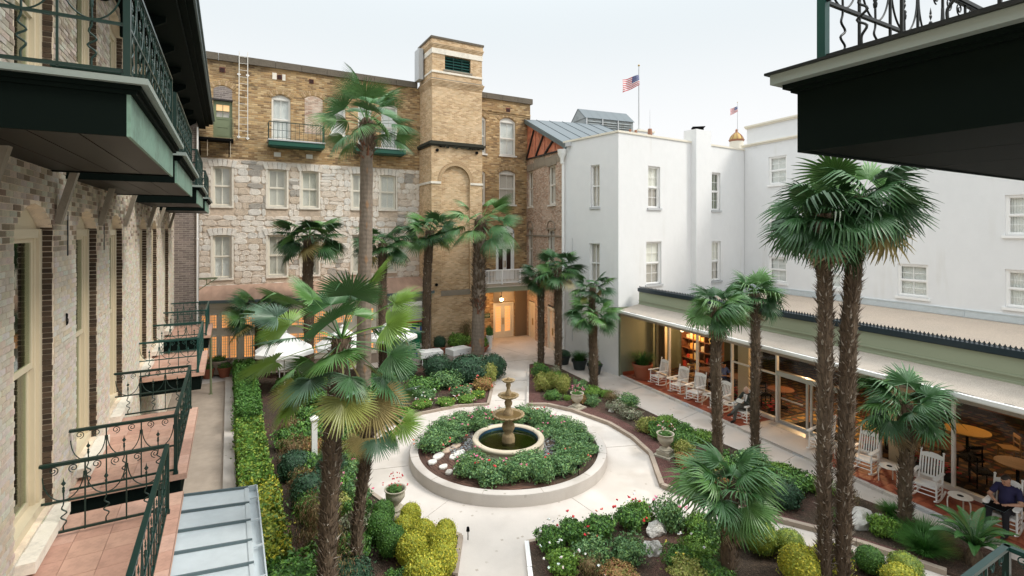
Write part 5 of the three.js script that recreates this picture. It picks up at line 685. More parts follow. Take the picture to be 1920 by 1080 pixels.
// ---------------------------------------------------------------- flags and the gold cupola beyond the roofs
function flagpole(x, y, z, H, fw, fh, label, yaw, drop) {
  const f = thing('flagpole', label, 'flagpole', x, y, z, yaw); part('pole', rod([0, 0, 0], [0, H, 0], H * 0.012, H * 0.007), M.greyWhite, f); part('ball', new THREE.SphereGeometry(H * 0.016, 10, 8).translate(0, H + H * 0.012, 0), M.gold, f); part('base_collar', cy(H * 0.03, H * 0.035, H * 0.05, 0, H * 0.025, 0), M.greyWhite, f);
  const cloth = sub('flag', f, 0, H * 0.87, 0), wave = (u, v) => [-u * fw * 0.86, -v * fh - u * fh * drop * (0.7 + 0.3 * v), 0.12 * fw * Math.sin(u * 7 + v * 1.5)];
  const patch = (u0, u1, v0, v1, z) => { const nx = 10, g = new THREE.PlaneGeometry(1, 1, nx, 2), p = g.attributes.position; for (let i = 0; i < p.count; i++) { const u = u0 + (u1 - u0) * (p.getX(i) + 0.5), v = v0 + (v1 - v0) * (0.5 - p.getY(i)); const q = wave(u, v); p.setXYZ(i, q[0], q[1], q[2] + z); } g.computeVertexNormals(); return g; };
  const red = mat([0.50, 0.035, 0.05], 0.8, { side: THREE.DoubleSide }), wh = mat([0.8, 0.8, 0.8], 0.8, { side: THREE.DoubleSide }), bl = mat([0.025, 0.045, 0.20], 0.8, { side: THREE.DoubleSide });
  for (let i = 0; i < 13; i++) part('stripe', patch(i < 7 ? 0.4 : 0, 1, i / 13, (i + 1) / 13, 0), i % 2 ? wh : red, cloth);
  part('canton', patch(0, 0.4, 0, 7 / 13, 0), bl, cloth);
  const st = []; for (let r = 0; r < 9; r++) for (let c = 0; c < (r % 2 ? 5 : 6); c++) { const q = wave(0.4 * ((c + (r % 2 ? 1 : 0.5)) / 6), (r + 0.5) / 9 * 7 / 13); for (const s of [1, -1]) st.push(new THREE.CircleGeometry(fh * 0.022, 5).rotateY(s > 0 ? 0 : Math.PI).translate(q[0], q[1], q[2] + s * 0.012)); } part('star', st, wh, cloth);
}
flagpole(35.3, 17.1, -37.5, 6.5, 1.95, 1.05, 'tall white flagpole with striped flag above the white block', -0.45, 0.75);
flagpole(78.9, 25.2, -59, 4.9, 1.5, 0.95, 'small flagpole with striped flag on top of the gold cupola', -0.6, 0.7);
{
  const c = thing('gold_cupola', 'small gilded dome with copper lantern beyond the white roofs', 'cupola', 78.76, 18.2, -59.08); c.scale.setScalar(0.78);
  part('drum', cy(1.5, 1.6, 6.6, 0, 3.2, 0, 8), M.ivory, c); part('cornice', cy(1.75, 1.55, 0.4, 0, 6.6, 0, 8), M.copper, c); part('dome', lathe([[1.5, 6.8], [1.35, 7.3], [0.95, 7.9], [0.5, 8.3], [0.28, 8.5]], 8), M.gold, c); for (let i = 0; i < 8; i++) { const a = i / 8 * 6.283; part('rib', tube([[1.5, 6.8], [1.35, 7.3], [0.95, 7.9], [0.5, 8.3], [0.28, 8.5]].map(([r, y]) => [Math.sin(a) * r * 1.02, y, Math.cos(a) * r * 1.02]), 0.06, 10, 5), M.copper, c); }
  part('lantern', [cy(0.22, 0.3, 0.6, 0, 8.75, 0, 8), cy(0.05, 0.3, 0.3, 0, 9.15, 0, 8)], M.copper, c);
  const a = thing('roof_antenna', 'thin roof antenna beside the tall flagpole', 'antenna', 30.4, 12.0, -31); part('mast', rod([0, 0, 0], [0, 5.4, 0], 0.03, 0.01), M.greyWhite, a); part('base', cy(0.16, 0.2, 0.5, 0, 3.55, 0, 8), M.copper, a); part('stack', cy(0.12, 0.12, 3.6, 0, 1.8, 0), M.greyWhite, a);
  const b = thing('support_block', 'pale roof block carrying the tall flagpole', 'roof block', 35.3, 0, -37.5); part('shaft', bb(-1, 1, 0, 16.95, -1, 1), M.stucco, b); part('cap', bb(-1.1, 1.1, 16.95, 17.1, -1.1, 1.1), M.ivory, b);
}
// ---------------------------------------------------------------- palms
const lg = (c, r = 0.42) => new THREE.MeshPhysicalMaterial({ color: col(...c), roughness: r, transmission: 0, side: THREE.DoubleSide });
const FM = { dark: lg([0.026, 0.08, 0.024]), mid: lg([0.044, 0.125, 0.036]), light: lg([0.085, 0.195, 0.045]), bright: lg([0.16, 0.27, 0.04]), blue: lg([0.085, 0.165, 0.095]), dry: lg([0.26, 0.21, 0.075], 0.7), pale: lg([0.34, 0.30, 0.17], 0.7), yellow: lg([0.21, 0.23, 0.05]), wash: lg([0.07, 0.18, 0.06]), washL: lg([0.13, 0.26, 0.09]) };
// one fan frond: stalk from the origin along +x, blade of folded segments spread round its tip
function frondGeo(o) {
  const pos = [], uv = []; const tri = (a, b, c) => { pos.push(...a, ...b, ...c); for (let i = 0; i < 3; i++) uv.push(0, 0); };
  const P = o.stalk, dr = o.stalkDroop ?? 0.1; const stem = (t) => [P * t, -dr * P * t * t, 0];
  for (let i = 0; i < 6; i++) { const a = stem(i / 6), b = stem((i + 1) / 6), wa = o.sw * (1 - 0.6 * i / 6), wb = o.sw * (1 - 0.6 * (i + 1) / 6); const q = (p, w, k) => [[p[0], p[1] - w * 0.5, p[2]], [p[0], p[1] + w * 0.35, p[2] + w], [p[0], p[1] + w * 0.35, p[2] - w]][k]; for (let k = 0; k < 3; k++) { const n = (k + 1) % 3; tri(q(a, wa, k), q(b, wb, k), q(b, wb, n)); tri(q(a, wa, k), q(b, wb, n), q(a, wa, n)); } }
  const hub = stem(1), pitch = -dr * 1.6 + (o.pitch ?? 0);
  for (let i = 0; i < o.n; i++) {
    const f = (i + 0.5) / o.n * 2 - 1, th = f * o.spread / 2 + rr(-0.02, 0.02), len = o.len * (1 - 0.28 * Math.abs(f) ** 1.6) * rr(0.92, 1.05), wmax = o.len * o.spread / o.n * 0.36 * (o.wide ?? 1);
    const dx = Math.cos(th), dz = Math.sin(th); let prev = null; const brk = (o.brk ?? 0) > rnd() ? rr(0.5, 0.75) : 9;
    for (let k = 0; k <= 5; k++) {
      const t = k / 5, s = len * t, w = wmax * (t < 0.45 ? t / 0.45 : 1 - Math.pow((t - 0.45) / 0.55, 1.5)) + 0.003;
      let y = o.cup * s * (1 - 0.4 * t) - o.droop * len * Math.pow(t, 2.6) * (0.6 + 0.5 * Math.abs(f)); let r = s * (1 - 0.12 * o.droop * t * t); if (t > brk) { const e = t - brk; r -= e * len * 0.7; y -= e * len * 0.85; }
      const cx = hub[0] + (r * dx) * Math.cos(pitch) - y * 0 + 0, cz = hub[2] + r * dz, cyv = hub[1] + r * dx * Math.sin(pitch) + y;
      const nx = -dz * w, nz = dx * w; const c = [cx, cyv - w * 0.55, cz], l = [cx + nx, cyv, cz + nz], q = [cx - nx, cyv, cz - nz];
      if (prev) { tri(prev.l, prev.c, c); tri(prev.l, c, l); tri(prev.c, prev.q, q); tri(prev.c, q, c); }
      prev = { c, l, q };
    }
  }
  const g = new THREE.BufferGeometry(); g.setAttribute('position', new THREE.Float32BufferAttribute(pos, 3)); g.setAttribute('uv', new THREE.Float32BufferAttribute(uv, 2)); g.computeVertexNormals(); return g;
}
seed(2024);
const variants = (n, f) => Array.from({ length: n }, f);
const FR = {
  fan: variants(7, () => frondGeo({ stalk: rr(0.5, 0.75), sw: 0.016, n: 30, spread: 4.5, len: 0.6, cup: rr(0.1, 0.3), droop: rr(0.2, 0.5), stalkDroop: rr(0.05, 0.3), brk: 0.15, wide: 0.66 })),
  big: variants(7, () => frondGeo({ stalk: rr(0.85, 1.3), sw: 0.02, n: 40, spread: rr(3.4, 4.0), len: rr(0.62, 0.76), cup: rr(0.02, 0.16), droop: rr(0.08, 0.25), stalkDroop: rr(0.05, 0.2), wide: 0.78, brk: 0.03 })),
  thick: variants(7, () => frondGeo({ stalk: rr(0.5, 0.72), sw: 0.02, n: 32, spread: 4.5, len: 0.8, cup: rr(0.05, 0.25), droop: rr(0.3, 0.7), stalkDroop: rr(0.1, 0.35), wide: 0.7, brk: 0.35 })),
  wash: variants(7, () => frondGeo({ stalk: rr(0.95, 1.25), sw: 0.03, n: 34, spread: 2.7, len: 1.1, cup: 0.14, droop: rr(0.2, 0.6), stalkDroop: rr(0.05, 0.35), wide: 0.55 })),
  old: variants(3, () => frondGeo({ stalk: 0.55, sw: 0.018, n: 26, spread: 3.2, len: 0.55, cup: 0.05, droop: 0.7, stalkDroop: 0.3, brk: 0.5 })),
};
// trunk: a bent tapering tube, rough with leaf bases and fibre
function trunkGeo(path, r0, r1, rough, n = 14) {
  const c = new THREE.CatmullRomCurve3(path.map((p) => V(...p))), seg = 44, g = new THREE.TubeGeometry(c, seg, 1, n), p = g.attributes.position;
  for (let i = 0; i <= seg; i++) { const t = i / seg, o = c.getPointAt(t), R = r0 + (r1 - r0) * t + (t < 0.06 ? r0 * 0.25 * (1 - t / 0.06) : 0); for (let k = 0; k <= n; k++) { const j = i * (n + 1) + k, d = V(p.getX(j), p.getY(j), p.getZ(j)).sub(o), q = R * (1 + rough * (h2(i, k % n, 7) - 0.5) * 2); d.multiplyScalar(q); p.setXYZ(j, o.x + d.x, o.y + d.y, o.z + d.z); } }
  const L = c.getLength(), uv = g.attributes.uv; for (let i = 0; i < uv.count; i++) { const a = uv.getX(i), b = uv.getY(i); uv.setXY(i, b * 6.283 * r0, a * L); }
  g.computeVertexNormals(); return { g, c };
}
// dry leaf bases and loose fibre standing off the trunk, one shape per trunk
function fibreGeo(c, r0, r1, n, t0, t1, size, out) {
  const list = [];
  for (let i = 0; i < n; i++) { const t = rr(t0, t1), o = c.getPointAt(t), a = rnd() * 6.283, R = r0 + (r1 - r0) * t, s = size * rr(0.5, 1.4); const g = new THREE.ConeGeometry(s * 0.16, s, 4, 1).scale(1, 1, 0.35).translate(0, s * 0.45, 0).rotateX(rr(0.2, 1.0) * out).translate(0, 0, R * 0.95).rotateY(a).translate(o.x, o.y, o.z); list.push(g); }
  return merge(list);
}
function palm(name, label, x, z, o) {
  seed(o.seed ?? (x * 131 + z * 717 | 0)); const t = thing(name, label, 'palm tree', x, o.y ?? 0, z, 0, undefined);
  const H = o.h, lean = o.lean ?? [0, 0], path = [[0, -0.1, 0], [lean[0] * 0.15 + rr(-0.04, 0.04), H * 0.33, lean[1] * 0.15], [lean[0] * 0.5 + rr(-0.05, 0.05), H * 0.66, lean[1] * 0.5 + rr(-0.05, 0.05)], [lean[0], H, lean[1]]];
  const { g, c } = trunkGeo(path, o.r0, o.r1, o.rough ?? 0.12); part('trunk', g, o.bark ?? M.bark, t);
  const top = c.getPointAt(1);
  if (!o.smooth) { stuff(part('trunk_fibre', fibreGeo(c, o.r0, o.r1, Math.round(H * 190), 0.02, 0.99, 0.16 * (o.fs ?? 1), 0.9), M.fibre, t)); stuff(part('leaf_bases', fibreGeo(c, o.r0, o.r1, Math.round(H * (o.boots ?? 16) * 2), 0.02, 0.97, 0.13 * (o.fs ?? 1), 1.35), M.boot, t)); }
  else { const b0 = o.bootFrom ?? 0.85; stuff(part('leaf_bases', fibreGeo(c, o.r0, o.r1 * 1.1, o.bootN ?? 260, b0, 1, 0.3, 1.0), M.fibre, t)); stuff(part('dry_husks', fibreGeo(c, o.r0, o.r1 * 1.1, 40, b0 - 0.04, b0 + 0.08, 0.34, 1.3), M.redBark, t)); part('crown_boss', new THREE.SphereGeometry(o.r1 * 1.25, 14, 10).scale(1, 1.5, 1).translate(top.x, top.y - o.r1 * 0.6, top.z), M.bark, t); }
  const set = FR[o.kind], N = o.n, ms = o.mats, sc = o.s ?? 1;
  for (let i = 0; i < N; i++) {
    const f = (i + 0.5) / N, az = i * 2.39996 + rr(-0.25, 0.25), el = (o.up ?? 1.25) + ((o.down ?? -0.55) - (o.up ?? 1.25)) * Math.pow(f, o.pw ?? 0.85) + rr(-0.12, 0.12);
    const m = part('frond', pick(set), f > 0.86 && rnd() < (o.dry ?? 0.2) ? pick([FM.dry, FM.yellow, FM.pale]) : pick(ms), t); m.position.set(top.x, top.y - f * 0.16 * sc, top.z); m.rotation.set(0, 0, 0, 'YZX'); m.rotation.order = 'YZX'; m.rotation.y = az; m.rotation.z = el; m.rotation.x = rr(-0.75, 0.75); m.scale.setScalar(sc * rr(0.88, 1.1));
  }
  if (o.old) for (let i = 0; i < o.old; i++) { const m = part('dead_frond', pick(FR.old), M.deadFrond, t); m.position.set(top.x, top.y - 0.2, top.z); m.rotation.order = 'YZX'; m.rotation.y = rnd() * 6.283; m.rotation.z = rr(-1.35, -1.0); m.scale.setScalar(sc); }
  return t;
}
const dk = [FM.dark, FM.mid, FM.mid, FM.dark, FM.light], md = [FM.mid, FM.light, FM.mid, FM.light, FM.dark], wl = [FM.wash, FM.wash, FM.washL, FM.light];
palm('fan_palm', 'very tall smooth trunked palm before the brick wall, left of the tower', 5.2, -22.8, { h: 12.1, r0: 0.33, r1: 0.26, smooth: true, bark: M.barkSmooth, kind: 'wash', n: 28, mats: wl, s: 1.12, up: 1.5, down: -0.25, rough: 0.03, bootFrom: 0.9, lean: [0.12, 0.1], dry: 0 });
palm('fan_palm', 'tall pale trunked palm standing before the tower beside the porch', 12.0, -25.4, { h: 7.9, r0: 0.38, r1: 0.27, smooth: true, bark: M.barkSmooth, kind: 'wash', n: 24, mats: [FM.washL, FM.wash, FM.light, FM.washL], s: 1.05, up: 1.05, down: -0.25, rough: 0.05, bootFrom: 0.4, bootN: 800, lean: [0.15, 0.1], dry: 0.1 });
palm('windmill_palm', 'dark windmill palm with flat crown before the stone wall, far left', 3.45, -26.9, { h: 7.15, r0: 0.23, r1: 0.26, kind: 'fan', n: 32, mats: dk, s: 1.5, up: 0.95, down: -0.35, boots: 6 });
palm('windmill_palm', 'dark windmill palm partly hidden behind the tallest palm trunk', 6.9, -26.0, { h: 6.75, r0: 0.19, r1: 0.22, kind: 'fan', n: 28, mats: dk, s: 1.25, up: 1.0, down: -0.45, boots: 6 });
palm('windmill_palm', 'dark windmill palm directly left of the tower blind arch', 9.6, -27.2, { h: 7.4, r0: 0.21, r1: 0.24, kind: 'fan', n: 28, mats: dk, s: 1.35, up: 1.1, down: -0.4, lean: [0.3, 0], boots: 12 });
palm('windmill_palm', 'short windmill palm near garden room windows and flower pots', 1.35, -28.4, { h: 3.2, r0: 0.2, r1: 0.22, kind: 'fan', n: 26, mats: md, s: 1.4, up: 1.15, down: -0.35, boots: 4 });
palm('windmill_palm', 'thin trunked windmill palm at the tip of the right bed, shorter one', 14.85, -23.35, { h: 5.0, r0: 0.16, r1: 0.19, kind: 'fan', n: 22, mats: dk, s: 1.0, up: 1.1, down: -0.5 });
palm('windmill_palm', 'thin trunked windmill palm near the right bed tip, taller one', 15.0, -21.9, { h: 5.5, r0: 0.17, r1: 0.2, kind: 'fan', n: 26, mats: dk, s: 1.18, up: 1.15, down: -0.5 });
palm('windmill_palm', 'windmill palm with pale green crown before the white block corner', 14.85, -18.75, { h: 3.6, r0: 0.16, r1: 0.18, kind: 'fan', n: 24, mats: [FM.mid, FM.light, FM.mid], s: 1.08, up: 0.9, down: -0.35 });
palm('windmill_palm', 'slim windmill palm whose crown rises just behind the pale crowned palm', 15.3, -19.4, { h: 4.7, r0: 0.13, r1: 0.16, kind: 'fan', n: 18, mats: dk, s: 0.9, up: 1.1, down: -0.4 });
palm('windmill_palm', 'bushy windmill palm in the right bed before the lounge, left of pair', 13.25, -10.6, { h: 5.05, r0: 0.135, r1: 0.16, kind: 'thick', n: 22, old: 4, mats: md, s: 0.8, up: 1.25, down: -0.55 });
palm('windmill_palm', 'leaning windmill palm in the right bed before lounge, right of pair', 15.35, -10.8, { h: 5.25, r0: 0.125, r1: 0.155, kind: 'thick', n: 20, old: 3, mats: md, s: 0.76, up: 1.25, down: -0.5, lean: [0.3, -0.25] });
palm('windmill_palm', 'tall twin palm in the right foreground, left trunk', 10.72, -5.95, { h: 7.75, r0: 0.122, r1: 0.14, kind: 'thick', n: 27, old: 5, mats: dk, s: 0.88, up: 1.05, down: -0.7, boots: 26, lean: [0.08, -0.1] });
palm('windmill_palm', 'tall twin palm in the right foreground, right leaning trunk', 10.95, -5.75, { h: 8.1, r0: 0.13, r1: 0.15, kind: 'thick', n: 30, old: 6, mats: dk, s: 0.96, up: 1.0, down: -0.75, boots: 26, lean: [0.5, 0.1] });
palm('windmill_palm', 'short windmill palm by the tiled terrace between the rocking chairs', 14.5, -6.15, { h: 3.15, r0: 0.125, r1: 0.15, kind: 'thick', n: 20, old: 4, mats: [FM.mid, FM.dark, FM.light, FM.mid], s: 0.86, up: 1.25, down: -0.55 });
palm('windmill_palm', 'low windmill palm in the rose bed at the bottom right', 9.2, -7.1, { h: 2.0, r0: 0.15, r1: 0.16, kind: 'thick', n: 21, old: 3, mats: [FM.mid, FM.light, FM.light, FM.mid], s: 0.86, up: 1.2, down: -0.4 });
palm('windmill_palm', 'big bright windmill palm in the left foreground with spread fans', 1.45, -9.45, { h: 5.5, r0: 0.14, r1: 0.16, kind: 'big', n: 32, mats: [FM.light, FM.bright, FM.mid, FM.light, FM.blue], s: 0.93, up: 1.3, down: -0.72, pw: 0.8, dry: 0.9, boots: 26, lean: [0.3, 0.1], seed: 41 });
palm('windmill_palm', 'smaller windmill palm just right of the big foreground palm', 2.3, -10.75, { h: 3.75, r0: 0.095, r1: 0.12, kind: 'big', n: 22, mats: [FM.mid, FM.light, FM.bright, FM.blue], s: 0.72, up: 1.0, down: -0.9, dry: 0.8, lean: [0.35, -0.1], seed: 9 });
// ---------------------------------------------------------------- shrubs, hedges, flowers
const leafMat = new THREE.MeshPhysicalMaterial({ vertexColors: true, roughness: 0.6, side: THREE.DoubleSide });
function leaves(list, o) {       // list of [point, outward]; folded leaf-sized faces with their own tone
  const n = list.length, pos = new Float32Array(n * 18), c = new Float32Array(n * 18); let k = 0;
  const a = V(), b = V(), d = V(), N = V(), t = V();
  for (const [p, out] of list) {
    const s = o.size * rr(0.6, 1.35), w = s * (o.w ?? 0.5); N.copy(out).add(t.set(rr(-1, 1), rr(-0.6, 1), rr(-1, 1)).multiplyScalar(o.tilt ?? 0.8)).normalize();
    a.set(rr(-1, 1), rr(-1, 1) + (o.rise ?? 0), rr(-1, 1)).cross(N).normalize(); b.copy(N).cross(a).normalize();
    const v = [d.copy(p).addScaledVector(b, -s * 0.5).toArray(), d.copy(p).addScaledVector(a, w * 0.5).addScaledVector(N, s * 0.1).toArray(), d.copy(p).addScaledVector(b, s * 0.5).toArray(), d.copy(p).addScaledVector(a, -w * 0.5).addScaledVector(N, s * 0.1).toArray()];
    const q = pick(o.pal), f = rr(0.78, 1.2);
    for (const i of [0, 1, 2, 0, 2, 3]) { pos.set(v[i], k); c[k] = q[0] * f; c[k + 1] = q[1] * f; c[k + 2] = q[2] * f; k += 3; }
  }
  const g = new THREE.BufferGeometry(); g.setAttribute('position', new THREE.BufferAttribute(pos, 3)); g.setAttribute('color', new THREE.BufferAttribute(c, 3)); g.setAttribute('uv', new THREE.BufferAttribute(new Float32Array(n * 12), 2)); g.computeVertexNormals(); return g;
}
function shrubGeo(o) {           // a clump of radius 1 standing on y = 0, about 1.5 high before scaling
  const list = [], sd = Math.floor(rnd() * 999), lump = (d) => 1 - (o.lump ?? 0.3) * vn(d.x * (o.lf ?? 2.2) + 9, d.y * (o.lf ?? 2.2) + d.z * 1.7 + 9, 64, sd), H = o.h ?? 0.85;
  const P = (d, r) => V(d.x * r, (d.y * 0.5 + 0.5) * H * 2 * 0.5 + Math.max(0, d.y) * H * (r - 1) * 0.5 + (o.ball ? d.y * r * 0.5 : 0), d.z * r);
  for (let i = 0; i < o.n; i++) { const d = V(rr(-1, 1), rr(-0.75, 1), rr(-1, 1)); if (d.lengthSq() > 1.6) { i--; continue; } d.normalize(); const r = lump(d) * (1 - (o.deep ?? 0.3) * Math.pow(rnd(), 1.6)) * (rnd() < (o.stray ?? 0.06) ? rr(1.05, 1.25) : 1); const p = o.ball ? d.clone().multiplyScalar(r).add(V(0, 0.9, 0)) : V(d.x * r, H * (0.42 + 0.58 * d.y * r), d.z * r); if (p.y < 0.02) p.y = 0.02 + rnd() * 0.1; list.push([p, d]); }
  const g = [leaves(list, o)];
  if (o.core !== 0) { const c = new THREE.IcosahedronGeometry(1, 3), p = c.attributes.position; for (let i = 0; i < p.count; i++) { const d = V(p.getX(i), p.getY(i), p.getZ(i)).normalize(), r = lump(d) * (o.core ?? 0.72); if (o.ball) p.setXYZ(i, d.x * r, d.y * r + 0.9, d.z * r); else p.setXYZ(i, d.x * r, Math.max(0, H * (0.42 + 0.58 * d.y * r)), d.z * r); } c.computeVertexNormals(); g.push(colored(c, o.coreC ?? o.pal[0])); }
  return merge(g);
}
function twigs(n, h, r, c, w = 0.008) { const g = []; for (let i = 0; i < n; i++) { const a = rnd() * 6.283, q = rr(0.2, 1) * r, a2 = a + rr(-0.7, 0.7); g.push(rod([Math.cos(a) * 0.08, 0, Math.sin(a) * 0.08], [Math.cos(a) * q * 0.6, h * rr(0.4, 0.7), Math.sin(a) * q * 0.6], w, w * 0.8, 4), rod([Math.cos(a) * q * 0.6, h * 0.5, Math.sin(a) * q * 0.6], [Math.cos(a2) * q, h * rr(0.8, 1.15), Math.sin(a2) * q], w * 0.8, w * 0.3, 4)); } return colored(merge(g), c); }
seed(606);
const G3 = (o, k = 3) => Array.from({ length: k }, () => shrubGeo(o));
const SH = {
  rose: G3({ n: 2300, size: 0.13, w: 0.5, h: 1.1, lump: 0.6, lf: 2.6, deep: 0.6, stray: 0.22, core: 0.42, tilt: 1.4, pal: [[0.095, 0.206, 0.078], [0.135, 0.278, 0.104], [0.068, 0.157, 0.061], [0.203, 0.338, 0.13], [0.163, 0.29, 0.078]] }, 4),
  green: G3({ n: 2300, size: 0.13, h: 1.0, lump: 0.55, lf: 2.6, deep: 0.5, stray: 0.16, core: 0.5, tilt: 1.2, pal: [[0.069, 0.172, 0.034], [0.103, 0.241, 0.044], [0.052, 0.129, 0.034], [0.155, 0.31, 0.052]] }, 4),
  bright: G3({ n: 2300, size: 0.13, h: 0.9, lump: 0.5, lf: 2.8, deep: 0.5, stray: 0.14, core: 0.5, tilt: 1.2, pal: [[0.13, 0.26, 0.033], [0.169, 0.319, 0.039], [0.098, 0.208, 0.033], [0.208, 0.351, 0.052]] }),
  dark: G3({ n: 2600, size: 0.11, h: 1.25, lump: 0.22, deep: 0.2, core: 0.82, pal: [[0.019, 0.065, 0.029], [0.029, 0.085, 0.039], [0.016, 0.049, 0.023], [0.039, 0.104, 0.046]] }),
  ball: G3({ n: 4200, size: 0.11, w: 0.6, ball: true, lump: 0.08, lf: 3.5, deep: 0.14, stray: 0.05, core: 0.88, tilt: 1.1, pal: [[0.049, 0.14, 0.02], [0.07, 0.182, 0.025], [0.039, 0.112, 0.017], [0.098, 0.217, 0.028]] }, 2),
  gold: G3({ n: 4200, size: 0.11, w: 0.6, ball: true, lump: 0.08, lf: 3.5, deep: 0.14, stray: 0.05, core: 0.88, tilt: 1.1, pal: [[0.359, 0.374, 0.031], [0.475, 0.446, 0.036], [0.287, 0.331, 0.029], [0.546, 0.475, 0.04], [0.245, 0.302, 0.029]] }, 2),
  mixed: G3({ n: 3600, size: 0.09, w: 0.6, ball: true, lump: 0.15, deep: 0.15, core: 0.9, pal: [[0.2, 0.263, 0.027], [0.275, 0.312, 0.031], [0.1, 0.188, 0.025], [0.075, 0.15, 0.025]] }, 2),
  lime: G3({ n: 2300, size: 0.12, h: 1.2, lump: 0.5, deep: 0.45, stray: 0.14, core: 0.5, tilt: 1.2, pal: [[0.275, 0.312, 0.062], [0.35, 0.362, 0.088], [0.213, 0.275, 0.05], [0.413, 0.388, 0.125]] }),
  orange: G3({ n: 2200, size: 0.12, h: 1.05, lump: 0.5, deep: 0.45, stray: 0.14, core: 0.5, tilt: 1.2, pal: [[0.36, 0.21, 0.075], [0.42, 0.26, 0.10], [0.30, 0.24, 0.06], [0.40, 0.16, 0.08], [0.22, 0.22, 0.05]] }),
  grey: G3({ n: 1100, size: 0.12, h: 0.9, lump: 0.5, deep: 0.6, core: 0.35, stray: 0.2, pal: [[0.20, 0.22, 0.14], [0.27, 0.27, 0.19], [0.13, 0.17, 0.09], [0.16, 0.13, 0.085]] }),
  brown: G3({ n: 1300, size: 0.13, w: 0.22, h: 1.25, lump: 0.45, deep: 0.6, core: 0.4, stray: 0.25, rise: 1.5, pal: [[0.24, 0.17, 0.075], [0.30, 0.22, 0.11], [0.16, 0.13, 0.05], [0.12, 0.14, 0.04], [0.20, 0.10, 0.05]] }),
};
const flowerGeo = (cols, n, s, ry = 1.1) => { const l = [], cl = Array.from({ length: Math.max(2, Math.round(n / 3)) }, () => V(rr(-1, 1), rr(0.0, 1), rr(-1, 1)).normalize()); for (let i = 0; i < n; i++) { const d = cl[i % cl.length].clone().add(V(rr(-1, 1), rr(-1, 1), rr(-1, 1)).multiplyScalar(i % 4 ? 0.28 : 0.8)).normalize(); d.y = Math.max(0.05, d.y); const p = V(d.x * 0.95, ry * (0.42 + 0.6 * d.y), d.z * 0.95); const c = pick(cols); for (let k = 0; k < 6; k++) { const g = new THREE.IcosahedronGeometry(s * rr(0.35, 0.55), 0).scale(1, 0.55, 1).rotateX(rr(-0.7, 0.7)).translate(p.x + rr(-s, s) * 0.5, p.y + rr(-s, s) * 0.35, p.z + rr(-s, s) * 0.5); l.push(colored(g, c.map((v) => v * rr(0.8, 1.2)))); } } return merge(l); };
const flowerMat = new THREE.MeshStandardMaterial({ vertexColors: true, roughness: 0.7 });
const FL = { pink: [[0.75, 0.16, 0.30], [0.8, 0.28, 0.4]], red: [[0.5, 0.012, 0.03], [0.62, 0.02, 0.035]], coral: [[0.75, 0.13, 0.10], [0.7, 0.22, 0.16]], white: [[0.8, 0.8, 0.76]], mixed: [[0.75, 0.16, 0.30], [0.55, 0.02, 0.04], [0.8, 0.78, 0.72], [0.8, 0.42, 0.42]], yellow: [[0.75, 0.6, 0.1]], purple: [[0.35, 0.08, 0.25], [0.45, 0.2, 0.4]] };
const flowers = {}; for (const k in FL) flowers[k] = [flowerGeo(FL[k], 5, 0.085), flowerGeo(FL[k], 11, 0.08)];
const stemMat = mat([0.09, 0.06, 0.035], 0.95), stemGeo = merge([0, 1, 2, 3, 4].map((i) => rod([0, 0, 0], [Math.cos(i * 1.3) * 0.4, 0.75, Math.sin(i * 1.3) * 0.4], 0.03, 0.012, 5)));
let pn = 0;
function shrub(kind, x, z, r, h, label, o = {}) {
  seed(1000 + pn++ * 37); const t = thing(o.name ?? 'shrub', label, o.cat ?? 'shrub', x, o.y ?? 0.05, z, rnd() * 6.283, o.group); const v = SH[kind];
  const f = part('foliage', v[Math.floor(rnd() * v.length)], leafMat, t); f.scale.set(r, h, r);
  const s = part('stems', stemGeo, stemMat, t); s.scale.set(r, h, r);
  if (o.fl) { const q = part('flowers', flowers[o.fl][o.many ? 1 : 0], flowerMat, t); q.scale.set(r, h, r); q.rotation.y = rnd() * 6; }
  return t;
}
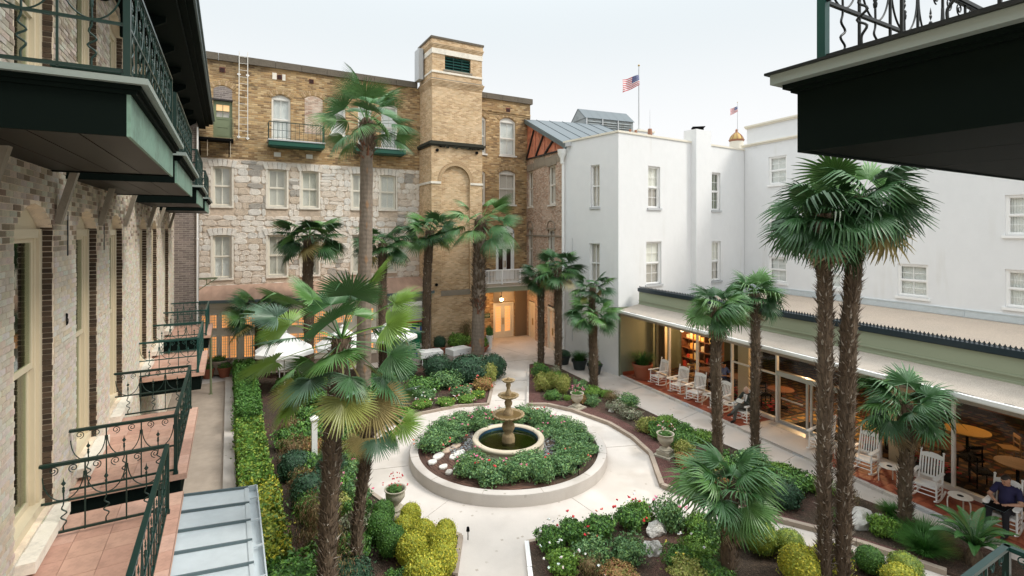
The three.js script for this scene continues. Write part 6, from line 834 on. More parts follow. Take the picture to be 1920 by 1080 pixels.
{ // roses round the fountain
  seed(88); const gr = 'rose bushes in the round bed'; const lab = (f) => f ? 'low blue green rose bush with ' + f + ' blooms in the round fountain bed' : 'low blue green rose bush without blooms in the round fountain bed';
  for (const [R2, n, a0] of [[2.5, 20, 0.1], [2.05, 16, 0.3], [1.65, 11, 0.5]]) for (let i = 0; i < n; i++) { const a = a0 + i / n * 6.283; const da = Math.abs(((a - Math.PI) + 9.42) % 6.283 - Math.PI); if (da < 0.36) continue; const r = R2 + rr(-0.2, 0.1); if (R2 < 1.7 && rnd() < 0.45) continue; const f = rnd() < 0.5 ? pick(['pink', 'coral', 'red', 'pink']) : null; const sd = SEED; shrub('rose', FC[0] + Math.cos(a) * r, FC[1] + Math.sin(a) * r, rr(0.42, 0.66), rr(0.34, 0.62), lab(f), { y: 0.26, name: 'rose_bush', cat: 'rose bush', group: gr + (f ? ', ' + f : ', no blooms'), fl: f }); seed(sd + 1); }
}
// clipped balls at the lower left
[['ball', 3.38, -12.66, 0.36, 'clipped green box ball, farthest of the cluster, beside the red flowered urn'], ['ball', 3.1, -12.0, 0.42, 'dark green box ball left in the cluster, right against the slim palm trunk'], ['gold', 3.95, -12.25, 0.34, 'small yellow box ball at the far right of the cluster, nearest the urn'], ['gold', 3.66, -11.8, 0.34, 'yellow box ball in the middle of the cluster, touching the green ones'], ['ball', 3.2, -11.35, 0.42, 'green box ball half yellow at the left edge of the ball cluster'], ['gold', 3.95, -11.3, 0.38, 'yellow box ball in the centre of the cluster, behind the largest one'], ['gold', 4.47, -11.2, 0.32, 'yellow box ball at the corner of the bed by the path fork'], ['gold', 4.22, -10.75, 0.4, 'yellow box ball along the path edge, second from the corner'], ['gold', 3.5, -10.75, 0.45, 'large yellow box ball left of the front one, behind the grey green shrub'], ['gold', 3.95, -10.15, 0.44, 'large yellow box ball along the path edge, third from the corner'], ['gold', 3.42, -9.75, 0.52, 'largest yellow box ball, cut by the bottom edge of the picture']].forEach(([k, x, z, r, l]) => shrub(k, x, z, r * 0.8, r * 0.86, l, { name: 'box_ball' }));
shrub('green', 2.95, -10.2, 0.42, 0.4, 'grey green loose shrub beside the largest yellow box ball', {});
[['mixed', 10.6, -7.3, 0.42, 'yellow green clipped shrub behind the low windmill palm trunk'], ['mixed', 11.0, -6.9, 0.36, 'round yellow green box ball right of the low windmill palm'], ['gold', 11.1, -6.05, 0.4, 'golden shrub at the bottom edge left of the twin palm trunks'], ['gold', 10.4, -6.3, 0.42, 'golden shrub at bottom edge in front of the round yellow green ball'], ['ball', 11.72, -6.15, 0.26, 'small green box ball just left of the twin palm trunks'], ['ball', 12.05, -5.75, 0.3, 'small dark green box ball just right of the twin palm trunks'], ['mixed', 12.3, -5.2, 0.36, 'yellow topped box ball right of the twin palms at bottom edge'], ['gold', 11.75, -5.05, 0.36, 'golden shrub between the twin palms and the bottom edge']].forEach(([k, x, z, r, l]) => shrub(k, x, z, r, r * 0.95, l, { name: 'box_ball' }));
// bed between the tall palms and the circle
[['dark', 11.55, -22.6, 0.72, 1.0, 'dark round clipped shrub alone at the path edge right of the pale palm'], ['dark', 10.2, -22.6, 1.15, 1.05, 'big dark green mounded shrub left of the pale tall palm'], ['rose', 8.9, -22.2, 0.95, 0.8, 'blue green mounded shrub left of the big dark mound'], ['green', 7.6, -22.0, 0.9, 0.8, 'mid green mounded shrub near the tallest palm foot'], ['dark', 9.2, -24.2, 0.8, 0.9, 'dark shrub behind the big mound near the white patio table'], ['orange', 10.15, -20.95, 0.6, 0.62, 'orange and yellow leaved shrub beside the big dark mound', 'coral'], ['lime', 10.9, -21.8, 0.5, 0.85, 'yellow leaved upright shrub at the foot of the pale palm'], ['rose', 9.0, -20.7, 0.6, 0.5, 'grey green flowering shrub before the mounds', 'coral'], ['bright', 8.0, -20.0, 0.55, 0.34, 'bright low bedding plants along the circle edge, left', 'mixed'], ['bright', 8.9, -19.9, 0.5, 0.34, 'bright low bedding plants along the circle edge, right', 'mixed'], ['bright', 7.0, -20.2, 0.5, 0.36, 'bright low bedding plants under the spread palm fans', 'mixed'], ['rose', 7.4, -21.0, 0.6, 0.5, 'low flowering shrub with white and pink blooms left in bed', 'white'], ['green', 6.0, -20.6, 0.7, 0.7, 'green shrub in the bed under the big palm fans'], ['green', 5.6, -23.5, 0.8, 0.8, 'green shrub behind the tallest palm trunk'], ['bright', 9.6, -20.2, 0.42, 0.36, 'lime bedding plants at the red mulch corner', 'yellow'], ['green', 4.4, -25.4, 0.8, 0.7, 'green shrub near the white umbrellas'], ['dark', 7.6, -24.6, 0.7, 0.7, 'dark spiky clump near the white patio table'], ['green', 2.6, -25.8, 0.8, 0.7, 'green shrub beside the hedge end near the short palm'], ['rose', 4.5, -22.0, 0.8, 0.75, 'blue green shrub left of the tallest palm'], ['green', 3.0, -22.5, 0.8, 0.8, 'green shrub between hedge and tallest palm']].forEach(([k, x, z, r, h, l, f]) => shrub(k, x, z, r, h, l, { fl: f, many: true }));
// left bed along the hedge
[['brown', 1.8, -17.4, 0.55, 0.7, 'brown and green twiggy shrub beside the hedge gap'], ['green', 2.1, -16.2, 0.6, 0.65, 'green shrub left of the white post'], ['orange', 2.05, -15.3, 0.5, 0.5, 'tan tinged shrub in front of the white post'], ['dark', 1.9, -14.4, 0.5, 0.65, 'dark green bushy shrub beside the yellow hedge'], ['green', 2.6, -14.6, 0.55, 0.6, 'green shrub between big palm and the circle path'], ['rose', 3.05, -14.9, 0.42, 0.6, 'rose shrub with pink blooms at the circle edge, far one', 'pink'], ['rose', 2.95, -13.9, 0.42, 0.55, 'rose shrub with pink blooms at the circle edge, near one', 'pink'], ['green', 2.85, -13.2, 0.45, 0.6, 'green shrub behind the farthest box ball'], ['brown', 1.85, -12.9, 0.55, 0.85, 'tan feathery shrub in front of the yellow hedge'], ['brown', 1.75, -11.6, 0.6, 0.85, 'reddish brown feathery shrub left of the big palm trunk'], ['grey', 2.55, -12.3, 0.45, 0.75, 'pale twiggy shrub right of the big palm trunk'], ['dark', 2.1, -10.6, 0.45, 0.5, 'dark shrub at the foot of the big palm'], ['green', 2.4, -18.6, 0.7, 0.8, 'tall green shrub under the big palm fans'], ['green', 3.4, -17.6, 0.6, 0.6, 'green shrub beside the circle path, under fans'], ['rose', 3.9, -18.9, 0.65, 0.6, 'blue green shrub at the far left circle edge'], ['lime', 2.9, -16.8, 0.45, 0.5, 'lime shrub behind the white post'], ['green', 2.6, -20.4, 0.7, 0.8, 'green shrub between hedge and the small spread palm'], ['brown', 1.9, -19.6, 0.5, 0.6, 'tan shrub close to the hedge far end']].forEach(([k, x, z, r, h, l, f]) => shrub(k, x, z, r * 1.2, h * 1.15, l, { fl: f, many: true }));
[['green', 1.75, -18.6, 0.5, 0.7, 'green shrub touching the middle hedge, below the palm fans'], ['dark', 1.75, -16.3, 0.5, 0.6, 'dark shrub against the yellow green hedge'], ['brown', 1.8, -15.2, 0.45, 0.6, 'tan twiggy shrub against the yellow green hedge'], ['lime', 2.35, -13.5, 0.45, 0.55, 'lime tinted shrub between the hedge and the big palm'], ['green', 1.9, -13.8, 0.5, 0.7, 'green shrub against the golden hedge'], ['green', 2.5, -11.6, 0.4, 0.55, 'green shrub just right of the big palm foot'], ['dark', 2.6, -15.5, 0.5, 0.6, 'dark shrub right of the white post'], ['brown', 1.95, -10.7, 0.5, 0.7, 'reddish twiggy shrub above the dark glossy hedge'], ['green', 3.2, -16.0, 0.5, 0.6, 'green shrub at the circle edge right of white post'], ['orange', 2.4, -17.5, 0.5, 0.55, 'tan leaved shrub behind the white post'], ['rose', 4.3, -20.3, 0.8, 0.7, 'blue green shrub mound under the palm fans'], ['green', 4.9, -21.5, 0.8, 0.75, 'green shrub mound left of the tallest trunk'], ['bright', 5.9, -19.6, 0.5, 0.36, 'bright low plants at the circle edge below the fans']].forEach(([k, x, z, r, h, l]) => shrub(k, x, z, r * 1.2, h * 1.1, l));
// right bed
[['lime', 12.45, -19.5, 0.36, 0.75, 'upright lime and green shrub at the near corner of the right bed'], ['green', 12.3, -18.35, 0.4, 0.42, 'bright green low bush at the red mulch corner of right bed'], ['bright', 12.8, -18.0, 0.2, 0.25, 'tiny bright green bush right of the low corner bush'], ['lime', 13.1, -19.6, 0.35, 0.7, 'pale yellow shrub, second in the right bed'], ['lime', 13.1, -18.75, 0.34, 0.7, 'pale cream yellow shrub left of the pink flowered urn'], ['lime', 13.55, -19.3, 0.36, 0.6, 'cream tipped shrub behind the pink flowered urn'], ['bright', 13.8, -20.3, 0.5, 0.6, 'light green shrub at the slim palm foot'], ['green', 13.5, -21.2, 0.5, 0.9, 'tall loose green shrub behind the yellow shrubs'], ['grey', 14.2, -21.0, 0.4, 0.7, 'variegated feathery shrub near the dark planters'], ['bright', 14.15, -18.0, 0.5, 0.42, 'bright lime clump at the pale crowned palm foot'], ['rose', 13.75, -18.4, 0.42, 0.6, 'blue green shrub between urn and palm'], ['bright', 14.5, -17.5, 0.35, 0.36, 'bright lime clump beside the walk'], ['orange', 13.0, -17.4, 0.38, 0.42, 'tan shrub just right of the pink flowered urn'], ['rose', 13.3, -16.9, 0.36, 0.42, 'blue grey small shrub right of the urn'], ['grey', 13.75, -15.9, 0.5, 0.5, 'bare whitish twiggy shrub, left of two'], ['grey', 13.7, -15.0, 0.55, 0.5, 'whitish green twiggy shrub, right of two'], ['rose', 14.45, -16.0, 0.5, 0.55, 'blue green bush along the walk, upper one'], ['brown', 14.3, -16.8, 0.4, 0.45, 'brown twiggy bush along the walk'], ['bright', 14.3, -13.7, 0.45, 0.5, 'lime green bush along the walk, lower one'], ['lime', 13.3, -13.7, 0.42, 0.5, 'yellow green bush in mid right bed'], ['green', 13.35, -13.05, 0.5, 0.65, 'dense green bush in mid right bed near second urn'], ['green', 14.1, -12.8, 0.5, 0.55, 'green bush along the walk by mid bed'], ['bright', 14.35, -12.1, 0.5, 0.45, 'bright green bush near the bushy palm'], ['green', 13.3, -12.0, 0.5, 0.65, 'green bush behind the second urn'], ['orange', 12.3, -11.05, 0.34, 0.5, 'orange leaved round bush right of the second urn'], ['lime', 12.75, -11.5, 0.36, 0.55, 'pale green bush behind the orange round bush'], ['green', 13.2, -10.6, 0.6, 0.6, 'green spreading bush at the bushy palm foot'], ['rose', 13.95, -10.0, 0.65, 0.6, 'blue green wide bush between the palm pair'], ['bright', 14.3, -9.2, 0.55, 0.5, 'light green bush along the walk near the pair'], ['green', 13.8, -8.7, 0.65, 0.65, 'big green bush left of the twin palm trunks'], ['green', 13.2, -9.3, 0.55, 0.55, 'mid green bush above the low palm crown'], ['orange', 12.5, -9.9, 0.35, 0.3, 'tan grassy clump above the low palm crown'], ['dark', 12.95, -8.3, 0.45, 0.5, 'dark bush touching the low palm crown'], ['bright', 14.5, -8.2, 0.45, 0.45, 'lime bush beside the twin palm trunks'], ['red', 0, 0, 0, 0, '']].forEach(([k, x, z, r, h, l]) => r && shrub(k, x, z, r * 1.15, h * 1.05, l));
shrub('rose', 11.75, -10.4, 0.3, 0.35, 'low plant with red blooms in the red mulch corner', { fl: 'red', many: true });
shrub('bright', 13.75, -6.3, 0.4, 0.6, 'loose leafy shrub growing over the big white rock', {}); shrub('green', 13.35, -7.1, 0.35, 0.4, 'small green shrub left of the big white rock'); shrub('brown', 14.2, -7.3, 0.35, 0.6, 'tan twiggy shrub above the big white rock');
// rose bed at the lower middle
[['green', 6.45, -9.75, 0.36, 0.55, 'leafy rose bush at the left corner of the rose bed', 'white'], ['bright', 6.3, -9.0, 0.4, 0.5, 'light green rose bush with white blooms at the bottom left corner', 'white'], ['green', 7.1, -9.75, 0.42, 0.55, 'rose bush with few red blooms, second along the path edge', 'red'], ['green', 7.75, -9.6, 0.45, 0.55, 'rose bush with coral blooms, third along the path edge', 'coral'], ['rose', 7.0, -8.9, 0.45, 0.5, 'blue green bush in the middle of rose bed, left'], ['rose', 7.75, -8.6, 0.45, 0.5, 'blue green bush in the middle of rose bed, right'], ['green', 8.6, -9.5, 0.42, 0.6, 'rose bush covered in dark red blooms before the white rock', 'red'], ['bright', 9.1, -9.65, 0.4, 0.5, 'light green bush with pale blooms behind the white rock', 'white'], ['rose', 9.5, -9.0, 0.45, 0.65, 'tall loose rose bush right of the white rock', 'pink'], ['bright', 10.0, -8.5, 0.42, 0.5, 'light green bush left of the low palm crown'], ['green', 9.7, -8.0, 0.42, 0.5, 'green bush behind the low palm trunk'], ['bright', 9.15, -7.9, 0.4, 0.45, 'pale green bush right of the lower white rock', 'white'], ['green', 8.6, -7.9, 0.36, 0.42, 'green bush beside the lower white rock', 'yellow'], ['orange', 7.1, -8.1, 0.42, 0.36, 'coral orange leaved bush at the bottom edge'], ['brown', 6.7, -8.6, 0.36, 0.4, 'sparse brown stemmed bush in the rose bed', 'white'], ['lime', 8.3, -7.4, 0.4, 0.4, 'yellow green bush at the bottom edge near the palm'], ['green', 9.0, -7.2, 0.4, 0.42, 'green bush at the bottom edge left of palm'], ['green', 10.3, -7.9, 0.35, 0.42, 'green bush behind the yellow green clipped shrub']].forEach(([k, x, z, r, h, l, f]) => shrub(k, x, z, r * 1.2, h * 1.08, l, { fl: f, many: /dark red|white blooms/.test(l) }));
// hedge along the path, in four stretches
function hedge(x0, x1, z0, z1, h, pal, label, lf) {
  seed(z0 * 100 | 0); const list = [], A = [[0, 1, 0], [1, 0, 0], [-1, 0, 0], [0, 0, 1], [0, 0, -1]], w = x1 - x0, d = z1 - z0, ar = [w * d, h * d, h * d, w * h, w * h], den = 560;
  A.forEach((n, k) => { for (let i = 0; i < ar[k] * den; i++) { const u = rnd(), v = rnd(), p = k === 0 ? V(u * w, h, v * d) : k === 1 ? V(w, u * h, v * d) : k === 2 ? V(0, u * h, v * d) : V(u * w, v * h, k === 3 ? d : 0); const b = (vn(p.x * 3 + 5, p.z * 3 + p.y * 2 + 40, 64, 3) - 0.5) * 0.34 + (vn(p.x * 9 + 5, p.z * 9 + p.y * 7 + 40, 64, 8) - 0.5) * 0.14; const nn = V(...n); p.addScaledVector(nn, b - 0.06 - rnd() * 0.07 + (rnd() < 0.05 ? rnd() * 0.14 : 0)); list.push([p, nn]); } });
  const t = thing('hedge', label, 'hedge', x0, 0.03, z0); part('foliage', merge([leaves(list, { size: 0.09, w: 0.6, tilt: 0.9, pal }), colored(bb(0.22, w - 0.22, 0, h - 0.22, 0.22, d - 0.22), pal[0])]), leafMat, t);
  const st = []; for (let i = 0; i < 8; i++) st.push(rod([rr(0.2, w - 0.2), 0, rr(0.2, d - 0.2)], [rr(0.2, w - 0.2), h * 0.7, rr(0.2, d - 0.2)], 0.015, 0.01, 5)); part('stems', st, stemMat, t);
}
const hg = [[0.06, 0.17, 0.025], [0.085, 0.21, 0.03], [0.045, 0.14, 0.02], [0.11, 0.25, 0.04]];
hedge(0.22, 1.08, -29.0, -20.8, 0.9, hg, 'clipped mid green hedge stretch farthest along the path');
hedge(0.22, 1.02, -20.1, -15.0, 0.85, [[0.10, 0.22, 0.025], [0.14, 0.25, 0.028], [0.07, 0.17, 0.022], [0.22, 0.28, 0.03]], 'yellow green hedge stretch in the middle along the path');
hedge(0.24, 1.12, -15.0, -11.4, 0.85, [[0.20, 0.26, 0.02], [0.30, 0.32, 0.022], [0.42, 0.36, 0.025], [0.11, 0.19, 0.022], [0.07, 0.155, 0.02]], 'golden leaved hedge stretch beside the metal canopy');
hedge(0.3, 1.6, -11.3, -5.5, 0.85, [[0.045, 0.13, 0.018], [0.065, 0.175, 0.025], [0.032, 0.095, 0.015], [0.11, 0.23, 0.028]], 'dark green glossy hedge stretch nearest at the bottom left');
// grasses, sago, rocks
function tuft(n, h, r, c, w = 0.02, droop = 0.5) { const pos = []; for (let i = 0; i < n; i++) { const a = rnd() * 6.283, q = r * Math.sqrt(rnd()), x = Math.cos(a) * q * 0.35, z = Math.sin(a) * q * 0.35, L = h * rr(0.6, 1.1), ox = Math.cos(a) * q, oz = Math.sin(a) * q, px = -Math.sin(a) * w, pz = Math.cos(a) * w; let p0 = null; for (let k = 0; k <= 3; k++) { const t = k / 3, f = 1 - t * 0.9, p = [x + (ox - x) * t * t * 1.3, L * (t - droop * t * t * q / r * 0.7), z + (oz - z) * t * t * 1.3], l = [p[0] + px * f, p[1], p[2] + pz * f], m = [p[0] - px * f, p[1], p[2] - pz * f]; if (p0) pos.push(...p0[0], ...l, ...p0[1], ...p0[1], ...l, ...m); p0 = [l, m]; } } const g = new THREE.BufferGeometry(); g.setAttribute('position', new THREE.Float32BufferAttribute(pos, 3)); g.computeVertexNormals(); const cc = new Float32Array(pos.length); for (let i = 0; i < pos.length; i += 18) { const f = rr(0.7, 1.25); for (let k = 0; k < 18; k += 3) cc.set(c.map((v) => v * f), i + k); } g.setAttribute('color', new THREE.BufferAttribute(cc, 3)); return g; }
seed(313);
for (const [x, z, r, h, l] of [[14.35, -5.7, 0.65, 0.42, 'bright green feathery ground plant at the short palm foot, right'], [13.85, -5.5, 0.6, 0.4, 'bright green feathery ground plant near the red mulch strip'], [14.8, -6.5, 0.4, 0.36, 'bright green feathery ground plant behind the short palm foot']]) { const t = thing('feathery_plant', l, 'plant', x, 0.05, z); part('foliage', tuft(900, h, r, [0.045, 0.16, 0.02], 0.012, 0.3), leafMat, t); }
{
  const t = thing('sago_palm', 'dark green sago palm with stiff arching fronds beside the teal handrail', 'sago palm', 14.3, 0.05, -4.75); part('trunk', lathe([[0.16, 0], [0.18, 0.15], [0.1, 0.34], [0.02, 0.4]], 12), M.bark, t);
  const leaf = (() => { const g = []; const L = 1.05; const sp = (s) => [s * L * (1 - 0.15 * s), 0.75 * s - 0.55 * s * s, 0]; for (let i = 0; i < 8; i++) g.push(rod(sp(i / 8), sp((i + 1) / 8), 0.012, 0.009, 4)); for (let i = 4; i < 46; i++) { const s = i / 46, p = sp(s), l = 0.12 * Math.sin(Math.min(1, (1 - s) * 2.4 + 0.15) * 1.5); for (const d of [1, -1]) { const q = new THREE.PlaneGeometry(0.012, l, 1, 1).translate(0, l / 2, 0).rotateX(d * 1.15).rotateY(-d * 0.45); g.push(q.translate(...p)); } } return merge(g); })();
  const m1 = lg([0.03, 0.11, 0.022]), m2 = lg([0.045, 0.14, 0.03]); for (let i = 0; i < 28; i++) { const f = part('frond', leaf, i % 3 ? m1 : m2, t); f.position.y = 0.36; f.rotation.order = 'YZX'; f.rotation.y = i * 2.4; f.rotation.z = 0.75 - i * 0.028; f.scale.setScalar(rr(0.85, 1.1)); }
}
function rock(x, z, sx, sy, sz, label, y = 0.05) { const g = new THREE.IcosahedronGeometry(1, 3), p = g.attributes.position, s = x * 31 | 0; for (let i = 0; i < p.count; i++) { const d = V(p.getX(i), p.getY(i), p.getZ(i)); const f = 0.55 + 0.85 * Math.round(vn(d.x * 1.8 + 20, d.y * 1.8 + d.z * 1.5 + 20, 64, s) * 5) / 5 * 0.8 + 0.3 * (vn(d.x * 5 + 20, d.z * 5 + d.y * 6 + 20, 64, s) - 0.5); d.multiplyScalar(f); p.setXYZ(i, d.x, Math.max(-0.3, d.y), d.z); } const q = clean(g); q.computeVertexNormals(); const o = part('rock', q.scale(sx, sy, sz), M.bigRock, scene); o.position.set(x, y + sy * 0.2, z); tag(o, label, 'rock'); return o; }
rock(9.05, -9.05, 0.3, 0.22, 0.2, 'jagged white rock in the rose bed, upper of two'); rock(8.45, -8.5, 0.22, 0.24, 0.2, 'rounded white rock in the rose bed, lower of two'); rock(13.75, -6.85, 0.45, 0.3, 0.3, 'big pale limestone rock left of the short palm'); rock(14.2, -6.6, 0.4, 0.16, 0.18, 'low flat limestone rock beside the big pale one'); rock(9.35, -20.75, 0.3, 0.32, 0.25, 'pointed pale rock among the flowers left of the straight path'); rock(13.5, -15.95, 0.12, 0.12, 0.1, 'small white rock beside the bare whitish shrub'); rock(13.95, -21.9, 0.4, 0.1, 0.3, 'flat pale stone near the tip of the right bed');
// ---------------------------------------------------------------- pots and urns
function pot(x, z, r, h, m, label, plant, o = {}) {
  seed(x * 99 + z * 7 | 0); const t = thing('flower_pot', label, 'pot', x, o.y ?? 0.005, z, 0, o.group);
  part('pot_body', lathe([[0, 0.01], [r * 0.66, 0.0], [r * 0.7, 0.02], [r * 0.9, h * 0.78], [r, h * 0.79], [r * 1.02, h * 0.98], [r * 0.97, h], [r * 0.88, h * 0.98], [r * 0.86, h * 0.86]], 28), m, t); part('soil', new THREE.CircleGeometry(r * 0.87, 24).rotateX(-Math.PI / 2).translate(0, h * 0.88, 0), M.soil, t);
  if (o.saucer) part('saucer', lathe([[0, 0.012], [r * 1.0, 0.012], [r * 1.05, 0.05], [r * 1.0, 0.05], [r * 0.98, 0.025]], 24), M.pot, t);
  const P = sub('plant', t, 0, h * 0.85, 0);
  if (plant === 'grass') part('leaves', tuft(520, o.ph ?? 0.7, r * 1.6, [0.035, 0.12, 0.02], 0.014, 0.4), leafMat, P); else { const f = part('leaves', pick(SH[plant]), leafMat, P); f.scale.set(r * (o.pw ?? 1.1), (o.ph ?? 0.35), r * (o.pw ?? 1.1)); if (o.fl) { const q = part('flowers', flowers[o.fl][1], flowerMat, P); q.scale.set(r * 1.0, (o.ph ?? 0.35), r * 1.0); } }
  return t;
}
pot(-0.92, -29.55, 0.3, 0.5, M.pot, 'small terracotta pot with purple flowers nearest the wing', 'green', { fl: 'purple' }); pot(-0.2, -29.4, 0.32, 0.5, M.pot, 'small terracotta pot with purple flowers right of its twin', 'green', { fl: 'purple' }); pot(-0.45, -30.0, 0.62, 0.7, M.kerbDark, 'large grey stone planter bowl behind the terracotta pots', 'green', { fl: 'mixed', pw: 0.95, y: 0.1 }); pot(0.45, -29.35, 0.28, 0.45, M.pot, 'terracotta pot under the garden room window, left', 'green', { fl: 'purple' }); pot(1.05, -29.15, 0.26, 0.55, M.pot, 'terracotta pot under the garden room window, right', 'green', { fl: 'red' });
pot(10.75, -27.9, 0.38, 0.62, M.pot, 'terracotta pot beside the coloured door', 'dark', { ph: 0.6 }); pot(11.9, -27.8, 0.5, 0.6, M.pot, 'wide terracotta pot with bushy yellow green shrub before the tower', 'bright', { ph: 0.95, pw: 1.7 }); pot(12.5, -28.0, 0.4, 0.75, M.pot, 'tall terracotta pot right of the bushy shrub before the tower', 'brown', { ph: 1.3, pw: 1.2 }); pot(13.3, -27.9, 0.6, 0.4, M.pot, 'low terracotta trough with leafy plants left of the porch', 'bright', { ph: 0.8, pw: 1.2 }); pot(14.1, -28.1, 0.22, 0.9, M.white, 'white pot with leafy plant at the porch corner', 'green', { ph: 0.8, pw: 1.4 });
pot(16.15, -23.1, 0.42, 0.5, M.potDark, 'dark round planter with low plant against white wall, leftmost', 'dark', { ph: 0.3 }); pot(16.3, -21.8, 0.42, 0.52, M.potDark, 'dark round planter with spiky plant against white wall, middle one', 'grass', { ph: 0.55 }); pot(16.45, -20.7, 0.4, 0.52, M.potDark, 'dark round planter with purple flowers against white wall, rightmost', 'green', { fl: 'purple', ph: 0.3 });
{ const q = arc(0.85, -0.75); pot(q[0], q[1], 0.5, 0.72, M.pot, 'large terracotta pot of grass at the terrace corner', 'grass', { y: 0.09, saucer: true, ph: 0.75 }); }
function urn(x, z, label, fl, base) {
  const t = thing('stone_urn', label, 'urn', x, 0.05, z, 0.3); part('plinth', [bx(0.56, 0.07, 0.56, 0, 0.035, 0), bx(0.42, base, 0.42, 0, 0.07 + base / 2, 0)], M.urn, t); const y = 0.07 + base;
  part('bowl', lathe([[0, y], [0.2, y], [0.2, y + 0.04], [0.1, y + 0.09], [0.085, y + 0.13], [0.16, y + 0.2], [0.245, y + 0.32], [0.25, y + 0.42], [0.225, y + 0.47], [0.28, y + 0.51], [0.285, y + 0.54], [0.24, y + 0.53], [0.22, y + 0.45]], 32), M.urn, t); part('soil', new THREE.CircleGeometry(0.22, 20).rotateX(-Math.PI / 2).translate(0, y + 0.47, 0), M.soil, t);
  const f = part('leaves', SH.green[0], leafMat, t); f.position.y = y + 0.44; f.scale.set(0.25, 0.2, 0.25); const q = part('flowers', flowers[fl][1], flowerMat, t); q.position.y = y + 0.46; q.scale.set(0.34, 0.36, 0.34); const q2 = part('flowers', flowers[fl][1], flowerMat, t); q2.position.y = y + 0.46; q2.rotation.y = 2; q2.scale.set(0.28, 0.42, 0.28); const q3 = part('flowers', flowers[fl][1], flowerMat, t); q3.position.y = y + 0.46; q3.rotation.y = 4; q3.scale.set(0.2, 0.46, 0.2);
}
urn(12.55, -16.95, 'stone urn full of pink flowers at the farther edge of right bed', 'pink', 0.03); urn(12.4, -11.95, 'stone urn with pink and red flowers on pedestal, nearer in right bed', 'mixed', 0.14); urn(3.78, -13.0, 'stone urn with red flowers behind the clipped ball cluster', 'red', 0.02);
// ---------------------------------------------------------------- rocking chairs and side tables
const chairP = 'white slatted rocking chair on the tiled terrace, ';
function rocker(label, s, off, turnBy = 0) {
  const t = thing('rocking_chair', label, 'rocking chair', ...inArc(s, off, 0.084), AROT + turnBy), w = 0.27, m = M.white;
  for (const x of [-w, w]) {
    part('rocker', (() => { const g = []; for (let i = 0; i < 9; i++) { const z0 = -0.5 + i * 0.1, z1 = z0 + 0.1, y = (z) => 0.02 + 0.13 * Math.pow((z + 0.05) / 0.5, 2); g.push(bar([x, y(z0) + 0.018, z0], [x, y(z1) + 0.018, z1], 0.035, 0.04)); } return g; })(), m, t);
    part('front_leg', lathe([[0.018, 0], [0.022, 0.1], [0.026, 0.3], [0.02, 0.36], [0.026, 0.42], [0.018, 0.56], [0.024, 0.6]], 8).translate(x, 0.07, 0.24), m, t);
    part('back_post', rod([x * 0.98, 0.06, -0.2], [x * 0.92, 1.16, -0.44], 0.024, 0.021), m, t); part('post_knob', new THREE.SphereGeometry(0.03, 10, 8).translate(x * 0.92, 1.18, -0.445), m, t);
    part('armrest', poly([[-0.065, -0.3], [-0.04, -0.345], [0.02, -0.345], [0.05, -0.3], [0.03, 0.33], [-0.045, 0.33]], 0.025, 0.005).rotateX(-Math.PI / 2).translate(x, 0.665, 0), m, t);
    for (const y of [0.2, 0.31]) part('side_stretcher', rod([x, y, 0.24], [x, y, -0.24], 0.013), m, t);
  }
  for (const y of [0.19, 0.31]) part('front_stretcher', rod([-w, y, 0.24], [w, y, 0.24], 0.014), m, t);
  part('back_stretcher', rod([-w, 0.25, -0.24], [w, 0.25, -0.24], 0.013), m, t);
  for (let i = 0; i < 6; i++) part('seat_slat', bx(2 * w - 0.03, 0.018, 0.075, 0, 0.435 - i * 0.006, 0.21 - i * 0.083), m, t);
  part('seat_rail', [bb(-w, w, 0.39, 0.425, 0.225, 0.255), bb(-w, -w + 0.03, 0.38, 0.42, -0.24, 0.22), bb(w - 0.03, w, 0.38, 0.42, -0.24, 0.22)], m, t);
  const bz = (y) => -0.2 - 0.24 * (y - 0.06) / 1.1;
  part('top_rail', poly([[-w * 0.92, 0], [w * 0.92, 0], [w * 0.92, 0.08], [w * 0.45, 0.125], [0, 0.14], [-w * 0.45, 0.125], [-w * 0.92, 0.08]], 0.022, 0.004).rotateX(-0.215).translate(0, 1.0, bz(1.0) - 0.01), m, t); part('lower_rail', bar([-w * 0.95, 0.52, bz(0.52)], [w * 0.95, 0.52, bz(0.52)], 0.055, 0.022), m, t);
  for (let i = 0; i < 7; i++) part('back_slat', bar([-0.195 + i * 0.065, 0.53, bz(0.53)], [-0.195 + i * 0.065, 1.02, bz(1.02)], 0.034, 0.014), m, t);
  return t;
}
const chairs = [[2.05, -0.75, 0.05, 'leftmost one next to the terracotta pot'], [3.45, -0.72, 0, 'second one from the left'], [4.55, -0.66, -0.05, 'third one from the left'], [5.85, -0.72, 0.05, 'fourth one, partly behind the bushy palm trunk'], [7.1, -0.68, 0.1, 'carrying the man in the dark suit'], [10.05, -0.85, 0, 'mostly hidden behind the twin palm trunks'], [11.5, -0.72, 0, 'empty one right of the twin palm trunks'], [13.15, -0.72, 0, 'empty one right of the short palm trunk'], [14.78, -0.72, 0.0, 'carrying the man in the blue polo shirt'], [16.05, -0.7, 0, 'rightmost one at the picture edge']];
const c0 = rocker(chairP + chairs[0][3], chairs[0][0], chairs[0][1], chairs[0][2]); c0.userData.group = 'white rocking chairs on the terrace';
chairs.slice(1).forEach(([s, o, r, l]) => { const q = inArc(s, o, 0.084); dup(c0, chairP + l, q[0], q[1], q[2], AROT + r); });
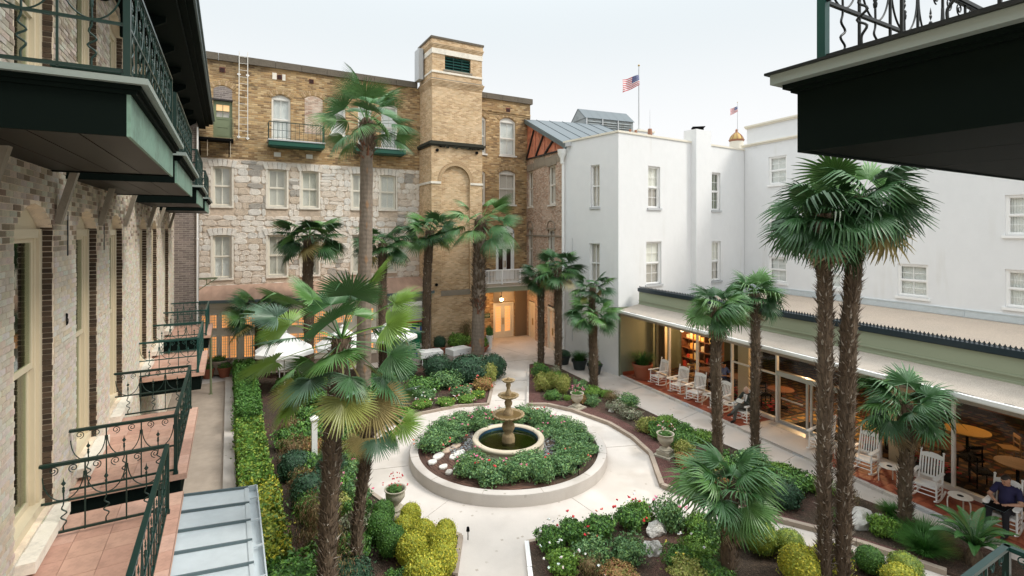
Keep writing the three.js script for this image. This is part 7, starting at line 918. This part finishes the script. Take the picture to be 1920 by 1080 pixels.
function sideTable(s, off, label) { const t = thing('side_table', label, 'table', ...inArc(s, off, 0.084), AROT); part('tabletop', lathe([[0.07, 0.445], [0.24, 0.445], [0.255, 0.455], [0.25, 0.47], [0.07, 0.47], [0.07, 0.445]], 32), M.whiteWarm, t); part('dark_insert', cy(0.068, 0.068, 0.02, 0, 0.462, 0, 16), M.black, t); for (const a of [0.5, 2.6, 4.7]) part('leg', tube([[Math.cos(a) * 0.1, 0.44, Math.sin(a) * 0.1], [Math.cos(a) * 0.22, 0.43, Math.sin(a) * 0.22], [Math.cos(a) * 0.255, 0.38, Math.sin(a) * 0.255], [Math.cos(a) * 0.26, 0.0, Math.sin(a) * 0.26]], 0.016, 14, 6), M.whiteWarm, t); return t; }
const st0 = sideTable(2.75, -0.95, 'white round side table between the first and second rocking chairs'); st0.userData.group = 'white side tables on the terrace';
for (const [s, o, l] of [[4.0, -0.95, 'white round side table between the second and third rocking chairs'], [5.22, -0.75, 'white round side table between the third and fourth rocking chairs'], [6.4, -0.68, 'white round side table beside the man in the dark suit'], [12.2, -0.72, 'white round side table left of the short palm trunk'], [13.95, -0.62, 'white round side table beside the man in the blue polo'], [10.75, -0.95, 'white round side table beside the twin palm trunks']]) { const q = inArc(s, o, 0.084); dup(st0, l, q[0], q[1], q[2], AROT); }
// ---------------------------------------------------------------- people
function fieldMesh(bones, k, cell, pad = 0.06) {        // tapered capsules joined smoothly: [ax,ay,az,ar, bx,by,bz,br]
  let lo = [9, 9, 9], hi = [-9, -9, -9]; for (const b of bones) for (const o of [0, 4]) for (let i = 0; i < 3; i++) { lo[i] = Math.min(lo[i], b[o + i] - b[o + 3] - pad); hi[i] = Math.max(hi[i], b[o + i] + b[o + 3] + pad); }
  const sz = Math.max(hi[0] - lo[0], hi[1] - lo[1], hi[2] - lo[2]), n = Math.ceil(sz / cell) + 4, c = [0, 1, 2].map((i) => (lo[i] + hi[i]) / 2), mc = new MarchingCubes(n, new THREE.MeshBasicMaterial(), false, false, 120000), half = n / 2, sc = sz / 2 * n / (n - 4); mc.isolation = 0;
  for (let z = 0; z < n; z++) for (let y = 0; y < n; y++) for (let x = 0; x < n; x++) {
    const p = [c[0] + (x - half) / half * sc, c[1] + (y - half) / half * sc, c[2] + (z - half) / half * sc]; let d = 9;
    for (const b of bones) { const vx = b[4] - b[0], vy = b[5] - b[1], vz = b[6] - b[2], L = vx * vx + vy * vy + vz * vz || 1e-9, t = clamp(((p[0] - b[0]) * vx + (p[1] - b[1]) * vy + (p[2] - b[2]) * vz) / L), q = Math.hypot(p[0] - b[0] - vx * t, p[1] - b[1] - vy * t, p[2] - b[2] - vz * t) - (b[3] + (b[7] - b[3]) * t); const h = clamp(0.5 + 0.5 * (d - q) / k); d = d * (1 - h) + q * h - k * h * (1 - h); }
    mc.field[x + y * n + z * n * n] = -d;
  }
  mc.update(); const cnt = mc.count, pos = mc.positionArray.slice(0, cnt * 3), nor = mc.normalArray.slice(0, cnt * 3); for (let i = 0; i < cnt; i++) for (let j = 0; j < 3; j++) pos[i * 3 + j] = pos[i * 3 + j] * sc + c[j];
  const g = new THREE.BufferGeometry(); g.setAttribute('position', new THREE.BufferAttribute(new Float32Array(pos), 3)); g.setAttribute('normal', new THREE.BufferAttribute(new Float32Array(nor), 3)); g.computeVertexNormals(); return g;
}
const mir = (l) => l.concat(l.map((b) => b.map((v, i) => (i === 0 || i === 4 ? -v : v))));
function seated(label, place, ry, o) {
  const t = thing('person', label, 'person', ...place, ry);
  const hx = o.tilt ?? 0, hd = [0, 1.2, -0.13 + hx * 0.1], arms = o.arms;                     // head looks down a little
  const armB = []; for (const s of [0, 1]) { const a = arms[s]; armB.push([...a[0], 0.05, ...a[1], 0.042], [...a[1], 0.04, ...a[2], 0.028]); }
  const legB = []; for (const s of [0, 1]) { const l = o.legs[s]; legB.push([...l[0], 0.085, ...l[1], 0.06], [...l[1], 0.058, ...l[2], 0.04]); }
  const torso = [[-0.07, 0.52, -0.1, 0.105, 0.07, 0.52, -0.1, 0.105], [0, 0.55, -0.11, 0.125, 0, 0.78, -0.17, 0.115 + o.belly], [-0.07, 0.94, -0.2, 0.1, 0.07, 0.94, -0.2, 0.1], [0, 0.75, -0.16, 0.12 + o.belly, 0, 0.95, -0.2, 0.11], [-0.15, 1.0, -0.2, 0.055, 0.15, 1.0, -0.2, 0.055]];
  const neck = [[0, 1.0, -0.19, 0.055, hd[0], hd[1] - 0.07, hd[2] - 0.02, 0.05]];
  const body = fieldMesh([...torso, ...neck, ...armB, ...legB], 0.035, 0.014);
  const head = fieldMesh([[0, hd[1] + 0.025, hd[2] - 0.015, 0.088, 0, hd[1] + 0.02, hd[2] + 0.012, 0.08], [0, hd[1] - 0.06, hd[2] + 0.035, 0.05, 0, hd[1] - 0.085, hd[2] + 0.055, 0.032], [0, hd[1] + 0.012, hd[2] + 0.088, 0.01, 0, hd[1] - 0.03, hd[2] + 0.105, 0.014], ...mir([[0.082, hd[1] + 0.005, hd[2] - 0.005, 0.014, 0.088, hd[1] - 0.035, hd[2] - 0.005, 0.01]]), [-0.035, hd[1] + 0.035, hd[2] + 0.08, 0.012, 0.035, hd[1] + 0.035, hd[2] + 0.08, 0.012], [0, hd[1] - 0.07, hd[2] + 0.0, 0.05, 0, hd[1] - 0.13, hd[2] - 0.03, 0.048]], 0.018, 0.006, 0.03);
  const hands = [0, 1].map((s) => { const w = V(...arms[s][2]), d = w.clone().sub(V(...arms[s][1])).normalize(), side = V(0, 1, 0).cross(d).normalize(), up = d.clone().cross(side).normalize().multiplyScalar(-1); const P = (a, b, c) => w.clone().addScaledVector(d, a).addScaledVector(side, b).addScaledVector(up, -c).toArray(); const B = [[...P(0, 0, 0), 0.026, ...P(0.05, 0, 0), 0.026], [...P(0.03, 0.018, 0), 0.018, ...P(0.08, 0.024, 0), 0.014], [...P(0.03, -0.018, 0), 0.018, ...P(0.08, -0.024, 0), 0.014]]; [[-0.03, 0.062], [-0.01, 0.074], [0.01, 0.07], [0.03, 0.056]].forEach(([b, L]) => B.push([...P(0.08, b, 0), 0.0095, ...P(0.08 + L * 0.5, b * 1.1, -0.012), 0.009], [...P(0.08 + L * 0.5, b * 1.1, -0.012), 0.009, ...P(0.08 + L * 0.75, b * 1.1, -0.04), 0.008])); const q = s ? 1 : -1; B.push([...P(0.02, q * 0.025, 0), 0.013, ...P(0.055, q * 0.055, -0.015), 0.01], [...P(0.055, q * 0.055, -0.015), 0.01, ...P(0.085, q * 0.05, -0.03), 0.009]); return fieldMesh(B, 0.008, 0.005, 0.02); });
  const tiltHead = (g) => { g.translate(0, -hd[1] + 0.1, -hd[2]); g.rotateX(o.nod); return g.rotateY(o.look).translate(0, hd[1] - 0.1, hd[2]); };
  part('body', [body, tiltHead(head), ...hands], o.skin, t);
  part('eyes', tiltHead(merge([-0.032, 0.032].map((x) => new THREE.SphereGeometry(0.011, 8, 6).translate(x, hd[1] + 0.012, hd[2] + 0.083)))), M.black, t);
  part('mouth', tiltHead(bx(0.045, 0.007, 0.012, 0, hd[1] - 0.066, hd[2] + 0.088)), mat([0.28, 0.1, 0.08], 0.6), t);
  part('hair', tiltHead(fieldMesh(o.hair(hd), 0.02, 0.008, 0.03)), o.hairM, t);
  const big = (l, e) => l.map((b) => b.map((v, i) => (i === 3 || i === 7 ? v + e : v)));
  const up = [...big(torso, o.jacket ? 0.02 : 0.012)]; for (const s of [0, 1]) { const a = arms[s]; up.push([...a[0], 0.066, ...a[1], o.jacket ? 0.056 : 0.066]); if (o.jacket) up.push([...a[1], 0.054, ...V(...a[1]).lerp(V(...a[2]), 0.9).toArray(), 0.042]); else up[up.length - 1] = [...a[0], 0.066, ...V(...a[0]).lerp(V(...a[1]), 0.6).toArray(), 0.064]; }
  part(o.jacket ? 'jacket' : 'polo_shirt', fieldMesh(up, 0.03, 0.013), o.top, t);
  if (o.jacket) { part('shirt_front', poly([[-0.05, 0], [0.05, 0], [0.075, 0.3], [-0.075, 0.3]], 0.03).rotateX(-0.22).translate(0, 0.73, -0.025), M.white, t); part('tie', poly([[-0.018, 0], [0.018, 0], [0.012, 0.26], [-0.012, 0.26]], 0.01).rotateX(-0.22).translate(0, 0.76, 0.008), mat([0.2, 0.16, 0.13], 0.6), t); }
  else part('collar', new THREE.TorusGeometry(0.062, 0.018, 8, 20).rotateX(Math.PI / 2 + 0.3).translate(0, 1.055, -0.17), o.top, t);
  part('trousers', fieldMesh([[-0.08, 0.51, -0.1, 0.125, 0.08, 0.51, -0.1, 0.125], ...big(legB, 0.014)], 0.03, 0.013), o.trousers, t);
  for (const l of o.legs) { const a = V(...l[2]), k = l[3] ?? [0, 0, 1]; part('shoe', fieldMesh([[a.x, a.y - 0.035, a.z - 0.02, 0.042, a.x + k[0] * 0.1, a.y - 0.05 + k[1] * 0.1, a.z + k[2] * 0.1, 0.042], [a.x + k[0] * 0.1, a.y - 0.05 + k[1] * 0.1, a.z + k[2] * 0.1, 0.042, a.x + k[0] * 0.19, a.y - 0.058 + k[1] * 0.19, a.z + k[2] * 0.19, 0.032]], 0.02, 0.008, 0.03), M.shoe, t); }
  return t;
}
const L2 = [[[-0.1, 0.53, -0.08], [-0.15, 0.56, 0.32], [-0.17, 0.1, 0.38]], [[0.1, 0.53, -0.08], [0.16, 0.56, 0.32], [0.19, 0.1, 0.36]]];
seated('man in navy polo and dark trousers seated in rocking chair, looking at his lap', inArc(14.78, -0.72, 0.084), AROT, { skin: M.skin, hairM: mat([0.03, 0.02, 0.015], 0.7), hair: (h) => [[0, h[1] + 0.05, h[2] - 0.035, 0.086, 0, h[1] + 0.06, h[2] + 0.02, 0.068], [0, h[1] - 0.01, h[2] - 0.06, 0.055, 0, h[1] + 0.03, h[2] - 0.05, 0.07]], belly: 0.025, top: mat([0.022, 0.02, 0.075], 0.85), trousers: mat([0.012, 0.012, 0.016], 0.85), nod: 0.3, look: -0.25, legs: L2, arms: [[[-0.2, 0.99, -0.2], [-0.3, 0.75, -0.06], [-0.1, 0.69, 0.13]], [[0.2, 0.99, -0.2], [0.3, 0.75, -0.06], [0.1, 0.69, 0.12]]] });
{ const b = thing('laptop_sleeve', 'black laptop lying across the lap of the man in navy polo', 'laptop', ...inArc(14.78, -0.47, 0.74), AROT); part('lid', bx(0.42, 0.014, 0.3, -0.03, 0.0, 0.02, 0, 0.12), M.black, b); part('base', bx(0.42, 0.01, 0.3, -0.03, -0.014, 0.02, 0, 0.12), M.zincDark, b); }
seated('white haired man in dark suit and white shirt seated with crossed legs', inArc(7.1, -0.68, 0.084), AROT + 0.1, { skin: M.skinPale, hairM: mat([0.6, 0.58, 0.55], 0.9), hair: (h) => [[-0.07, h[1] + 0.0, h[2] - 0.05, 0.03, -0.06, h[1] + 0.05, h[2] - 0.05, 0.028], [0.07, h[1] + 0.0, h[2] - 0.05, 0.03, 0.06, h[1] + 0.05, h[2] - 0.05, 0.028], [-0.05, h[1], h[2] - 0.075, 0.032, 0.05, h[1], h[2] - 0.075, 0.032]], belly: 0.015, jacket: true, top: mat([0.045, 0.055, 0.045], 0.85), trousers: mat([0.10, 0.10, 0.09], 0.85), nod: 0.35, look: -0.1, legs: [[[-0.1, 0.53, -0.08], [-0.12, 0.56, 0.32], [-0.14, 0.1, 0.4]], [[0.1, 0.55, -0.08], [0.0, 0.68, 0.3], [-0.16, 0.38, 0.5], [-0.35, -0.2, 0.9]]], arms: [[[-0.2, 0.99, -0.2], [-0.29, 0.76, -0.03], [-0.08, 0.78, 0.14]], [[0.2, 0.99, -0.2], [0.29, 0.76, -0.03], [0.08, 0.78, 0.13]]] });
{ const b = thing('open_book', 'open book held by the white haired man', 'book', ...inArc(7.1, -0.46, 0.9), AROT + 0.1); for (const s of [-1, 1]) part('page_block', bx(0.14, 0.012, 0.2, s * 0.068, 0.01, 0.02, 0, 0.5, s * 0.15), M.whiteWarm, b); part('cover', [bx(0.15, 0.004, 0.21, -0.07, -0.002, 0.02, 0, 0.5, -0.15), bx(0.15, 0.004, 0.21, 0.07, -0.002, 0.02, 0, 0.5, 0.15)], M.timber, b); }
seated('person in blue shirt seated inside the lounge behind the third rocking chair', inArc(4.1, -2.85, 0.07), AROT + 1.4, { skin: M.skin, hairM: M.black, hair: (h) => [[0, h[1] + 0.05, h[2] - 0.035, 0.086, 0, h[1] + 0.06, h[2] + 0.02, 0.07]], belly: 0.01, top: mat([0.05, 0.10, 0.32], 0.85), trousers: mat([0.02, 0.03, 0.07], 0.85), nod: 0.2, look: 0, legs: L2, arms: [[[-0.2, 0.99, -0.2], [-0.28, 0.76, -0.03], [-0.1, 0.79, 0.2]], [[0.2, 0.99, -0.2], [0.28, 0.76, -0.03], [0.1, 0.79, 0.2]]] });
// ---------------------------------------------------------------- umbrellas, patio tables, post, lamps
function umbrella(x, z, r, y0, label) { const t = thing('market_umbrella', label, 'umbrella', x, 0, z, 0.35), n = 8; part('pole', cy(0.03, 0.03, y0 + 0.85, 0, (y0 + 0.85) / 2, 0), M.whiteWarm, t); part('base', cy(0.3, 0.34, 0.1, 0, 0.05, 0, 20), M.kerbDark, t); const P = (k) => { const a = k / n * 6.283; return [Math.cos(a) * r, y0, Math.sin(a) * r]; }; for (let k = 0; k < n; k++) { const a = P(k), b = P(k + 1), g = new THREE.BufferGeometry(), mid = [(a[0] + b[0]) / 2 * 0.97, y0 - 0.02, (a[2] + b[2]) / 2 * 0.97], q = [(a[0] + b[0]) * 0.26, y0 + 0.4, (a[2] + b[2]) * 0.26], T = [0, y0 + 0.85, 0]; g.setAttribute('position', new THREE.Float32BufferAttribute([...a, ...T, ...q, ...a, ...q, ...mid, ...b, ...q, ...T, ...b, ...mid, ...q], 3)); g.computeVertexNormals(); part('canopy_panel', g, M.canvas, t); part('valance', (() => { const v = new THREE.BufferGeometry(), d = 0.16; v.setAttribute('position', new THREE.Float32BufferAttribute([...a, ...b, b[0], b[1] - d, b[2], ...a, b[0], b[1] - d, b[2], a[0], a[1] - d, a[2]], 3)); v.computeVertexNormals(); return v; })(), M.canvas, t); part('rib', rod([0, y0 + 0.82, 0], [a[0] * 0.98, a[1] - 0.01, a[2] * 0.98], 0.012, 0.01, 5), M.whiteWarm, t); } part('cap', cy(0.02, 0.12, 0.08, 0, y0 + 0.89, 0, 12), M.canvas, t); }
umbrella(2.2, -25.2, 1.3, 1.95, 'white market umbrella nearest the wing, behind the short palm'); umbrella(4.7, -24.9, 1.25, 2.0, 'white market umbrella in the middle, behind the big palm fans'); umbrella(7.3, -25.6, 1.25, 2.05, 'white market umbrella right of the tallest palm trunk');
for (const [x, z, r, l] of [[11.3, -26.4, 0.2, 'white cloth covered patio table left of the pale tall palm'], [9.7, -26.6, -0.1, 'white cloth covered patio table near the coloured door'], [2.7, -27.9, 0, 'white patio table near the garden room windows']]) { const t = thing('patio_table', l, 'table', x, 0.004, z, r); part('tabletop', bx(1.2, 0.04, 0.8, 0, 0.74, 0), M.white, t); for (const [a, b] of [[-1, -1], [1, -1], [-1, 1], [1, 1]]) part('leg', cy(0.025, 0.02, 0.72, a * 0.52, 0.36, b * 0.33), M.white, t); part('cloth', [bx(1.23, 0.3, 0.01, 0, 0.61, 0.41), bx(1.23, 0.3, 0.01, 0, 0.61, -0.41), bx(0.01, 0.3, 0.82, 0.615, 0.61, 0), bx(0.01, 0.3, 0.82, -0.615, 0.61, 0), bx(1.23, 0.01, 0.82, 0, 0.765, 0)], M.canvas, t); }
{ const t = thing('white_post', 'white wooden garden post standing among shrubs left of big palm', 'post', 2.28, 0.05, -16.5); part('shaft', bx(0.16, 1.55, 0.16, 0, 0.78, 0), M.white, t); part('cap', [bx(0.24, 0.05, 0.24, 0, 1.58, 0), new THREE.ConeGeometry(0.15, 0.1, 4).rotateY(0.785).translate(0, 1.655, 0)], M.white, t); part('base', bx(0.34, 0.14, 0.34, 0, 0.07, 0), M.urn, t); }
for (const [x, z, l] of [[4.95, -11.0, 'small black path light at the bed corner by the box balls'], [6.3, -10.1, 'small black path light at the rose bed corner'], [7.0, -10.02, 'small black path light along the rose bed edge'], [7.9, -11.95, 'black bed spotlight inside the near rim of the round bed, left'], [8.9, -11.95, 'black bed spotlight inside the near rim of the round bed, right'], [10.35, -13.3, 'black bed spotlight at the right rim of the round bed']]) { const t = thing('path_light', l, 'light', x, x > 7.5 ? 0.25 : 0.05, z); part('stake', cy(0.012, 0.012, 0.24, 0, 0.12, 0, 8), M.black, t); part('head', cy(0.03, 0.045, 0.09, 0, 0.26, 0, 10), M.black, t); }
renderer.render(scene, camera);
